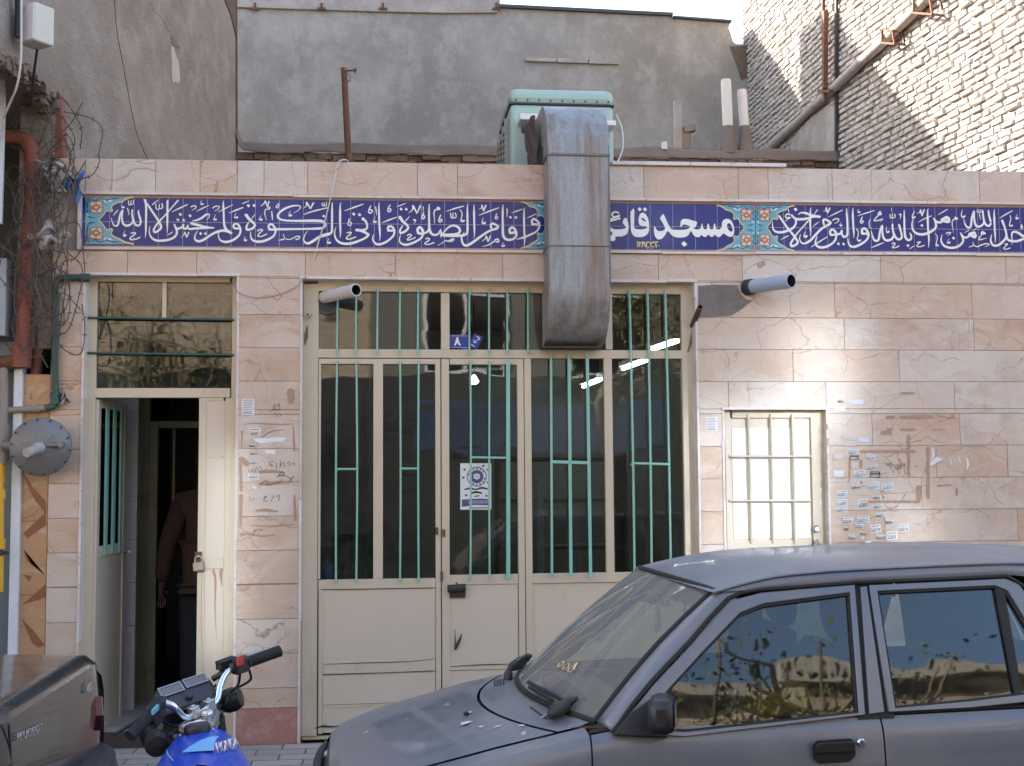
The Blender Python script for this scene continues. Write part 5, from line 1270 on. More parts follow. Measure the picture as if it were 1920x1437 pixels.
jb = MB(); a, b_ = at(19, 1000, -.03).x, at(36, 1000, -.03).x; jb.box(a, b_, -.03, .06, 0, ZZ(690, 28)); o = jb.build('white_door_jamb', MAT['whitejamb'], bevel=.004); tag(o, 'white metal jamb at the far left edge beside the yellow pipe', 'door jamb')
sh_ = MB(); sh_.box(-4.5, a-.004, .03, .09, 0, ZZ(640, 10)); o = sh_.build('steel_shutter', pm('blue_grey_steel', (.12,.15,.18), .45, var=.15)); tag(o, 'blue grey steel shutter at the left edge of the photo', 'shutter')
cb = MB(); a0, b0, c0, d0 = rx(-30, 484, 11, 630, -.12); cb.box(a0, b0, -.12, .05, c0, d0); o = cb.build('meter_cabinet', pm('grey_cabinet', (.33,.36,.38), .5, var=.1), bevel=.006); tag(o, 'grey meter cabinet cut off by the left edge', 'cabinet')
wp = MB(); wp.bar(at(3, 148, -.25), at(-4, 420, -.25), .05, .03); o = wp.build('white_trim_strip', MAT['whitejamb']); tag(o, 'upright white trim strip at the upper left edge', 'trim')
# red pipes
def pipe(P, r, mat, name, label, n=14, fit=()):
    mb = MB(); mb.tube(spline([at(*p) for p in P], 6), r, n)
    for p, q in fit: mb.cyl(at(*p), at(*q), r*1.28, n)
    o = mb.build(name, mat, smooth=50); tag(o, label, 'pipe'); return o
pipe([(-10, 262, -.02), (20, 258, -.03), (45, 262, -.04), (58, 280, -.05), (61, 310, -.05), (58, 400, -.05), (50, 520, -.05), (44, 620, -.05), (41, 668, -.05)], .0475, MAT['redpipe'], 'gas_pipe', 'fat red oxide gas pipe with a bend at its top, left of the barbed wire', fit=[((41.5, 650, -.05), (40, 690, -.05))])
pipe([(92, 250, .12), (90, 330, .10), (85, 450, .08), (76, 560, .06), (68, 690, .05), (64, 720, .05)], .036, pm('dark_red_paint', (.17,.055,.035), .65, var=.3), 'gas_pipe', 'thinner dark red gas pipe just right of the fat red one')
pipe([(-20, 684, -.05), (15, 680, -.05), (40, 678, -.05)], .045, MAT['rust'], 'gas_pipe', 'rusty pipe stub running off the left edge under the fat red pipe')
pipe([(60, 715, .03), (60, 750, .02)], .02, MAT['greypipe'], 'gas_pipe', 'short grey nipple under the dark red pipe', fit=[((60, 722, .03), (60, 734, .03))])
pipe([(168, 521, -.02), (130, 521, -.03), (112, 522, -.035), (105, 532, -.04), (103.5, 560, -.04), (102.5, 650, -.04), (103.5, 735, -.04), (104, 752, -.04), (98, 763, -.04), (85, 765, -.04)], .0215, MAT['dkgreen'], 'gas_pipe', 'slim dark green pipe bending down beside the entrance door', fit=[((103.5, 735, -.04), (104, 758, -.04)), ((150, 521, -.025), (168, 521, -.02))])
pipe([(90, 765, -.04), (40, 768, -.05), (10, 770, -.05)], .02, MAT['greypipe'], 'gas_pipe', 'level weathered pipe just above the grey regulator', fit=[((75, 766, -.04), (62, 767, -.04)), ((16, 770, -.05), (0, 770, -.05))])
pipe([(7, 690, -.06), (7, 760, -.06), (6, 830, -.07), (7, 870, -.07)], .026, MAT['greypipe'], 'gas_pipe', 'upright weathered pipe at the left edge feeding the regulator', fit=[((7, 795, -.07), (7, 862, -.07))])
pipe([(3, 868, -.08), (3, 1000, -.08), (2, 1110, -.08)], .014, MAT['yellow'], 'gas_pipe', 'yellow gas riser at the left edge below the regulator', fit=[((5, 872, -.08), (5, 905, -.08)), ((5, 918, -.08), (5, 936, -.08)), ((5, 1010, -.08), (4, 1030, -.08))])
mb = MB(); mb.cyl(at(-6, 1036, -.1), at(16, 1037, -.1), .01, 8); mb.lathe([(.014, 0), (.02, .02), (.012, .03)], at(4, 1036, -.09), (0,-1,0), 10); o = mb.build('valve_handle', MAT['dark']); tag(o, 'small black valve lever on the yellow riser', 'valve')
reg = empty('gas_regulator'); tag(reg, 'round grey gas regulator disc with a stubby cap in front of the marble edge', 'gas regulator')
rc = at(77, 838, -.17); ax = Vector((.16, -1, -.10)).normalized(); rr_ = 53/F*8.0
mb = MB(); mb.lathe([(rr_*.55, -.09), (rr_*.93, -.05), (rr_*1.0, -.022), (rr_*1.0, -.006), (rr_*.985, .0), (rr_*.985, .008), (rr_*1.0, .013), (rr_*1.0, .022), (rr_*.94, .032), (rr_*.60, .062), (rr_*.30, .078), (.0, .08)], rc, ax, 40); mb.build('disc', MAT['regul'], reg, smooth=35)
bt = MB(); e1 = ax.orthogonal().normalized(); e2 = ax.cross(e1)
for k in range(14):
    d = e1*math.cos(k*math.pi/7)+e2*math.sin(k*math.pi/7); c = rc+d*rr_*.945; bt.cyl(c-ax*.02, c+ax*.042, .006, 6)
bt.build('bolt_ring', MAT['dark'], reg)
rb2 = MB()
for k in range(6):
    d = e1*math.cos(k*math.pi/3)+e2*math.sin(k*math.pi/3); rb2.bar(rc+d*.04+ax*.075, rc+d*rr_*.62+ax*.062, .006, .012, ax)
rb2.build('rib', MAT['regul'], reg)
cp_ = MB(); c0 = rc+ax*.07; ca = Vector((-.35, -1, -.28)).normalized(); cp_.lathe([(.038, 0), (.036, .03), (.029, .035), (.029, .13), (.026, .14), (.0, .14)], c0, ca, 20); cp_.build('cap', pm('worn_cap', (.40,.39,.37), .5, var=.15), reg, smooth=35)
vn = MB(); c1 = rc+ax*.045+Vector((.085, 0, .012)); vn.cyl(c1+Vector((-.05, -.02, 0)), c1+Vector((.055, -.03, .004)), .016, 12); vn.cyl(c1+Vector((.045, -.045, .003)), c1+Vector((.047, -.01, .003)), .019, 12); vn.build('vent', MAT['regul'], reg, smooth=35)
sp_ = MB(); sp_.cyl(rc-ax*.04+Vector((-.05, 0, 0)), at(5, 835, -.12), .034, 14); sp_.build('inlet', MAT['regul'], reg, smooth=35)
# electrical box and cables on the overhang
eb = empty('junction_box'); tag(eb, 'weathered white electrical junction box with cable glands at the upper left', 'junction box')
ec = at(68, 50, -.75); A1 = Vector((.80, -.60, 0)).normalized(); A2 = Vector((.6, .8, 0)).normalized()
mb = MB(); mb.obox(ec, (A1, A2, Vector((0, 0, 1))), (.075, .07, .115)); mb.build('body', pm('aged_white_plastic', (.58,.55,.47), .5, var=.08, dirt=(.4,.34,.26), dfac=(.6,.8)), eb, bevel=.012)
mb = MB(); mb.obox(ec-A2*.072, (A1, A2, Vector((0, 0, 1))), (.068, .004, .108)); mb.build('cover', MAT['whitepvc'], eb, bevel=.003)
g_ = MB()
for z in (.065, .0, -.06): g_.cyl(ec-A1*.07+Vector((0,0,z))-A2*.02, ec-A1*.105+Vector((0,0,z))-A2*.02, .017, 12)
g_.build('cable_gland', MAT['black'], eb, smooth=40)
def cable(P, r, mat, name, label):
    mb = MB(); mb.tube(spline([at(*p) for p in P], 6), r, 7); o = mb.build(name, mat, smooth=60); tag(o, label, 'cable')
cable([(40, -20, -.85), (40, 40, -.86), (39, 110, -.85), (32, 160, -.8), (18, 195, -.7), (4, 225, -.6)], .007, MAT['whitepvc'], 'white_cable', 'white cable running down left of the junction box')
cable([(70, 92, -.74), (66, 120, -.7), (61, 160, -.6), (60, 195, -.5)], .008, MAT['black'], 'black_cable', 'black cable dropping from the bottom of the junction box')
cable([(35, -20, -.8), (35, 40, -.8), (33, 70, -.8)], .022, MAT['dark'], 'black_conduit', 'fat black conduit behind the white cable')
# bare brick strip at the torn wall corner and rubble inside the recess
mb = MB(); mb.prism([at(x, y, .02) for x, y in ((106, 168), (113, 176), (117, 215), (118, 250), (119, 296), (100, 296), (100, 240), (104, 200))], (0, .12, 0)); mb.build('torn_edge', MAT['redpipe'], left, bevel=.01)
# razor sharp tangle of barbed wire
bw = MB(); r = random.Random(21)
def wirepath(P, rad=.0035):
    C = spline([Vector(p) for p in P], 8); bw.tube(C, rad, 5, cap=False); L = 0
    for a, b_ in zip(C, C[1:]):
        L += (b_-a).length
        if L > .085:
            L = 0
            for k in range(2):
                d = Vector((r.gauss(0,1), r.gauss(0,1), r.gauss(0,1))).normalized()*.017; bw.tube([b_-d, b_+d], [.002, .002], 4)
for k in range(46):
    cx, cy = r.uniform(20, 130), r.uniform(230, 620); cc = r.uniform(30, 75); ph = r.uniform(0, 6.28); y0 = r.uniform(-.30, -.06); P = []
    for t in range(8): a = ph+t*.85; P.append(at(cx+cc*math.cos(a)*r.uniform(.7, 1.1)*.7, cy+cc*math.sin(a)*r.uniform(.8, 1.3)+t*r.uniform(-2, 6), y0+.09*math.sin(a*.7)))
    wirepath(P)
for P in ([(120, 210), (170, 222), (192, 245), (185, 290), (186, 305), (170, 330), (130, 338)], [(155, 192), (130, 235), (100, 260), (60, 300), (40, 360), (35, 430)], [(10, 200), (60, 190), (110, 215), (140, 260), (130, 300), (150, 330)], [(165, 420), (160, 455), (140, 485), (118, 495), (105, 560)], [(118, 465), (126, 500), (120, 560), (112, 620), (104, 700), (98, 740)], [(0, 300), (30, 380), (18, 450), (40, 540), (30, 600), (60, 640), (90, 690)]):
    wirepath([at(x, y, -.10-.04*math.sin(x)) for x, y in P])
o = bw.build('barbed_wire', pm('old_wire', (.10,.08,.065), .8, var=.4)); tag(o, 'rusty tangle of barbed wire around the red pipes at the left', 'barbed wire')
def rag(name, label, cx, cy, w, h, Y, mat, seed):
    mb = MB(); r_ = random.Random(seed); ph = [r_.uniform(0, 6) for _ in range(6)]
    def fn(u, v):
        x = cx+w*(u-.5)*(1+.35*math.sin(v*5+ph[0])); y = cy+h*(v-.5)*(1+.4*math.sin(u*6+ph[1]))+h*.25*math.sin(u*9+ph[2]); return at(x, y, Y+.03*math.sin(u*11+ph[3])+.025*math.sin(v*13+ph[4]+u*4))
    mb.grid(fn, 26, 18); o = mb.build(name, mat, smooth=80); tag(o, label, 'rag')
MAT['ragw'] = pm('dirty_white_cloth', (.48,.44,.40), .9, var=.25, dirt=(.2,.17,.14))
rag('torn_rag', 'dirty white rag caught on barbed wire at the parapet corner', 92, 312, 44, 22, -.16, MAT['ragw'], 1); rag('torn_rag', 'crumpled white plastic rag snagged beside the fat red pipe', 92, 442, 62, 34, -.2, MAT['ragw'], 2)
rag('blue_bag', 'scrap of blue plastic bag caught in the wire near the tile band', 138, 352, 32, 40, -.15, pm('blue_film', (.07,.14,.28), .4, var=.5), 3)
rag('torn_rag', 'small beige paper scrap stuck beside the green pipe', 118, 745, 20, 20, -.03, MAT['ragw'], 5)
# ------------------------------------------------------------------ dusty hatch-front saloon in the foreground
def paint(name, c, dustc=(.29,.27,.23), dust=.5, flake=.25, rough=.32, up=True):
    m, nt, b = newmat(name); P = objc(nt)
    g = _n(nt, 'ShaderNodeNewGeometry'); s = _n(nt, 'ShaderNodeSeparateXYZ'); nt.links.new(g.outputs['Normal'], s.inputs[0])
    n1 = nz(nt, P, 2.1, 8, .62, .2); n2 = nz(nt, P, 30, 6, .7)
    d = ramp(nt, n1, [(.38, .18), (.64, 1)])
    if up: d = math_(nt, 'MULTIPLY', d, ramp(nt, s.outputs[2], [(.0, .30), (.75, 1)]))
    d = math_(nt, 'MULTIPLY', math_(nt, 'ADD', math_(nt, 'MULTIPLY', d, .85), math_(nt, 'MULTIPLY', n2, .2)), dust)
    nt.links.new(mixc(nt, d, c, dustc), b.inputs['Base Color'])
    b.inputs['Metallic'].default_value = flake
    r_ = _n(nt, 'ShaderNodeMapRange'); r_.inputs[3].default_value = rough; r_.inputs[4].default_value = .85; nt.links.new(d, r_.inputs[0]); nt.links.new(r_.outputs[0], b.inputs['Roughness'])
    nt.links.new(math_(nt, 'MAXIMUM', math_(nt, 'SUBTRACT', .75, math_(nt, 'MULTIPLY', d, 1.2)), 0), b.inputs['Coat Weight']); b.inputs['Coat Roughness'].default_value = .07
    bump(nt, b, n2, .02, .003); return m
MAT['carpaint'] = paint('slate_blue_paint', (.098,.120,.160), dust=.68); MAT['cardark'] = MAT['black']
MAT['carglass'] = glass('car_glass', (.60,.66,.62), .85, .015); MAT['windscreen'] = glass('dusty_windscreen', (.78,.85,.70), .7, .17, film=True)
MAT['seat'] = pm('grey_upholstery', (.05,.05,.055), .9, var=.3); MAT['dash'] = pm('dashboard', (.055,.055,.055), .8)
X0, Y0, PHI = -.416, -3.20, .0300
car = empty('parked_car', (X0, Y0, 0)); car.rotation_euler = (0, 0, PHI)
tag(car, 'dusty slate blue saloon parked in the foreground at right, bonnet pointing left', 'car')
CM = Matrix.Translation((X0, Y0, 0)) @ Matrix.Rotation(PHI, 4, 'Z'); CI = CM.inverted()
def L3(u, v, w): return Vector((u, -v, w))
SP = (L3(1.3, .775, .905), L3(2.2, .775, .925), L3(2.1, .578, 1.40))   # plane of the side glass, street side
_nl = (SP[1]-SP[0]).cross(SP[2]-SP[0]).normalized()
if _nl.y > 0: _nl = -_nl
def sgp(px, py, out=0.0):
    return CI @ onp(px, py, CM @ SP[0], (CM.to_3x3() @ _nl)) + _nl*out
mir = lambda p: Vector((p.x, -p.y, p.z))
WB = [(.18,.58),(.21,.64),(.27,.69),(.42,.74),(.60,.785),(.8,.835),(1.0,.875),(1.15,.905),(1.5,.915),(2.1,.925),(3.0,.94),(3.4,.945),(3.8,.925),(3.93,.88)]
VM = [(.18,.50),(.20,.58),(.24,.655),(.32,.72),(.48,.775),(.8,.80),(3.0,.80),(3.5,.785),(3.8,.75),(3.9,.70),(3.93,.64)]
wbf = lambda u: interp(WB, u); vmf = lambda u: interp(VM, u)
def sect(u):
    wb, vm = wbf(u), vmf(u); b0 = .22
    P = [(vm-.07, b0), (vm-.012, b0+(wb-b0)*.27), (vm, b0+(wb-b0)*.55), (vm-.006, b0+(wb-b0)*.80), (vm-.020, b0+(wb-b0)*.935), (vm-.045, wb)]
    return [Vector((0, a, c)) for a, c in P]
def side(u, t, s=1, inset=0.0):
    C = spline(sect(u), 6); x = t*(len(C)-1); i = min(int(x), len(C)-2); p = C[i].lerp(C[i+1], x-i); return L3(u, (p.y-inset)*s, p.z-inset*.2)
def topw(u, v): return wbf(u)+.012+.030*(1-min(1, abs(v)/.66)**2)
def vedge(u): return vmf(u)-.135
def cpart(mb, name, mat, parent=None, sm=35, bev=0, sol=0):
    o = mb.build(name, mat, parent or car, smooth=sm, bevel=bev)
    if sol: o.modifiers.new('t', 'SOLIDIFY').thickness = sol
    return o
def upanel(u0, u1, s, n=16, t0=0.0, t1=1.0):
    return lambda a, b_: side(lerp(u0, u1, a), lerp(t0, t1, b_), s)
uS, uF = 2.125, 1.10
# inner dark shell so that shut lines read black
sh0 = MB(); sh0.grid(lambda a, b_: (lambda u, k: side(u, min(1, abs(k)) if 0 else 0, 1))(0, 0) if 0 else side(lerp(.20, 3.9, a), b_, 1, .012), 60, 16); sh0.grid(lambda a, b_: side(lerp(.20, 3.9, a), b_, -1, .012), 60, 16)
sh0.grid(lambda a, b_: L3(lerp(.20, 1.2, a), lerp(-1, 1, b_)*(vmf(lerp(.20, 1.2, a))-.05), topw(lerp(.20, 1.2, a), lerp(-.7, .7, b_))-.028), 30, 12)
sh0.build('inner_shell', MAT['rubber'], car, smooth=40)
for s in (1, -1):
    mb = MB(); mb.grid(upanel(.21, uF-.003, s), 24, 18)
    mb.grid(lambda a, b_: (lambda u: (lambda p, q: p.lerp(q, b_))(side(u, 1, s), L3(u, s*(vedge(u)+.003), topw(u, vedge(u))-.002)))(lerp(.21, uF-.003, a)), 24, 3); cpart(mb, 'fender', MAT['carpaint'], sm=50)
    mb = MB(); mb.grid(upanel(uF+.003, uS-.003, s), 16, 18); d = cpart(mb, 'front_door', MAT['carpaint'], sm=50)
    mb2 = MB(); mb2.grid(upanel(uS+.003, 2.93, s), 14, 18); d2 = cpart(mb2, 'rear_door', MAT['carpaint'], sm=50)
    mb = MB(); mb.grid(upanel(2.936, 3.92, s), 18, 18); cpart(mb, 'rear_wing', MAT['carpaint'], sm=50)
    sl_ = MB(); sl_.tube([side(lerp(uF, 2.93, k/20), 1, s)+Vector((0, s*.012, .006)) for k in range(21)], .009, 6); cpart(sl_, 'waist_seal', MAT['rubber'], sm=60)
    if s == 1: door_n, rdoor_n = d, d2
uh = lambda v: 1.0-.19*(1-(abs(v)/.66)**2); ub = lambda v: 1.135-.165*(1-(abs(v)/.68)**2)
hm_ = MB(); hm_.grid(lambda a, b_: (lambda v0: (lambda u: (lambda v: L3(u, v, topw(u, v)+.004))(v0*vedge(u)))(lerp(.225, uh(v0*.66)-.006, a)))(lerp(-1, 1, b_)), 36, 24)
hm_.grid(lambda a, b_: (lambda v0: L3(.225-.025*a, v0*(vedge(.225)-.02*a), topw(.225, v0*.6)+.004-.085*a))(lerp(-1, 1, b_)), 4, 24)
bon = cpart(hm_, 'bonnet', MAT['carpaint'], sm=50)
cw = MB(); cw.grid(lambda a, b_: (lambda v: (lambda u: L3(u, v, topw(min(u, 1.1), v)+.004+.035*max(0, a-.6)))(lerp(uh(v)+.006, ub(v)+.01, a)))(lerp(-.66, .66, b_)), 10, 30); cpart(cw, 'cowl', MAT['carpaint'], sm=50)
gr = MB()
for k in range(9):
    u_ = .965+k*.0125; gr.bar(L3(u_, .30, topw(.95, .3)+.011), L3(u_+.03, .50, topw(.97, .5)+.011), .005, .004)
for k in range(5): u_ = .90+k*.0125; gr.bar(L3(u_+.02, -.44, topw(.93, .44)+.011), L3(u_, -.26, topw(.9, .26)+.011), .005, .004)
cpart(gr, 'cowl_vent', MAT['rubber'])
ng = MB(); p = L3(.74, .16, topw(.74, .16)+.006); ng.lathe([(.011, 0), (.012, .006), (.006, .011), (0, .011)], p, (0,0,1), 10); cpart(ng, 'washer_jet', MAT['rubber'])
sp_ = MB(); r = random.Random(12)
for (px, py, a, l) in ((838, 1325, 12, .030), (873, 1361, 8, .05), (880, 1338, 4, .026), (934, 1365, 10, .03), (978, 1362, 14, .028), (685, 1378, 20, .030), (902, 1366, 6, .022), (1020, 1344, 10, .02), (984, 1376, 12, .03), (762, 1352, 22, .014)):
    for k in range(3 if l < .045 else 9):
        o_ = CI @ atz(px+r.uniform(-5, 5), py+r.uniform(-3, 3), .85); u_, v_ = o_.x, -o_.y
        for _ in range(3):
            z_ = topw(u_, v_); o_ = CI @ atz(px+r.uniform(-3, 3)*1, py+r.uniform(-2, 2), z_); u_, v_ = o_.x, -o_.y
        ll, ww = l*r.uniform(.5, 1), l*r.uniform(.08, .2); an = R(a+r.uniform(-40, 40)); e = Vector((math.cos(an), math.sin(an), 0)); f = Vector((-e.y, e.x, 0)); c0 = L3(u_, v_, 0)
        sp_.poly([(lambda q: (q.x, q.y, topw(q.x, -q.y)+.0085+k*.0003))(c0+e*x*ll/2+f*y*ww) for x, y in ((-1, 0), (-.4, .9), (.5, .7), (1, 0), (.3, -.9), (-.6, -.6))])
sp_.build('bird_dropping', MAT['white_and_sun_patch'], bon)
# front end (bumper, lamps), rear end, wheels
fb = MB(); fb.grid(lambda a, b_: (lambda v: L3(.20+.15*abs(v/.70)**3+.04*(1-math.cos((b_-.5)*2.4)), v, lerp(.22, .50, b_)))(lerp(-.66, .66, a)), 24, 8); cpart(fb, 'front_bumper', MAT['black'], sm=60, sol=.05)
gf = MB(); gf.grid(lambda a, b_: L3(.19+.05*abs(lerp(-1, 1, a))**3, lerp(-.60, .60, a), lerp(.50, .64, b_)), 20, 4); cpart(gf, 'grille', MAT['dark'], sol=.03)
for s in (1, -1):
    mb = MB(); mb.grid(lambda a, b_: L3(.20+.10*a*a, s*lerp(.33, .58, a), lerp(.52, .635, b_)), 8, 4); cpart(mb, 'headlight', MAT['paper'], sol=.02)
rb3 = MB(); rb3.grid(lambda a, b_: L3(3.98-.10*abs(lerp(-1, 1, a))**3, lerp(-.74, .74, a), lerp(.25, .52, b_)), 20, 5); cpart(rb3, 'rear_bumper', MAT['black'], sol=.05)
tk_ = MB(); tk_.grid(lambda a, b_: (lambda u: L3(u, lerp(-1, 1, b_)*(vmf(u)-.042), wbf(u)+.002+.03*(1-abs(lerp(-1, 1, b_))**3)))(lerp(3.33, 3.9, a)), 12, 12); tk_.grid(lambda a, b_: L3(3.9+.03*a, lerp(-1, 1, b_)*(vmf(3.9)-.04), topw(3.9, 0)-.004-.4*a), 8, 12); cpart(tk_, 'boot_lid', MAT['carpaint'], sm=50)
for s in (1, -1):
    mb = MB(); mb.box(3.90, 3.945, s*.45, s*.66, .60, .78); cpart(mb, 'tail_light', pm('red_lens', (.07,.010,.006), .3) if s == 1 else bpy.data.materials['red_lens'], sm=None, bev=.01)
for u in (.70, 2.92):
    for s in (1, -1):
        mb = MB(); mb.lathe([(.13, -.10), (.25, -.09), (.27, -.05), (.27, .03), (.255, .055), (.17, .06)], L3(u, s*.765, .275), (0, -s, 0), 32); w = cpart(mb, 'wheel', MAT['rubber'], sm=40)
        mb = MB(); mb.lathe([(.17, .03), (.165, .052), (.05, .045), (.03, .066), (0, .066)], L3(u, s*.768, .275), (0, -s, 0), 24); cpart(mb, 'rim', MAT['steel'], w, sm=40)
        mb = MB(); mb.lathe([(.325, .0), (.325, .046), (.0, .0461)], L3(u, s*.752, .29), (0, -s, 0), 32); cpart(mb, 'wheel_arch', MAT['rubber'])
# windscreen
WT = lambda v: 1.605-.10*(1-(abs(v)/.56)**2)
def ws(a, b_):
    v = lerp(-1, 1, b_); p = L3(ub(v*.675), v*.675, .925+.012*(1-v*v)); q = L3(WT(v*.55), v*.55, 1.352+.030*(1-v*v)); m_ = p.lerp(q, a); return m_+Vector((-.03, 0, .028))*math.sin(math.pi*a)*.45
wm = MB(); wm.grid(ws, 16, 24); wso = cpart(wm, 'windscreen', MAT['windscreen'], sm=60)
edge = [ws(0, k/24) for k in range(25)]+[ws(k/12, 1) for k in range(1, 13)]+[ws(1, 1-k/24) for k in range(1, 25)]+[ws(1-k/12, 0) for k in range(1, 12)]
sl = MB(); sl.tube(edge, .0115, 8, closed=True); cpart(sl, 'windscreen_seal', MAT['rubber'], sm=60)
sb3 = MB(); sb3.grid(lambda a, b_: ws(.86+.14*a, b_)+Vector((.003, 0, -.006)), 3, 20); cpart(sb3, 'sun_band', pm('tinted_band', (.02,.03,.03), .3), sm=60)
for k0, (b0, bt) in enumerate(((.26, .055), (.865, .64))):
    wi = MB(); p = ws(-.045, b0)+Vector((-.02, 0, .012)); t_ = ws(.05, bt)+Vector((-.03, 0, .026)); m_ = ws(.03, b0+(.03 if k0 else -.02))+Vector((-.035, 0, .03))
    wi.lathe([(.02, -.01), (.018, .02), (.008, .03)], p, (0,0,1), 10); wi.tube(spline([p+Vector((0,0,.02)), m_, ws(.045, lerp(b0, bt, .5))+Vector((-.032, 0, .028)), t_], 5), [.011]*11+[.008]*5, 7)
    wi.bar(ws(.02, lerp(b0, bt, .2))+Vector((-.02, 0, .014)), ws(.035, bt)+Vector((-.02, 0, .014)), .012, .010); cpart(wi, 'wiper', MAT['black'], sm=50)
# cloth wrapped round each wiper pivot
for px, py, k in ((992, 1262, 0), (1047, 1340, 1)):
    p = ws(-.02, .10 if k == 0 else .90)+Vector((-.03, 0, .015)); cl_ = MB()
    cl_.tube([p+Vector((-.045, .004*i, -.01+.01*i)) if 0 else p+Vector((.02*i-.04, .012*math.sin(i*2), .012*i-.012)) for i in range(6)], [.010, .022, .026, .022, .016, .008], 9); cpart(cl_, 'wiper_cover', MAT['dark'], sm=70)
st_ = MB()
def wsr(pts, w):   # thin marks on the screen, lower near corner
    for a, b_ in zip(pts, pts[1:]): st_.bar(ws(*a)+Vector((-.004, 0, .005)), ws(*b_)+Vector((-.004, 0, .005)), w, .0015)
for j, b0 in enumerate((.66, .705, .745)):
    C = [(.235+.022*math.sin(t*math.pi/5), b0+.014*math.cos(t*math.pi/5)) for t in range(11)]; wsr(C, .004)
wsr([(.225, .645), (.225, .675)], .003); wsr([(.25, .74), (.28, .745), (.235, .76)], .008); wsr([(.215, .735), (.215, .765)], .004)
st_.build('screen_marks', MAT['yellow_glaze'], wso)
# A pillars, roof, side frames
gap = [(1150, 1374), (1184, 1325), (1220, 1281), (1256, 1242), (1293, 1204), (1330, 1160), (1366, 1122), (1392, 1111), (1424, 1106), (1606, 1092)]
GP = [sgp(*q) for q in gap]
def along(C, t):
    L = [0]
    for a, b_ in zip(C, C[1:]): L.append(L[-1]+(b_-a).length)
    d = t*L[-1]
    for i in range(len(C)-1):
        if d <= L[i+1] or i == len(C)-2: return C[i].lerp(C[i+1], (d-L[i])/max(1e-9, L[i+1]-L[i]))
rail_px = [(1336, 1113), (1390, 1097), (1453, 1083), (1520, 1076), (1585, 1071), (1750, 1063), (1880, 1058)]
RL = [sgp(*q, .004) for q in rail_px]
e = RL[-1]; RL += [L3(2.85, .570, 1.425), L3(3.14, .566, 1.412), L3(3.28, .55, 1.35)]
GPA = GP[:8]
for f in (lambda p: p, mir):
    ap = MB(); WE = [ws(k/12, 1)+Vector((.004, -.006, .002)) for k in range(13)]
    ap.grid(lambda a, b_: (lambda p, q: f(p.lerp(q, b_)+Vector((-.01, -.010, .012))*math.sin(math.pi*b_)))(along(WE, a), along(GPA, a)), 20, 6); cpart(ap, 'windscreen_pillar', MAT['carpaint'], sm=60, sol=.006)
    rs = MB(); top_l = [ws(1, 1)+Vector((.004, -.006, .002))]+RL; bot_l = [GP[7]]+[sgp(1424, 1106), sgp(1470, 1102), sgp(1540, 1097), sgp(1606, 1092), sgp(1750, 1085), sgp(1890, 1078), L3(2.90, .587, 1.372), L3(3.18, .60, 1.31)]
    rs.grid(lambda a, b_: (lambda p, q: f(p.lerp(q, b_)+_nl*.006*math.sin(math.pi*b_)))(along(top_l, a), along(bot_l, a)), 30, 4); cpart(rs, 'roof_rail', MAT['carpaint'], sm=60)
    cpl = MB(); A_ = [L3(2.78, .588, 1.37), L3(2.86, .655, 1.18), L3(2.94, .775, .935)]; B_ = [L3(3.24, .55, 1.34), L3(3.38, .62, 1.13), L3(3.52, .735, .945)]
    cpl.grid(lambda a, b_: f(along(A_, a).lerp(along(B_, a), b_)), 10, 6); cpart(cpl, 'rear_pillar', MAT['carpaint'], sm=60, sol=.006)
def roof(a, b_):
    v = lerp(-1, 1, b_); t = a; e_ = along(top_l, t); vr = -e_.y; u0 = WT(v*.55)-WT(.55); cr = .047*min(1, .5+2.2*t)*(1 if t < .9 else 1-.4*(t-.9)/.1)
    return L3(e_.x+u0*(1-t)**2, v*vr, e_.z+cr*(1-abs(v)**2.4))
rf = MB(); rf.grid(roof, 40, 30); cpart(rf, 'roof', MAT['carpaint'], sm=60)
for f in (lambda p: p, mir):
    drip = MB(); drip.tube([f(p+_nl*.004) for p in spline(RL, 3)], .006, 6); cpart(drip, 'drip_moulding', MAT['carpaint'], sm=60)
rwn = MB(); rwn.grid(lambda a, b_: (lambda v: L3(3.24, v*.55, 1.34+.03*(1-v*v)).lerp(L3(3.50+.05*(1-v*v), v*.66, .955+.02*(1-v*v)), a))(lerp(-1, 1, b_)), 8, 16); cpart(rwn, 'rear_window', MAT['carglass'], sm=60)
def loop(L): return [sgp(*q) for q in L]
FO = [(1153, 1374), (1225, 1284), (1297, 1208), (1370, 1126), (1428, 1111), (1603, 1096), (1623, 1340), (1285, 1381)]
FI = [(1196, 1368), (1256, 1290), (1320, 1220), (1388, 1149), (1432, 1132), (1594, 1111), (1611, 1337), (1286, 1373)]
FG = [(1204, 1362), (1262, 1290), (1324, 1222), (1390, 1154), (1434, 1137), (1590, 1116), (1606, 1333), (1288, 1367)]
RO = [(1630, 1097), (1760, 1091), (1886, 1085), (1912, 1096), (1962, 1170), (1985, 1310), (1820, 1327), (1667, 1335)]
RI = [(1645, 1108), (1760, 1103), (1866, 1098), (1890, 1108), (1935, 1180), (1955, 1298), (1820, 1315), (1679, 1328)]
RG = [(1649, 1112), (1760, 1107), (1864, 1102), (1886, 1112), (1930, 1184), (1949, 1294), (1820, 1310), (1682, 1323)]
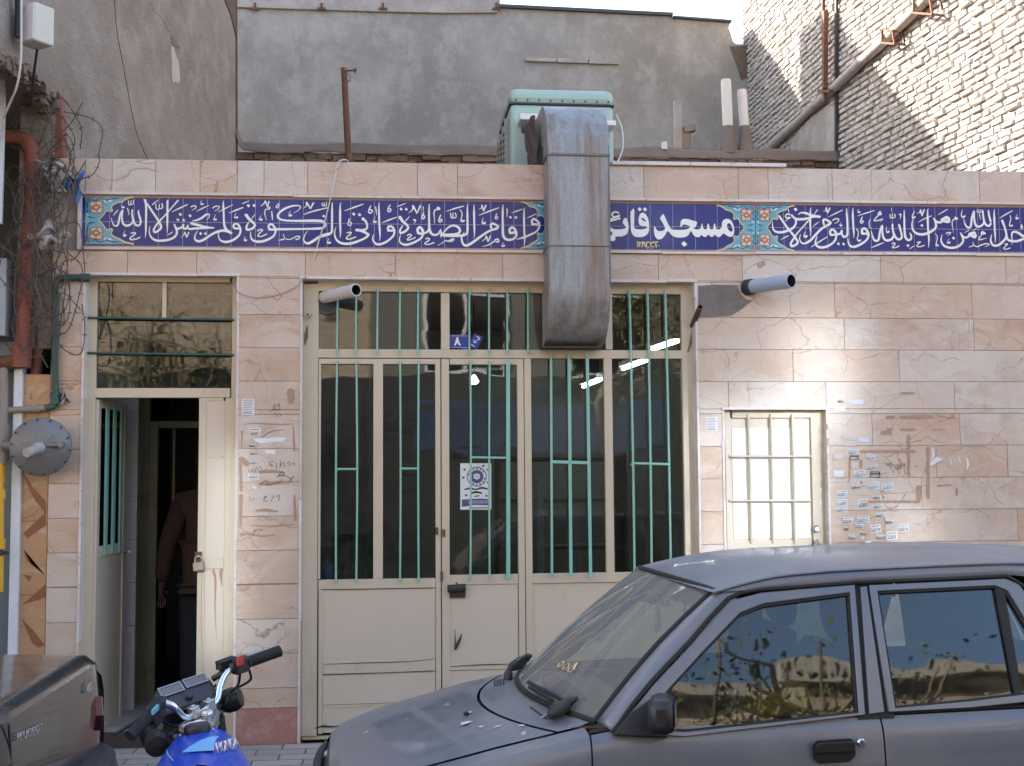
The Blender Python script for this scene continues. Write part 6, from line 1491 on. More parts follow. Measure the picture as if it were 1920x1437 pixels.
for f, nm in ((lambda p: p, 'n'), (mir, 'f')):
    dn = (lambda v: v) if nm == 'n' else mir
    for O_, I_, G_ in ((FO, FI, FG), (RO, RI, RG)):
        a, b_, c_ = loop(O_), loop(I_), loop(G_)
        mb = MB(); mb.ring([f(p) for p in a], [f(p) for p in b_], dn(-_nl*.03)); fr = cpart(mb, 'window_frame', MAT['carpaint'], bev=.003)
        mb = MB(); mb.ring([f(p-_nl*.006) for p in b_], [f(p-_nl*.006) for p in c_], dn(-_nl*.02)); cpart(mb, 'seal', MAT['rubber'], fr)
        mb = MB(); mb.prism([f(p-_nl*.016) for p in b_], dn(-_nl*.004)); cpart(mb, 'side_glass', MAT['carglass'], fr)
    mb = MB(); mb.prism([f(sgp(*q, -.002)) for q in ((1614, 1100), (1626, 1099), (1659, 1335), (1631, 1339))], dn(-_nl*.02)); cpart(mb, 'centre_pillar', MAT['carpaint'], bev=.002)
    mb = MB(); mb.prism([f(sgp(*q, -.012)) for q in ((1590, 1088), (1646, 1084), (1680, 1345), (1612, 1348))], dn(-_nl*.02)); mb.tube([f(p-_nl*.002) for p in GP], .0085, 6); mb.tube([f(sgp(*q, -.004)) for q in ((1608, 1092), (1760, 1086), (1888, 1080), (1930, 1105), (1975, 1180))], .009, 6); cpart(mb, 'door_gap_seal', MAT['rubber'], sm=60)
    mb = MB(); mb.prism([f(sgp(*q, -.002)) for q in ((1866, 1100), (1884, 1108), (1918, 1303), (1905, 1305))], dn(-_nl*.012)); cpart(mb, 'quarter_post', MAT['rubber'])
# mirror
sa = MB(); sa.prism([sgp(*q, .002) for q in ((1148, 1380), (1180, 1338), (1236, 1300), (1250, 1310), (1250, 1385))], _nl*.014); sail = cpart(sa, 'mirror_sail', MAT['black'], bev=.004)
mh = MB(); c0 = sgp(1228, 1352, .11)
mh.obox(c0, (Vector((.95, -.3, 0)), Vector((.3, .95, .0)), Vector((0, 0, 1))), (.045, .085, .058)); mo_ = cpart(mh, 'mirror_housing', MAT['black'], bev=.03, sm=40)
mg = MB(); mg.obox(c0+Vector((.95, -.3, 0))*.0465, (Vector((.95, -.3, 0)), Vector((.3, .95, 0)), Vector((0,0,1))), (.001, .07, .045)); cpart(mg, 'mirror_glass', MAT['chrome'], mo_)
# handle and lock on the door skin
def onskin(px, py, out=0):   # intersect with the door side plane v ~ .798
    P = CM @ L3(2.0, .800, .8); n = CM.to_3x3() @ Vector((0, -1, -.10)); return CI @ onp(px, py, P, n)+Vector((0, -out, 0))
hd = MB(); hd.prism([onskin(*q, .001) for q in ((1522, 1396), (1530, 1388), (1594, 1384), (1603, 1392), (1603, 1416), (1592, 1428), (1536, 1432), (1524, 1422))], (0, -.006, 0)); h1 = cpart(hd, 'door_handle', MAT['black'], door_n, bev=.002)
hd = MB(); hd.prism([onskin(*q, .008) for q in ((1526, 1398), (1532, 1392), (1594, 1388), (1600, 1394), (1600, 1408), (1526, 1412))], (0, -.012, 0)); cpart(hd, 'handle_flap', MAT['rubber'], door_n, bev=.004)
lk = MB(); p = onskin(1614, 1393, .0); lk.lathe([(.0155, 0), (.0155, .006), (.011, .011), (0, .011)], p, (0, -1, 0), 16); lk.cm = 1; lk.bar(p+Vector((0, -.0115, -.006)), p+Vector((0, -.0115, .006)), .003, .002); cpart(lk, 'door_lock', [MAT['chrome'], MAT['dark']], door_n)
# cabin: floor, seats, wheel, dashboard, hanging charm
fl = MB(); fl.box(1.15, 3.3, -.70, .70, .30, .34); fl.box(3.0, 3.3, -.66, .66, .34, .90); cpart(fl, 'cabin_floor', MAT['dash'])
ds = MB(); ds.grid(lambda a, b_: L3(lerp(1.05, 1.42, a), lerp(-.64, .64, b_), .905-.04*a*a+.03*math.exp(-((lerp(-.64, .64, b_)-.33)/.16)**2)*math.sin(math.pi*min(1, a*1.1))), 8, 20); ds.grid(lambda a, b_: L3(1.42+.02*a, lerp(-.64, .64, b_), .865-.5*a), 4, 8); cpart(ds, 'dashboard', pm('pale_dash', (.27,.26,.21), .8), sm=60, sol=.01)
for v, u0 in ((.34, 1.72), (-.34, 1.72)):
    sc = MB(); sc.obox(L3(u0, v, .52), (Vector((1,0,.12)), Vector((0,1,0)), Vector((0,0,1))), (.25, .24, .07)); sc.obox(L3(u0+.33, v, .82), (Vector((1,0,-.25)), Vector((0,1,0)), Vector((.25,0,1))), (.06, .23, .32)); cs = cpart(sc, 'front_seat', MAT['seat'], bev=.05, sm=40)
    hr = MB(); hr.lathe([(.0, -.05), (.08, -.05), (.115, -.03), (.12, 0), (.115, .03), (.08, .05), (0, .05)], L3(u0+.44, v, 1.225), (1, 0, .2), 24); cpart(hr, 'headrest', MAT['seat'], cs, sm=60)
bs = MB(); bs.obox(L3(2.62, 0, .52), (Vector((1,0,.1)), Vector((0,1,0)), Vector((0,0,1))), (.25, .62, .08)); bs.obox(L3(2.93, 0, .82), (Vector((1,0,-.3)), Vector((0,1,0)), Vector((.3,0,1))), (.07, .62, .28)); cpart(bs, 'rear_bench', MAT['seat'], bev=.05, sm=40)
sw = MB(); c0 = L3(1.53, .34, .94); ax = Vector((-.75, 0, -.5)).normalized(); e1 = Vector((0,1,0)); e2 = ax.cross(e1); sw.tube([c0+(e1*math.cos(k*math.pi/14)+e2*math.sin(k*math.pi/14))*.185 for k in range(28)], .014, 8, closed=True); sw.cyl(c0-ax*.0, c0+ax*.25, .03, 10); sw.bar(c0-e1*.18, c0+e1*.18, .03, .02); cpart(sw, 'steering_wheel', MAT['black'], sm=50)
rm_ = MB(); c0 = ws(.86, .52)+Vector((.09, 0, -.04)); rm_.obox(c0, (Vector((1,.2,0)), Vector((-.2,1,0)), Vector((0,0,1))), (.014, .11, .033)); rm_.cyl(c0, ws(.93, .52), .008, 8); cpart(rm_, 'inner_mirror', MAT['black'], bev=.01)
ch = MB(); c1 = c0+Vector((0, -.02, -.05)); ch.tube([c0, c1+Vector((0,0,.02))], .002, 5); ch.lathe([(.004, .03), (.016, .01), (.012, -.02), (.018, -.05), (.020, -.075), (.006, -.09)], c1, (0,0,1), 10); cpart(ch, 'hanging_charm', MAT['paper'], sm=60)
yb = MB(); yb.obox(sgp(1475, 1298, -.10), (Vector((1,0,.25)), Vector((0,1,0)), Vector((-.25,0,1))), (.10, .06, .04)); o = yb.build('yellow_box', pm('ochre_card', (.75,.42,.04), .7), None, bevel=.006); o.matrix_world = CM; tag(o, 'ochre yellow card box lying inside the parked car behind the front side window', 'box')
# ------------------------------------------------------------------ dark saloon at the left, only its tail in view
MAT['pgpaint'] = paint('dark_grey_paint', (.030,.032,.035), dust=.14, rough=.22, flake=.35)
p405 = empty('dark_saloon', (-3.3, -3.15, 0)); tag(p405, 'dark grey saloon at the lower left with only its boot and tail in the picture', 'car')
def pg(mb, name, mat, sm=40, bev=0, parent=None):
    mb.v = [(x+3.3, y+3.15, z) for x, y, z in mb.v]; return mb.build(name, mat, parent or p405, smooth=sm, bevel=bev)
yn, yf = -3.86, -2.36
XR = lambda y, z: -1.215-.018*abs((y+3.13)/.75)**14+.05*math.cos((z-.62)*3)-.04
def rear(a, b_):
    y = lerp(yn, yf, a); z = lerp(.40, .965, b_); return (XR(y, z), y, z)
mb = MB(); mb.grid(rear, 24, 10); pg(mb, 'boot_face', MAT['pgpaint'], 60)
def deck(a, b_):
    y = lerp(yn, yf, a); s_ = abs(lerp(-1, 1, a)); x = lerp(XR(y, .965), -2.35, b_); k = min(1, b_/.035); z = .965+.035*math.sin(k*math.pi/2)+.035*b_-.012*s_**14; return (x+(.0 if b_ else 0), y, z)
mb = MB(); mb.grid(deck, 24, 24); pg(mb, 'boot_lid', MAT['pgpaint'], 60)
def bside(s):
    return lambda a, b_: (lambda x, z: (x-.05*max(0, (z-.85)/.112)**2, (yn if s < 0 else yf)+s*(.0+.035*math.sin(math.pi*min(1, (z-.3)/.662))-.03*max(0, (z-.88)/.082)**2), z))(lerp(XR(yn, .7), -5.4, a), lerp(.30, .962, b_))
for s in (-1, 1): mb = MB(); mb.grid(bside(s), 30, 10); pg(mb, 'rear_wing', MAT['pgpaint'], 60)
mb = MB(); mb.hexa([(-4.3, yn+.08, .96), (-2.3, yn+.08, .98), (-2.3, yf-.08, .98), (-4.3, yf-.08, .96), (-3.9, yn+.22, 1.40), (-2.85, yn+.22, 1.40), (-2.85, yf-.22, 1.40), (-3.9, yf-.22, 1.40)]); pg(mb, 'cabin', MAT['pgpaint'], None, .04)
mb = MB(); mb.hexa([(-5.4, yn+.02, .3), (-4.31, yn+.02, .3), (-4.31, yf-.02, .3), (-5.4, yf-.02, .3), (-5.4, yn+.05, .78), (-4.31, yn+.05, .95), (-4.31, yf-.05, .95), (-5.4, yf-.05, .78)]); pg(mb, 'bonnet', MAT['pgpaint'], None, .03)
for x in (-2.05, -4.6):
    for y, s in ((yn+.06, -1), (yf-.06, 1)):
        mb = MB(); mb.lathe([(.15, -.12), (.28, -.11), (.30, -.06), (.30, .02), (.28, .05), (.0, .045)], (x, y, .30), (0, s, 0), 28); pg(mb, 'wheel', MAT['rubber'])
def bmp(a, b_):
    y = lerp(yn-.03, yf+.10, a); q = abs(lerp(-1, 1, a)); z = lerp(.30, .60, b_); return (-1.085-.24*q**6-.02*math.cos(b_*math.pi*2)+.0, y, z)
mb = MB(); mb.grid(bmp, 30, 10); mb.grid(lambda a, b_: (lerp(bmp(a, 1)[0], XR(-3.1, .6)-.03, b_), bmp(a, 1)[1], .60+.012*math.sin(math.pi*b_)), 30, 4); mb.grid(lambda a, b_: (lerp(bmp(1, b_)[0], -1.6, a), bmp(1, b_)[1]-.0, lerp(.30, .60, b_)), 8, 8); pg(mb, 'bumper', pm('grey_bumper', (.035,.038,.043), .55), 60)
lens = bpy.data.materials['red_lens']
for pts in (((185, 1322), (193, 1306), (195, 1342), (190, 1370), (184, 1366)), ((14, 1437), (30, 1424), (70, 1412), (76, 1437), (74, 1460), (10, 1470))):
    mb = MB(); Pn = []
    for px, py in pts:
        q = onp(px, py, (-1.215, -3, .8), (1, 0, 0)) if pts[0][0] < 100 else onp(px, py, (-1.235, -2.6, .8), (1, .25, 0)); Pn.append(q)
    mb.prism(Pn, (-.025, 0, 0)); pg(mb, 'tail_light', lens, None, .004)
def text(body, size, mat, name, parent, M_, ext=.0008):
    cu = bpy.data.curves.new(name, 'FONT'); cu.body = body; cu.size = size; cu.extrude = ext; cu.space_character = 1.05
    t = bpy.data.objects.new(name+'_t', cu); COL.objects.link(t); dg = bpy.context.evaluated_depsgraph_get(); dg.update(); me = bpy.data.meshes.new_from_object(t.evaluated_get(dg)); bpy.data.objects.remove(t); bpy.data.curves.remove(cu)
    me.materials.clear(); me.materials.append(mat); me.name = name; o = bpy.data.objects.new(name, me); COL.objects.link(o); o.matrix_world = M_; 
    if parent: o.parent = parent; o.matrix_parent_inverse = Matrix.Translation(-Vector(parent.location))
    return o
a, b_ = onp(29, 1392, (-1.212, -3, .8), (1, 0, 0)), onp(77, 1371, (-1.212, -3, .8), (1, 0, 0))
ex = (b_-a).normalized(); hgt = (onp(29, 1392, (-1.212,-3,.8), (1,0,0))-onp(29, 1379, (-1.212,-3,.8), (1,0,0))).length
def basis(o_, ex, up): ez = ex.cross(up).normalized(); uy = ez.cross(ex); return Matrix.Translation(o_) @ Matrix((ex, uy, ez)).transposed().to_4x4()
t_ = text('PEUGEOT', .05, MAT['badge'], 'boot_lettering', p405, basis(a+Vector((.004,0,0)), ex, Vector((0,0,1)))); wd = t_.dimensions.x or .2; sc_ = (b_-a).length/wd; t_.scale = (sc_, hgt*1.25/.036*1.0, 1)
a2 = onp(160, 1302, (-1.213, -2.62, .85), (1, .0, 0)); t2 = text('405', .05, MAT['badge'], 'boot_badge', p405, basis(a2+Vector((.006,0,0)), Vector((0,1,.0)).normalized(), Vector((0,0,1)))); t2.scale = (1.3, 1.1, 1)
mb = MB(); mb.tube([onp(px, py, (-1.22, -3.8, .8), (1, 0, 0)) for px, py in ((16, 1358), (19, 1400), (20, 1437))], .004, 6); pg(mb, 'shut_line', MAT['dark'])
# ------------------------------------------------------------------ blue motorcycle
MAT['motoblue'] = pm('metallic_blue', (.001,.055,.47), .35, metal=.1, var=.1, bmp=0, coat=.2); MAT['ltblue'] = pm('pale_blue_decal', (.16,.42,.75), .3, bmp=0)
GL, GR = at(243, 1384, -8.166+4.17), at(524, 1224, -8.166+4.62)
moto = empty('motorcycle', ((GL.x+GR.x)/2, (GL.y+GR.y)/2-.3, 0)); ML = Vector(moto.location); tag(moto, 'blue motorcycle with chrome handlebar standing between the two cars', 'motorcycle')
def mp(mb, name, mat, sm=50, bev=0, par=None):
    mb.v = [tuple(Vector(v)-ML) for v in mb.v]; return mb.build(name, mat, par or moto, smooth=sm, bevel=bev)
YM = -8.166
def m(px, py, d): # photo point at distance d along the view axis
    r = ray(px, py); return CPOS+r*d
cl = m(383, 1343, 4.40)       # handlebar clamp centre
hx = (GR-GL).normalized(); hf = Vector((-hx.y, hx.x, 0)).normalized(); hu = hx.cross(hf).normalized(); hu = hu if hu.z > 0 else -hu
# handlebar
hb = MB(); P = [m(305, 1318, 4.27), m(325, 1324, 4.285), m(342, 1342, 4.31), m(358, 1345, 4.34), m(378, 1336, 4.40), m(395, 1325, 4.44), m(408, 1310, 4.47), m(413, 1285, 4.50), m(424, 1263, 4.53), m(440, 1252, 4.55), m(462, 1243, 4.57)]
hb.tube(spline(P, 6), .0115, 12); mp(hb, 'handlebar', MAT['chrome'])
for (p, q, nm) in ((m(300, 1322, 4.25), m(243, 1381, 4.13), 'l'), (m(462, 1243, 4.57), m(524, 1221, 4.66), 'r')):
    g = MB(); d = q-p; g.tube([p, p+d*.03, p+d*.07, p+d*.1, p+d*.96, p+d], [.024, .024, .0205, .020, .021, .0225], 16)
    for k in range(9): g.cyl(p+d*(.16+.085*k), p+d*(.19+.085*k), .0217, 16)
    mp(g, 'grip', MAT['rubber'])
sw = MB(); p = m(292, 1332, 4.24); d = (m(243, 1381, 4.13)-m(300, 1322, 4.25)).normalized(); sw.obox(p, (d, d.cross(Vector((0,0,1))), Vector((0,0,1))), (.032, .024, .03)); sw.obox(p-Vector((0,0,.03)), (d, d.cross(Vector((0,0,1))), Vector((0,0,1))), (.02, .02, .02)); s1 = mp(sw, 'switch_gear', MAT['black'], bev=.006)
bb = MB(); bb.obox(m(291, 1331, 4.20), (d, d.cross(Vector((0,0,1))), Vector((0,0,1))), (.014, .006, .008)); mp(bb, 'switch', pm('pale_blue_switch', (.12,.33,.42), .5), par=s1)
p = m(452, 1247, 4.56); d = (m(524, 1221, 4.66)-m(462, 1243, 4.57)).normalized(); sw = MB(); sw.obox(p, (d, d.cross(Vector((0,0,1))), Vector((0,0,1))), (.028, .022, .028)); sw.cyl(p-d*.045, p-d*.028, .019, 12); s2 = mp(sw, 'switch_gear', MAT['black'], bev=.006)
bb = MB(); bb.obox(m(450, 1240, 4.52), (d, d.cross(Vector((0,0,1))), Vector((0,0,1))), (.011, .008, .012)); mp(bb, 'switch', pm('red_switch', (.55,.03,.015), .5), par=s2)
mc = MB(); mc.obox(m(424, 1244, 4.60), (d, d.cross(Vector((0,0,1))), Vector((0,0,1))), (.034, .02, .016)); mc.obox(m(424, 1238, 4.60), (d, d.cross(Vector((0,0,1))), Vector((0,0,1))), (.036, .022, .005)); mc.cyl(m(418, 1255, 4.6), m(412, 1270, 4.6), .012, 8); mc.tube([m(420, 1262, 4.58), m(405, 1270, 4.6), m(398, 1274, 4.6)], .012, 8); mp(mc, 'brake_reservoir', MAT['black'], bev=.004)
lvr = MB(); lvr.tube(spline([m(292, 1328, 4.33), m(270, 1340, 4.30), m(240, 1362, 4.27), m(213, 1378, 4.24)], 5), [.007]*14+[.006, .008], 8); mp(lvr, 'clutch_lever', MAT['black'])
lvr = MB(); lvr.tube(spline([m(440, 1242, 4.70), m(470, 1228, 4.76), m(497, 1221, 4.80)], 5), .006, 8); mp(lvr, 'brake_lever', MAT['steel'])
# clamps, top yoke, fork, headstock
tc = MB(); 
yk = [m(335, 1353, 4.26), m(352, 1358, 4.24), m(380, 1358, 4.28), m(400, 1352, 4.33), m(412, 1330, 4.46), m(408, 1322, 4.49), m(390, 1330, 4.46), m(365, 1340, 4.38), m(345, 1346, 4.33)]
tc.prism([p-Vector((0,0,.012)) for p in yk], (0, 0, -.022)); tc.prism([p-Vector((0,0,.042)) for p in yk], (0, 0, -.012))
for px, py, d in ((364, 1335, 4.35), (393, 1322, 4.42)): tc.obox(m(px, py, d), (hx, hf, hu), (.015, .017, .02)); tc.cyl(m(px-2, py-8, d), m(px-2, py-13, d), .006, 8)
tc.lathe([(.024, 0), (.024, .012), (.018, .02), (.0, .02)], m(388, 1342, 4.36), (0,0,1), 6); tc.lathe([(.018, -.01), (.018, .01), (0, .012)], m(388, 1348, 4.36), (0,0,1), 12)
mp(tc, 'top_yoke', pm('cast_aluminium', (.55,.55,.55), .3, metal=.9, var=.15), bev=.003)
for off in (-.095, .095):
    fk = MB(); t0 = cl+hx*off+Vector((0,0,-.03))+hf*.03; b0 = t0+hf*.25+Vector((0, 0, -.62)); fk.cyl(t0, t0.lerp(b0, .5), .017, 12); fk.cyl(t0.lerp(b0, .5), b0, .025, 12); mp(fk, 'fork_leg', MAT['black'])
fw_c = cl+hf*.30+Vector((0,0,-.66)); fw_c.z = .30
def wheel(c, axis, nm):
    w_ = MB(); e1 = axis.orthogonal().normalized(); e2 = axis.cross(e1); w_.tube([c+(e1*math.cos(k*math.pi/18)+e2*math.sin(k*math.pi/18))*.265 for k in range(36)], .038, 10, closed=True); o = mp(w_, nm, MAT['rubber']); r_ = MB(); r_.tube([c+(e1*math.cos(k*math.pi/18)+e2*math.sin(k*math.pi/18))*.225 for k in range(36)], .016, 6, closed=True); r_.cyl(c-axis*.06, c+axis*.06, .05, 14)
    for k in range(24): th = k*math.pi/12; r_.cyl(c+axis*(.04 if k % 2 else -.04), c+(e1*math.cos(th)+e2*math.sin(th))*.225, .0018, 4)
    mp(r_, 'rim', MAT['chrome'], par=o)
wheel(fw_c, hx, 'wheel')
fd = MB(); e2 = Vector((0,0,1)); fd.grid(lambda a, b_: fw_c+(hf*math.cos(lerp(-.3, 2.6, a))+e2*math.sin(lerp(-.3, 2.6, a)))*.325+hx*lerp(-.055, .055, b_)-e2*.02*abs(b_-.5), 16, 6); mp(fd, 'mudguard', MAT['motoblue'])
# instrument cluster
ic = m(347, 1298, 4.52); n_ = Vector((.22, -.62, .75)).normalized(); ux = (Vector((.80, .58, .14))-n_*Vector((.80, .58, .14)).dot(n_)).normalized(); uy = n_.cross(ux)
IC = lambda x, y, z: ic+ux*x+uy*y+n_*z
cbm = MB(); out = [(-.095,-.062),(-.07,-.07),(.085,-.07),(.112,-.05),(.112,.035),(.09,.055),(-.085,.058),(-.105,.03)]
cbm.prism([IC(x, y, .0) for x, y in out], n_*-.075); body = mp(cbm, 'instrument_cluster', MAT['black'], bev=.012)
fc = MB(); fc.prism([IC(x*.88, y*.86, .0) for x, y in out], n_*.006); mp(fc, 'face', pm('instrument_face', (.035,.035,.04), .25), par=body, bev=.003)
for x0, x1, y0, y1 in ((-.085, -.005, .005, .04), (.012, .092, .010, .042)):
    dl = MB(); P = [IC(x, y, .007) for x, y in ((x0, y0), (x1, y0), (x1, y1), (x0, y1))]; dl.prism(P, n_*.003); d0 = mp(dl, 'dial', pm('dial_glass', (.15,.15,.15), .1, var=.1) if x0 < 0 else bpy.data.materials['dial_glass'], par=body, bev=.003)
    fr = MB(); fr.ring([IC(x, y, .0085) for x, y in ((x0-.004, y0-.004), (x1+.004, y0-.004), (x1+.004, y1+.004), (x0-.004, y1+.004))], P, n_*.005); mp(fr, 'bezel', MAT['steel'], par=body)
sm = MB(); sm.lathe([(.014, .0), (.014, .012), (0, .014)], IC(.0, -.03, .006), n_, 14); sm.lathe([(.034, -.03), (.036, .012), (.028, .02), (.012, .018), (.0, .018)], IC(.05, -.085, -.015), n_, 18); mp(sm, 'ignition_switch', MAT['black'], par=body)
hl = MB(); hl.lathe([(.0, -.10), (.06, -.09), (.088, -.04), (.092, .0), (.088, .01), (0, .012)], ic+hf*.14+Vector((0, 0, -.14)), hf, 24); mp(hl, 'headlight', MAT['black'])
# cables
cb = MB()
for P in ([m(450, 1266, 4.57), m(446, 1285, 4.62), m(430, 1300, 4.6), m(424, 1318, 4.55), m(412, 1340, 4.6)], [m(468, 1258, 4.58), m(470, 1274, 4.6), m(455, 1285, 4.6), m(440, 1292, 4.6), m(425, 1305, 4.62)], [m(404, 1285, 4.60), m(398, 1296, 4.62), m(385, 1310, 4.6)], [m(300, 1345, 4.22), m(318, 1338, 4.4), m(350, 1330, 4.45), m(380, 1330, 4.5)], [m(285, 1345, 4.3), m(320, 1360, 4.4), m(345, 1365, 4.42)], [m(438, 1420, 4.2), m(448, 1430, 4.15), m(462, 1440, 4.1), m(470, 1455, 4.1)]): cb.tube(spline(P, 6), .0048, 6)
mp(cb, 'control_cable', MAT['rubber'])
for px, py, d, nm in ((295, 1393, 4.36, 0), (430, 1314, 4.66, 1)):
    ind = MB(); c = m(px, py, d); ind.lathe([(.012, -.05), (.03, -.04), (.044, -.01), (.045, .02), (.034, .045), (.0, .05)], c, (-hx if nm == 0 else hx)*.5+hf*-.7+Vector((0,0,.1)), 18); ind.cyl(c, c+(hx if nm == 0 else -hx)*.09+Vector((0,0,.0)), .010, 8); mp(ind, 'indicator', MAT['black'])
# tank along the frame line (towards the camera)
tf = Vector((.10, -1, 0)).normalized(); ts = Vector((1, .10, 0)).normalized()
lean = Vector((-.13, 0, 1)).normalized(); ts = (ts-lean*ts.dot(lean)).normalized()
t0 = m(370, 1366, 4.24)-lean*.006
def tank(a, b_):
    s = a; L = .52; th = lerp(-2.0, 2.0, b_); w = .172*math.sin(math.pi*min(1, .22+s*.60))**.75; h = .165*(1-.45*s*s)*(.62+.38*min(1, s*4)); x = math.sin(th)*w*(1 if abs(th) < 1.6 else .95); z = (math.cos(th)-1)*h+(-.015*s)
    return t0+tf*(s*L-.05)+ts*x+lean*z
tkm = MB(); tkm.grid(tank, 26, 28); tk = mp(tkm, 'fuel_tank', MAT['motoblue'], 70)
fr_ = MB(); fr_.grid(lambda a, b_: tank(0, b_).lerp(t0+tf*-.055-lean*.10, a), 4, 28); mp(fr_, 'tank_nose', MAT['motoblue'], 70, par=tk)
fc_ = MB(); c = tank(.10, .5)+lean*.008; fc_.lathe([(.044, -.012), (.046, .004), (.040, .014), (.030, .018), (0, .018)], c, lean, 24); cap = mp(fc_, 'filler_cap', MAT['black'], par=tk)
fc_ = MB(); fc_.obox(c+lean*.022, (ts, tf, lean), (.026, .011, .004)); mp(fc_, 'cap_flap', MAT['chrome'], par=tk, bev=.002)
def td(P, ws_, mat, nm, up=.0035):   # decals lying on the tank skin; P in (along, around)
    mb = MB(); C = spline([(a, b_, 0) for a, b_ in P], 5); N = len(C); V = []
    for i, p in enumerate(C):
        q = tank(p.x, p.y); e = (tank(min(1, p.x+.01), p.y)-q); f_ = tank(p.x, min(1, p.y+.01))-q; nn = e.cross(f_).normalized(); 
        if nn.dot(q-(t0+tf*.2-lean*.15)) < 0: nn = -nn
        dr = (C[min(i+1, N-1)]-C[max(i-1, 0)]); t3 = tank(min(1, p.x+dr.x*.05), p.y+dr.y*.05)-q; sd = nn.cross(t3.normalized() if t3.length else e.normalized()); wv = interp([(k/(len(ws_)-1), w) for k, w in enumerate(ws_)], i/(N-1))
        V += [q+nn*up+sd*wv/2, q+nn*up-sd*wv/2]
    mb.add(V, [(2*i, 2*i+1, 2*i+3, 2*i+2) for i in range(N-1)]); mp(mb, nm, mat, par=tk)
td([(.70, .52), (.50, .545), (.36, .575), (.26, .61)], [.10, .06, .03, .005], MAT['ltblue'], 'decal'); td([(.16, .60), (.22, .66), (.32, .70)], [.003, .005, .003], MAT['ltblue'], 'decal'); td([(.06, .60), (.10, .59), (.13, .61), (.16, .60)], [.003, .006, .003, .003], MAT['pvc'], 'decal'); td([(.75, .40), (.4, .36), (.2, .33)], [.003, .006, .002], MAT['ltblue'], 'decal')
def tank_hit(px, py):
    r0 = ray(px, py); best = None
    for i in range(60):
        for j in range(60):
            q = tank(i/60, j/60); d = q-CPOS; t = d.dot(r0)/r0.dot(r0); e = (d-r0*t).length
            if best is None or e+t*.002 < best[0]: best = (e+t*.002, q)
    return best[1]
hp, hq = tank_hit(410, 1414), tank_hit(430, 1406); hdir = (hq-hp).normalized(); toc = (CPOS-hp).normalized()
ht = text('HONDA', .048, MAT['badge'], 'tank_lettering', None, basis(hp+toc*.016, hdir, (toc.cross(hdir)).normalized()), .002)
ht.parent = tk; ht.matrix_parent_inverse = Matrix.Translation(-ML)
# seat, frame, rear wheel, engine, side stand: below or outside the picture but part of the machine
st0 = t0+tf*.50-lean*.05
se = MB(); se.grid(lambda a, b_: st0+tf*a*.62+ts*.12*math.sin(lerp(-1.7, 1.7, b_))+lean*(.03*math.cos(lerp(-1.7, 1.7, b_))-.06+.03*a*a), 14, 10); mp(se, 'seat', MAT['black'], 60).modifiers.new('t', 'SOLIDIFY').thickness = .05
rw = st0+tf*.42; rw.z = .30; wheel(rw, ts, 'wheel')
en = MB(); ec_ = t0+tf*.28; ec_.z = .36; en.obox(ec_, (tf, ts, lean), (.17, .11, .12)); en.cyl(ec_-tf*.08+lean*.1, ec_-tf*.12+lean*.30, .07, 14); mp(en, 'engine', MAT['steel'], None, .03)
fm_ = MB(); fm_.tube([cl-Vector((0,0,.08)), t0+tf*.1-lean*.12, st0-lean*.08, rw+lean*.3], .02, 8); fm_.tube([cl-Vector((0,0,.14)), ec_-tf*.14-lean*.05, ec_+tf*.2-lean*.06, rw], .02, 8); fm_.tube([ec_-ts*.08-lean*.08, Vector((ec_.x-.30, ec_.y-.05, .012))], .011, 8); fm_.cyl(m(410, 1345, 4.5), m(420, 1440, 4.5), .022, 10); mp(fm_, 'frame', MAT['black'])
rm = MB(); rm.grid(lambda a, b_: rw+(tf*math.cos(lerp(-.3, 2.0, a))+Vector((0,0,1))*math.sin(lerp(-.3, 2.0, a)))*.33+ts*lerp(-.07, .07, b_), 12, 4); mp(rm, 'mudguard', MAT['black'])
# ------------------------------------------------------------------ person standing inside the narrow entrance
PYY = .86
per = empty('person', (at(392, 1000, PYY).x, PYY, .17)); tag(per, 'person in a brown checked jacket and dark jeans half hidden inside the open entrance', 'person')
def skin(name, V, E_, mat, root=0, sub=2):
    me = bpy.data.meshes.new(name); me.from_pydata([v[:3] for v in V], E_, []); me.materials.append(mat); o = bpy.data.objects.new(name, me); COL.objects.link(o); o.parent = per
    s = o.modifiers.new('skin', 'SKIN'); s.use_smooth_shade = True
    sk = me.skin_vertices[0].data if me.skin_vertices else None
    if sk is None:
        bpy.context.view_layer.objects.active = o; me.skin_vertices.new() if hasattr(me.skin_vertices, 'new') else None; sk = me.skin_vertices[0].data
    for i, v in enumerate(V): r_ = v[3]; sk[i].radius = (r_, r_) if not isinstance(r_, tuple) else r_
    sk[root].use_root = True
    o.modifiers.new('sub', 'SUBSURF').levels = sub; o.modifiers['sub'].render_levels = sub; return o
ex_ = lambda px, py, Y: tuple(at(px, py, Y)-Vector(per.location))
elb, hnd = ex_(312, 1030, PYY-.02), ex_(303, 1098, PYY+.02)
BV = [(0,0,.92,.13), (0,0,1.10,.125), (0,-.01,1.28,.14), (0,0,1.42,.115), (0,.01,1.52,.055), (0,.03,1.62,.085), (0,.02,1.72,.095), (0,.015,1.79,.06), (0,.135,1.645,.016),
      (-.17,0,1.42,.065), (*elb,.045), (*hnd,.03), (.17,0,1.42,.065), (.23,-.02,1.15,.045), (.24,.08,.93,.03),
      (-.10,0,.86,.095), (-.11,.01,.48,.062), (-.12,-.01,.09,.042), (-.125,.13,.045,.036), (.10,0,.86,.095), (.11,.01,.48,.062), (.12,-.01,.09,.042), (.125,.13,.045,.036)]
BE = [(0,1),(1,2),(2,3),(3,4),(4,5),(5,6),(6,7),(5,8),(3,9),(9,10),(10,11),(3,12),(12,13),(13,14),(0,15),(15,16),(16,17),(17,18),(0,19),(19,20),(20,21),(21,22)]
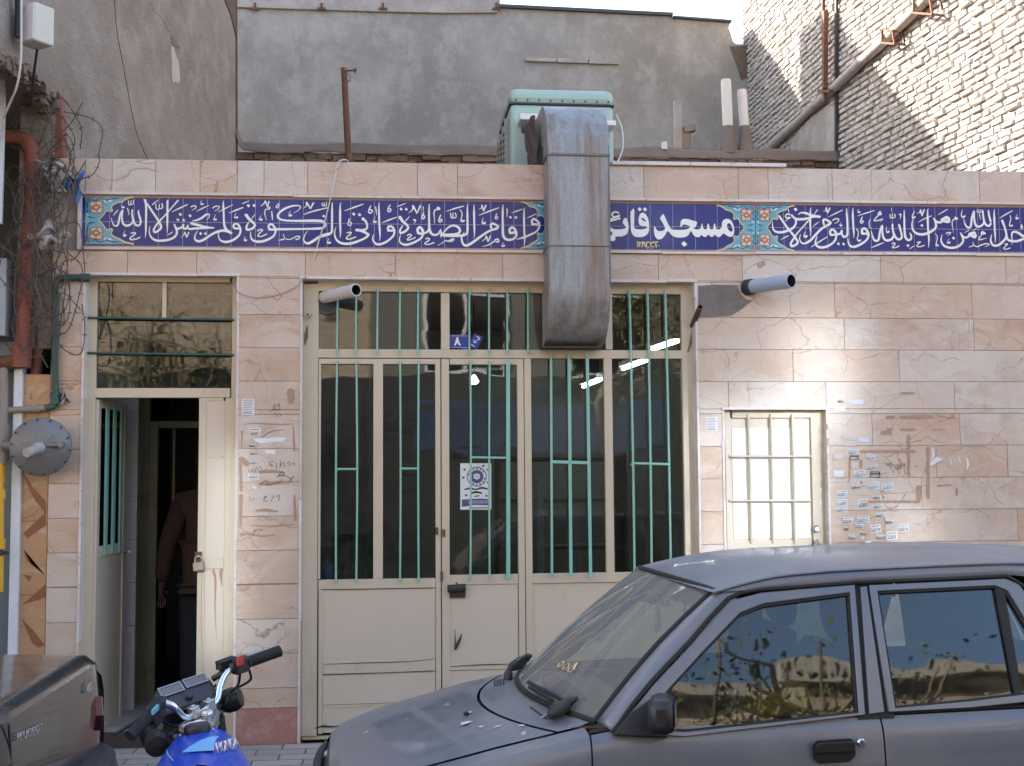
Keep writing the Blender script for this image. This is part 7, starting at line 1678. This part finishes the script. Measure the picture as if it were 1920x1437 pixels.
for hi in (11, 14):
    hx_, hy_, hz_ = BV[hi][:3]; pi_ = len(BV); BV.append((hx_-.004, hy_+.012, hz_-.055, .026)); BE.append((hi, pi_))
    for k, (dx, ln) in enumerate(((-.026, .068), (-.009, .08), (.008, .075), (.024, .06))):
        a_ = len(BV); BV.append((hx_+dx*.6, hy_+.02+dx*.3, hz_-.085, .0095)); BV.append((hx_+dx, hy_+.028, hz_-.085-ln*.5, .0085)); BV.append((hx_+dx*.95, hy_+.02, hz_-.085-ln, .0075)); BE += [(pi_, a_), (a_, a_+1), (a_+1, a_+2)]
    a_ = len(BV); BV.append((hx_+.03, hy_+.025, hz_-.045, .011)); BV.append((hx_+.042, hy_+.035, hz_-.08, .009)); BE += [(pi_, a_), (a_, a_+1)]
MAT['skin'] = pm('skin', (.055,.026,.018), .55, var=.08); skin('body', BV, BE, MAT['skin'])
m, nt, b = newmat('checked_wool'); P = objc(nt); ck = []
for rot, sc in (((0, R(28), 0), 26.), ((0, R(-62), 0), 20.)):
    w = _n(nt, 'ShaderNodeTexWave', bands_direction='X'); w.inputs['Scale'].default_value = sc/3.0; nt.links.new(mapv(nt, P, (1,1,1), rot), w.inputs['Vector']); ck.append(ramp(nt, w.outputs[1], [(.86, 0), (.95, 1)]))
col = mixc(nt, math_(nt, 'MAXIMUM', *ck), mixc(nt, nz(nt, P, 9, 5), (.030,.009,.005), (.042,.014,.007)), (.036,.016,.009)); nt.links.new(col, b.inputs['Base Color']); b.inputs['Roughness'].default_value = .95; MAT['jacket'] = m
JV = [(0,0,1.0,.185), (0,0,1.14,.165), (0,-.005,1.30,.172), (0,0,1.44,.135), (0,.01,1.53,.075), (-.185,0,1.435,.085), (*elb,.068), (*[lerp(elb[i], hnd[i], .95) for i in range(3)],.058), (.185,0,1.435,.085), (.235,-.02,1.15,.066), (.24,.06,.98,.055), (0,0,.87,.205)]
jk = skin('jacket', JV, [(0,1),(1,2),(2,3),(3,4),(3,5),(5,6),(6,7),(3,8),(8,9),(9,10),(0,11)], MAT['jacket'])
TV = [(0,0,.95,.15), (-.105,0,.84,.115), (-.112,.01,.48,.088), (-.12,-.005,.08,.072), (.105,0,.84,.115), (.112,.01,.48,.088), (.12,-.005,.08,.072)]
skin('jeans', TV, [(0,1),(1,2),(2,3),(0,4),(4,5),(5,6)], pm('dark_denim', (.006,.008,.013), .9, var=.3, scale=20))
SV = [(-.12,-.02,.05,.045), (-.125,.16,.035,.042), (.12,-.02,.05,.045), (.125,.16,.035,.042)]
for k in (0, 2): skin('shoe', [SV[k], SV[k+1]], [(0,1)], MAT['black'])
hm2 = MB(); hm2.lathe([(.0, .10), (.055, .09), (.09, .06), (.104, .01), (.102, -.04), (.09, -.09), (.07, -.11)], (0, -.005, 1.72), (0, 0, 1), 18, cap=False); h_ = hm2.build('hair', pm('dark_hair', (.015,.011,.009), .6, var=.4, scale=60), per, smooth=80)
# padlock on the fixed leaf
pk = empty('padlock', tuple(at(372, 1060, DY-.03))); PK = Vector(pk.location); tag(pk, 'brass grey padlock hanging open on the edge of the fixed entrance leaf', 'padlock')
mb = MB(); mb.obox((0, 0, -.01), ((1,0,.1), (0,1,0), (-.1,0,1)), (.034, .012, .028)); mb.build('body', pm('worn_brass', (.34,.28,.20), .4, metal=.7, var=.3), pk, bevel=.006)
mb = MB(); mb.tube(spline([(-.02, 0, .016), (-.02, 0, .042), (-.008, 0, .056), (.010, 0, .054), (.020, 0, .04), (.021, 0, .014)], 5), .006, 8); mb.build('shackle', MAT['steel'], pk, smooth=60)
mb = MB(); pb(mb, 365, 1035, 378, 1068, DY-.014, DY-.001); mb.cyl(at(371, 1040, DY-.04), at(371, 1040, DY), .007, 8); mb.build('hasp', MAT['rust'], ent)
ru = MB(); ribbon(ru, [(400, 1070), (404, 1090), (403, 1140), (406, 1200)], [5, 3, 1.5, .6], DY+.0045); ribbon(ru, [(415, 1067), (414, 1078), (416, 1100)], [6, 4, 1], DY+.0043); ribbon(ru, [(379, 1072), (377, 1150), (379, 1260)], [1, 1.2, .5], DY-.0012); ru.build('rust_run', MAT['orange_mortar'], ent)
# ------------------------------------------------------------------ stickers, notices, adhesive marks, handwriting
PAP = {'white': MAT['paper'], 'faded': pm('faded_paper', (.60,.52,.47), .8, var=.08), 'bluish': pm('bluish_paper', (.64,.65,.68), .7, var=.06), 'dark': pm('dark_label', (.05,.02,.02), .6)}
INK = {'k': MAT['ink'], 'b': pm('blue_ink', (.10,.16,.24), .7, bmp=0), 'w': MAT['white_glaze']}
pr_ = random.Random(31)
def sticker(cx, cy, w, h, paper, ink, label, rot=0, torn=False, Y=-.004, group='number stickers on the marble', name='number_sticker', cat='sticker', yaw=None):
    mb = MB(); n = []
    c, s = math.cos(R(rot)), math.sin(R(rot)); T = lambda x, y: (cx+x*c-y*s, cy+x*s+y*c)
    if torn: pts = [(-.5,-.5),(-.1,-.42),(.2,-.5),(.5,-.2),(.36,.1),(.45,.5),(.0,.32),(-.3,.5),(-.42,.1)]
    else: pts = [(-.5,-.5),(.5,-.5),(.5,.5),(-.5,.5)]
    pts = [(x*w+pr_.uniform(-.4,.4), y*h+pr_.uniform(-.4,.4)) for x, y in pts]
    A = yaw or (lambda px, py, y: at(px, py, y))
    mb.prism([A(*T(x, y), Y) for x, y in pts], (0, .0012, 0) if not yaw else (.0012, 0, 0)); mb.cm = 1
    rb = lambda P, ws_: ribbon(mb, P, ws_, Y-.0007, n=2, mp=(lambda p, y: A(p.x, p.y, y)))
    if ink:
        rb([T(-w*.40, -h*.30), T(w*.36, -h*.32)], [max(.6, h*.07)])
        x = -w*.40
        while x < w*.38:
            k = pr_.random(); hh = h*pr_.uniform(.38, .5)
            if k < .4: rb([T(x, h*.36-hh), T(x+.5, h*.36)], [.7, 1.0])
            elif k < .7: rb([T(x-.8, h*.36-hh), T(x+.9, h*.34-hh*.6), T(x+.3, h*.36)], [.7, .9, .7])
            else: rb([T(x-.8, h*.05), T(x+.8, h*.02), T(x+.6, h*.3), T(x-.8, h*.26)], [.75])
            x += w*pr_.uniform(.10, .15)
        rb([T(-w*.42, h*.34), T(-w*.2, h*.36), T(w*.1, h*.33)], [1.1, .8, .5])
    o = mb.build(name, [PAP[paper], INK[ink or 'k']], fix=True); tag(o, label, cat, group); return o
ST = [(180,103,64,38,'white','k',0,1),(325,115,112,42,'bluish','',0,0),(162,178,100,45,'white','',0,0),(255,432,116,46,'faded','',2,0),(382,455,98,42,'bluish','',3,0),(263,492,95,42,'faded','',-2,0),(285,563,100,40,'white','k',2,0),(297,612,76,40,'dark','w',0,0),(442,612,90,48,'white','b',3,0),(303,685,72,66,'faded','',-5,1),(150,607,80,46,'faded','',0,0),(455,703,100,42,'white','k',-8,0),(345,762,100,62,'white','k',-4,0),(483,768,86,55,'dark','w',2,0),(155,760,90,60,'bluish','',4,0),(322,870,100,50,'white','k',-6,1),(472,868,102,62,'white','b',-3,0),(595,872,98,60,'white','b',1,0),(190,938,90,58,'white','b',2,0),(495,970,80,38,'white','k',4,0),(190,1018,90,58,'white','b',-3,0),(375,1028,85,80,'white','k',-3,0),(512,1052,95,42,'white','k',2,0),(185,1080,98,44,'white','k',-3,0),(532,1130,92,40,'white','k',-5,0),(238,1180,95,58,'white','k',3,0),(380,1168,105,62,'white','k',3,0),(345,1225,85,55,'white','b',0,1),(487,1252,95,70,'white','k',-6,0),(740,1245,90,65,'white','k',-6,0),(638,1315,92,72,'white','k',-4,0),(610,1190,70,45,'white','k',0,1),(382,1295,72,36,'white','k',3,1),(280,1328,70,50,'white','b',0,1),(535,1325,85,50,'white','k',0,1),(222,1252,40,40,'white','k',0,1),(372,1335,32,28,'white','',0,1),(425,1372,58,24,'white','',-8,1)]
ORD = ['first','second','third','fourth','fifth','sixth','seventh','eighth','ninth','tenth','eleventh','twelfth','thirteenth','fourteenth','fifteenth','sixteenth']
cols = {0: [], 1: [], 2: []}
for s_ in ST: cols[0 if s_[0] < 225 else 1 if s_[0] < 415 else 2].append(s_)
for ci, nm in ((0, 'sticker column nearest the hatch'), (1, 'middle sticker column beside the hatch'), (2, 'outer sticker column away from the hatch')):
    for k, (x, y, w, h, p, i_, ro, to) in enumerate(sorted(cols[ci], key=lambda q: q[1])):
        look = ('torn ' if to else '')+{'white':'white','faded':'pinkish blank','bluish':'pale blank','dark':'black'}[p]+(' blue-printed' if i_ == 'b' else ' black-printed' if i_ == 'k' else '')
        sticker(1540+x/4.79, 730+y/4.79, w/4.79, h/4.79, p, i_, '%s sticker, %s in the %s' % (look, ORD[k], nm), ro, to, Y=-.0035-.0004*(k % 3))
xr = GX1  # stickers on the reveal of the hatch
rv = WX1-.0045
onrev = lambda px, py, y: (lambda q: Vector((rv-(-.0035-y)-.0006, q.y, q.z)))(onp(px, py, (rv, 0, 0), (1, 0, 0)))
for k, (y, w, h) in enumerate(((801, 6, 10), (829, 6, 13), (858, 6, 11), (876, 6, 9), (904, 6, 10), (925, 6, 10), (951, 6, 10), (976, 6, 11), (1000, 6, 9))):
    sticker(1551.5+.35*k*.5, y, 3.0, h, 'white', '' , 'narrow sticker on the side reveal of the hatch, %s from the top' % ORD[k], pr_.uniform(-8, 8), k > 6, yaw=onrev, group='stickers on the hatch reveal')
for (cx, cy, w, h, p, i_, ro, to, lb) in ((478.5, 810, 21, 14, 'white', 'k', 2, 0, 'white printed sticker on the pier above the long torn strip'), (507, 826, 66, 11, 'white', '', -3, 1, 'long torn white paper strip on the pier between the doors'), (475, 835, 18, 7, 'white', 'k', 0, 1, 'torn printed sticker just under the long strip on the pier'), (478, 850, 20, 6, 'white', 'k', 2, 1, 'thin torn sticker low in the upper marble slab of the pier'), (507, 848, 22, 9, 'white', '', 0, 1, 'blank torn sticker right of the thin torn one on the pier'), (475, 867, 14, 9, 'white', 'b', 4, 1, 'small torn sticker at the top of the scribbled pier slab'), (476, 893, 21, 11, 'white', 'k', 4, 0, 'printed sticker in the middle of the scribbled pier slab'), (477, 914, 10, 6, 'white', '', 30, 1, 'tiny white scrap at the foot of the scribbled pier slab')):
    sticker(cx, cy, w, h, p, i_, lb, ro, to, Y=-.0042)
def notice(x0, y0, x1, y1, label):
    mb = MB(); mb.prism([at(x0, y0, -.004), at(x1, y0+.5, -.004), at(x1-.3, y1, -.004), at(x0+.2, y1-.6, -.004)], (0, .001, 0)); mb.cm = 1
    for k in range(8): y = lerp(y0, y1, (k+.9)/9.2); ribbon(mb, [(lerp(x0, x1, .12), y), (lerp(x0, x1, pr_.uniform(.75, .9)), y+.3)], [.9 if k < 7 else 1.6], -.0047)
    o = mb.build('paper_notice', [MAT['paper'], pm('print_grey', (.2,.2,.21), .8, bmp=0)]); tag(o, label, 'notice')
notice(453, 748.5, 477, 779, 'small printed paper notice on the pier near the top of the narrow door'); notice(1323.5, 782, 1346, 809, 'small printed paper notice on the marble left of the hatch')
# traces of torn posters and handwriting belong to the wall
ad = MB(); q = lambda x, y: (1540+x/4.79, 730+y/4.79)
def dash(x0, y0, x1, y1, w, f=.75):
    n = max(1, int(math.hypot(x1-x0, y1-y0)/60))
    for k in range(n):
        if pr_.random() < f:
            a, b_ = q(lerp(x0, x1, k/n), lerp(y0, y1, k/n)), q(lerp(x0, x1, (k+pr_.uniform(.6, 1))/n), lerp(y0, y1, (k+.9)/n)); m_ = ((a[0]+b_[0])/2+pr_.uniform(-.4,.4), (a[1]+b_[1])/2+pr_.uniform(-.4,.4)); ribbon(ad, [a, m_, b_], [w/4.79*pr_.uniform(.6, 1.1), w/4.79*pr_.uniform(.8, 1.1), w/4.79*pr_.uniform(.5, 1)], -.0018, n=2)
for a in ((470,255,1010,245,34,.85),(590,362,845,362,26,.9),(545,392,650,392,36,1),(365,560,920,558,28,.8),(785,420,785,795,26,.85),(958,530,958,990,36,.9),(715,38,850,38,24,1),(375,1012,900,1012,28,.95),(875,890,875,1000,52,1),(355,580,360,955,26,.6),(255,620,250,800,20,.9),(975,870,1180,862,18,.6),(1000,365,1240,365,10,.7),(1215,890,1215,960,26,1),(640,945,740,945,12,.6),(820,960,980,640,8,.3)): dash(*a)
for P_, w in (([(455, 796), (480, 794), (520, 796), (550, 795)], [1, 2, 3, 1]), ([(454, 810), (453, 840)], [4, 2]), ([(550, 800), (552, 845)], [2, 4]), ([(487, 886), (510, 884), (532, 887)], [5, 6, 4]), ([(451, 870), (452, 920)], [6, 5]), ([(486, 908), (520, 905), (548, 903)], [4, 7, 3]), ([(452, 930), (451, 985)], [7, 5]), ([(480, 958), (500, 957), (520, 959)], [3, 6, 3]), ([(470, 986), (500, 987), (550, 984)], [2, 3, 2]), ([(452, 1003), (470, 1001), (490, 1006), (515, 1003)], [6, 3, 4, 2]), ([(545, 735), (546, 752)], [14, 13]), ([(453, 862), (463, 870)], [12, 10]), ([(552, 930), (554, 975)], [3, 6])): ribbon(ad, P_, w, -.0019, n=3)
ad.build('adhesive_trace', MAT['adhesive'], mosque)
gf_ = MB()
for P_, w in (([(512, 768), (514, 758), (517, 768)], [.9]), ([(519, 762), (523, 757), (524, 765), (522, 768)], [.9]), ([(504, 771), (515, 769), (528, 769)], [1.1]), ([(512, 776), (518, 775), (519, 783)], [.9]), ([(522, 775), (526, 776), (525, 782)], [.9]), ([(493, 819), (505, 811), (520, 807), (534, 806)], [1.2, .8, .5]), ([(465, 880), (469, 888), (473, 880), (478, 888), (481, 876), (487, 886)], [1.0]), ([(488, 874), (492, 884), (500, 880)], [1.0]), ([(513, 865), (505, 868), (512, 874), (504, 872)], [1.0]), ([(519, 868), (518, 880)], [.9]), ([(526, 864), (525, 876), (531, 866), (534, 876)], [.9]), ([(539, 870), (542, 866), (545, 871), (540, 873)], [.9]), ([(548, 871), (551, 868), (552, 874)], [.8]), ([(489, 910), (496, 902), (504, 904), (498, 910), (512, 908), (527, 903), (528, 899)], [1.2]), ([(521, 895), (528, 884), (533, 890), (520, 893), (534, 892), (546, 898), (551, 893), (540, 906)], [1.2]), ([(467, 930), (470, 938), (478, 935)], [.9]), ([(494, 934), (500, 930), (494, 938), (502, 940)], [.9]), ([(508, 940), (514, 928)], [.9]), ([(518, 932), (524, 929), (522, 940)], [.9]), ([(484, 978), (490, 966), (500, 972)], [.6]), ([(500, 975), (510, 955)], [.6]), ([(148, 940), (150, 985)], [2.5, 1]), ([(147, 950), (152, 952)], [1.5])): ribbon(gf_, P_, w, -.0026, n=3)
for P_ in ([(575,655),(590,690),(600,660),(612,690),(620,655),(612,700)], [(632,662),(630,700),(622,716)], [(640,720),(652,755)], [(680,672),(700,690),(690,720),(678,700)], [(705,665),(712,720),(722,660)], [(735,668),(742,690),(752,662),(748,700),(765,720)], [(530,768),(560,755),(590,752)], [(835,690),(860,692)]): ribbon(gf_, [q(*p) for p in P_], [.8], -.0026, n=3)
gf_.build('handwriting', MAT['greyink'], mosque)
wr = MB()
for P_, w in (([(1748, 842), (1750, 852), (1747, 862)], [3, 5, 2]), ([(1746, 870), (1752, 866), (1757, 862), (1766, 862)], [6, 8, 10, 4]), ([(1780, 858), (1784, 870)], [2, 3]), ([(1797, 858), (1801, 868)], [3, 2]), ([(1812, 858), (1815, 870), (1812, 882)], [2, 5, 1])): ribbon(wr, P_, w, -.0027, n=3)
wr.build('paper_remnant', MAT['paper'], mosque)
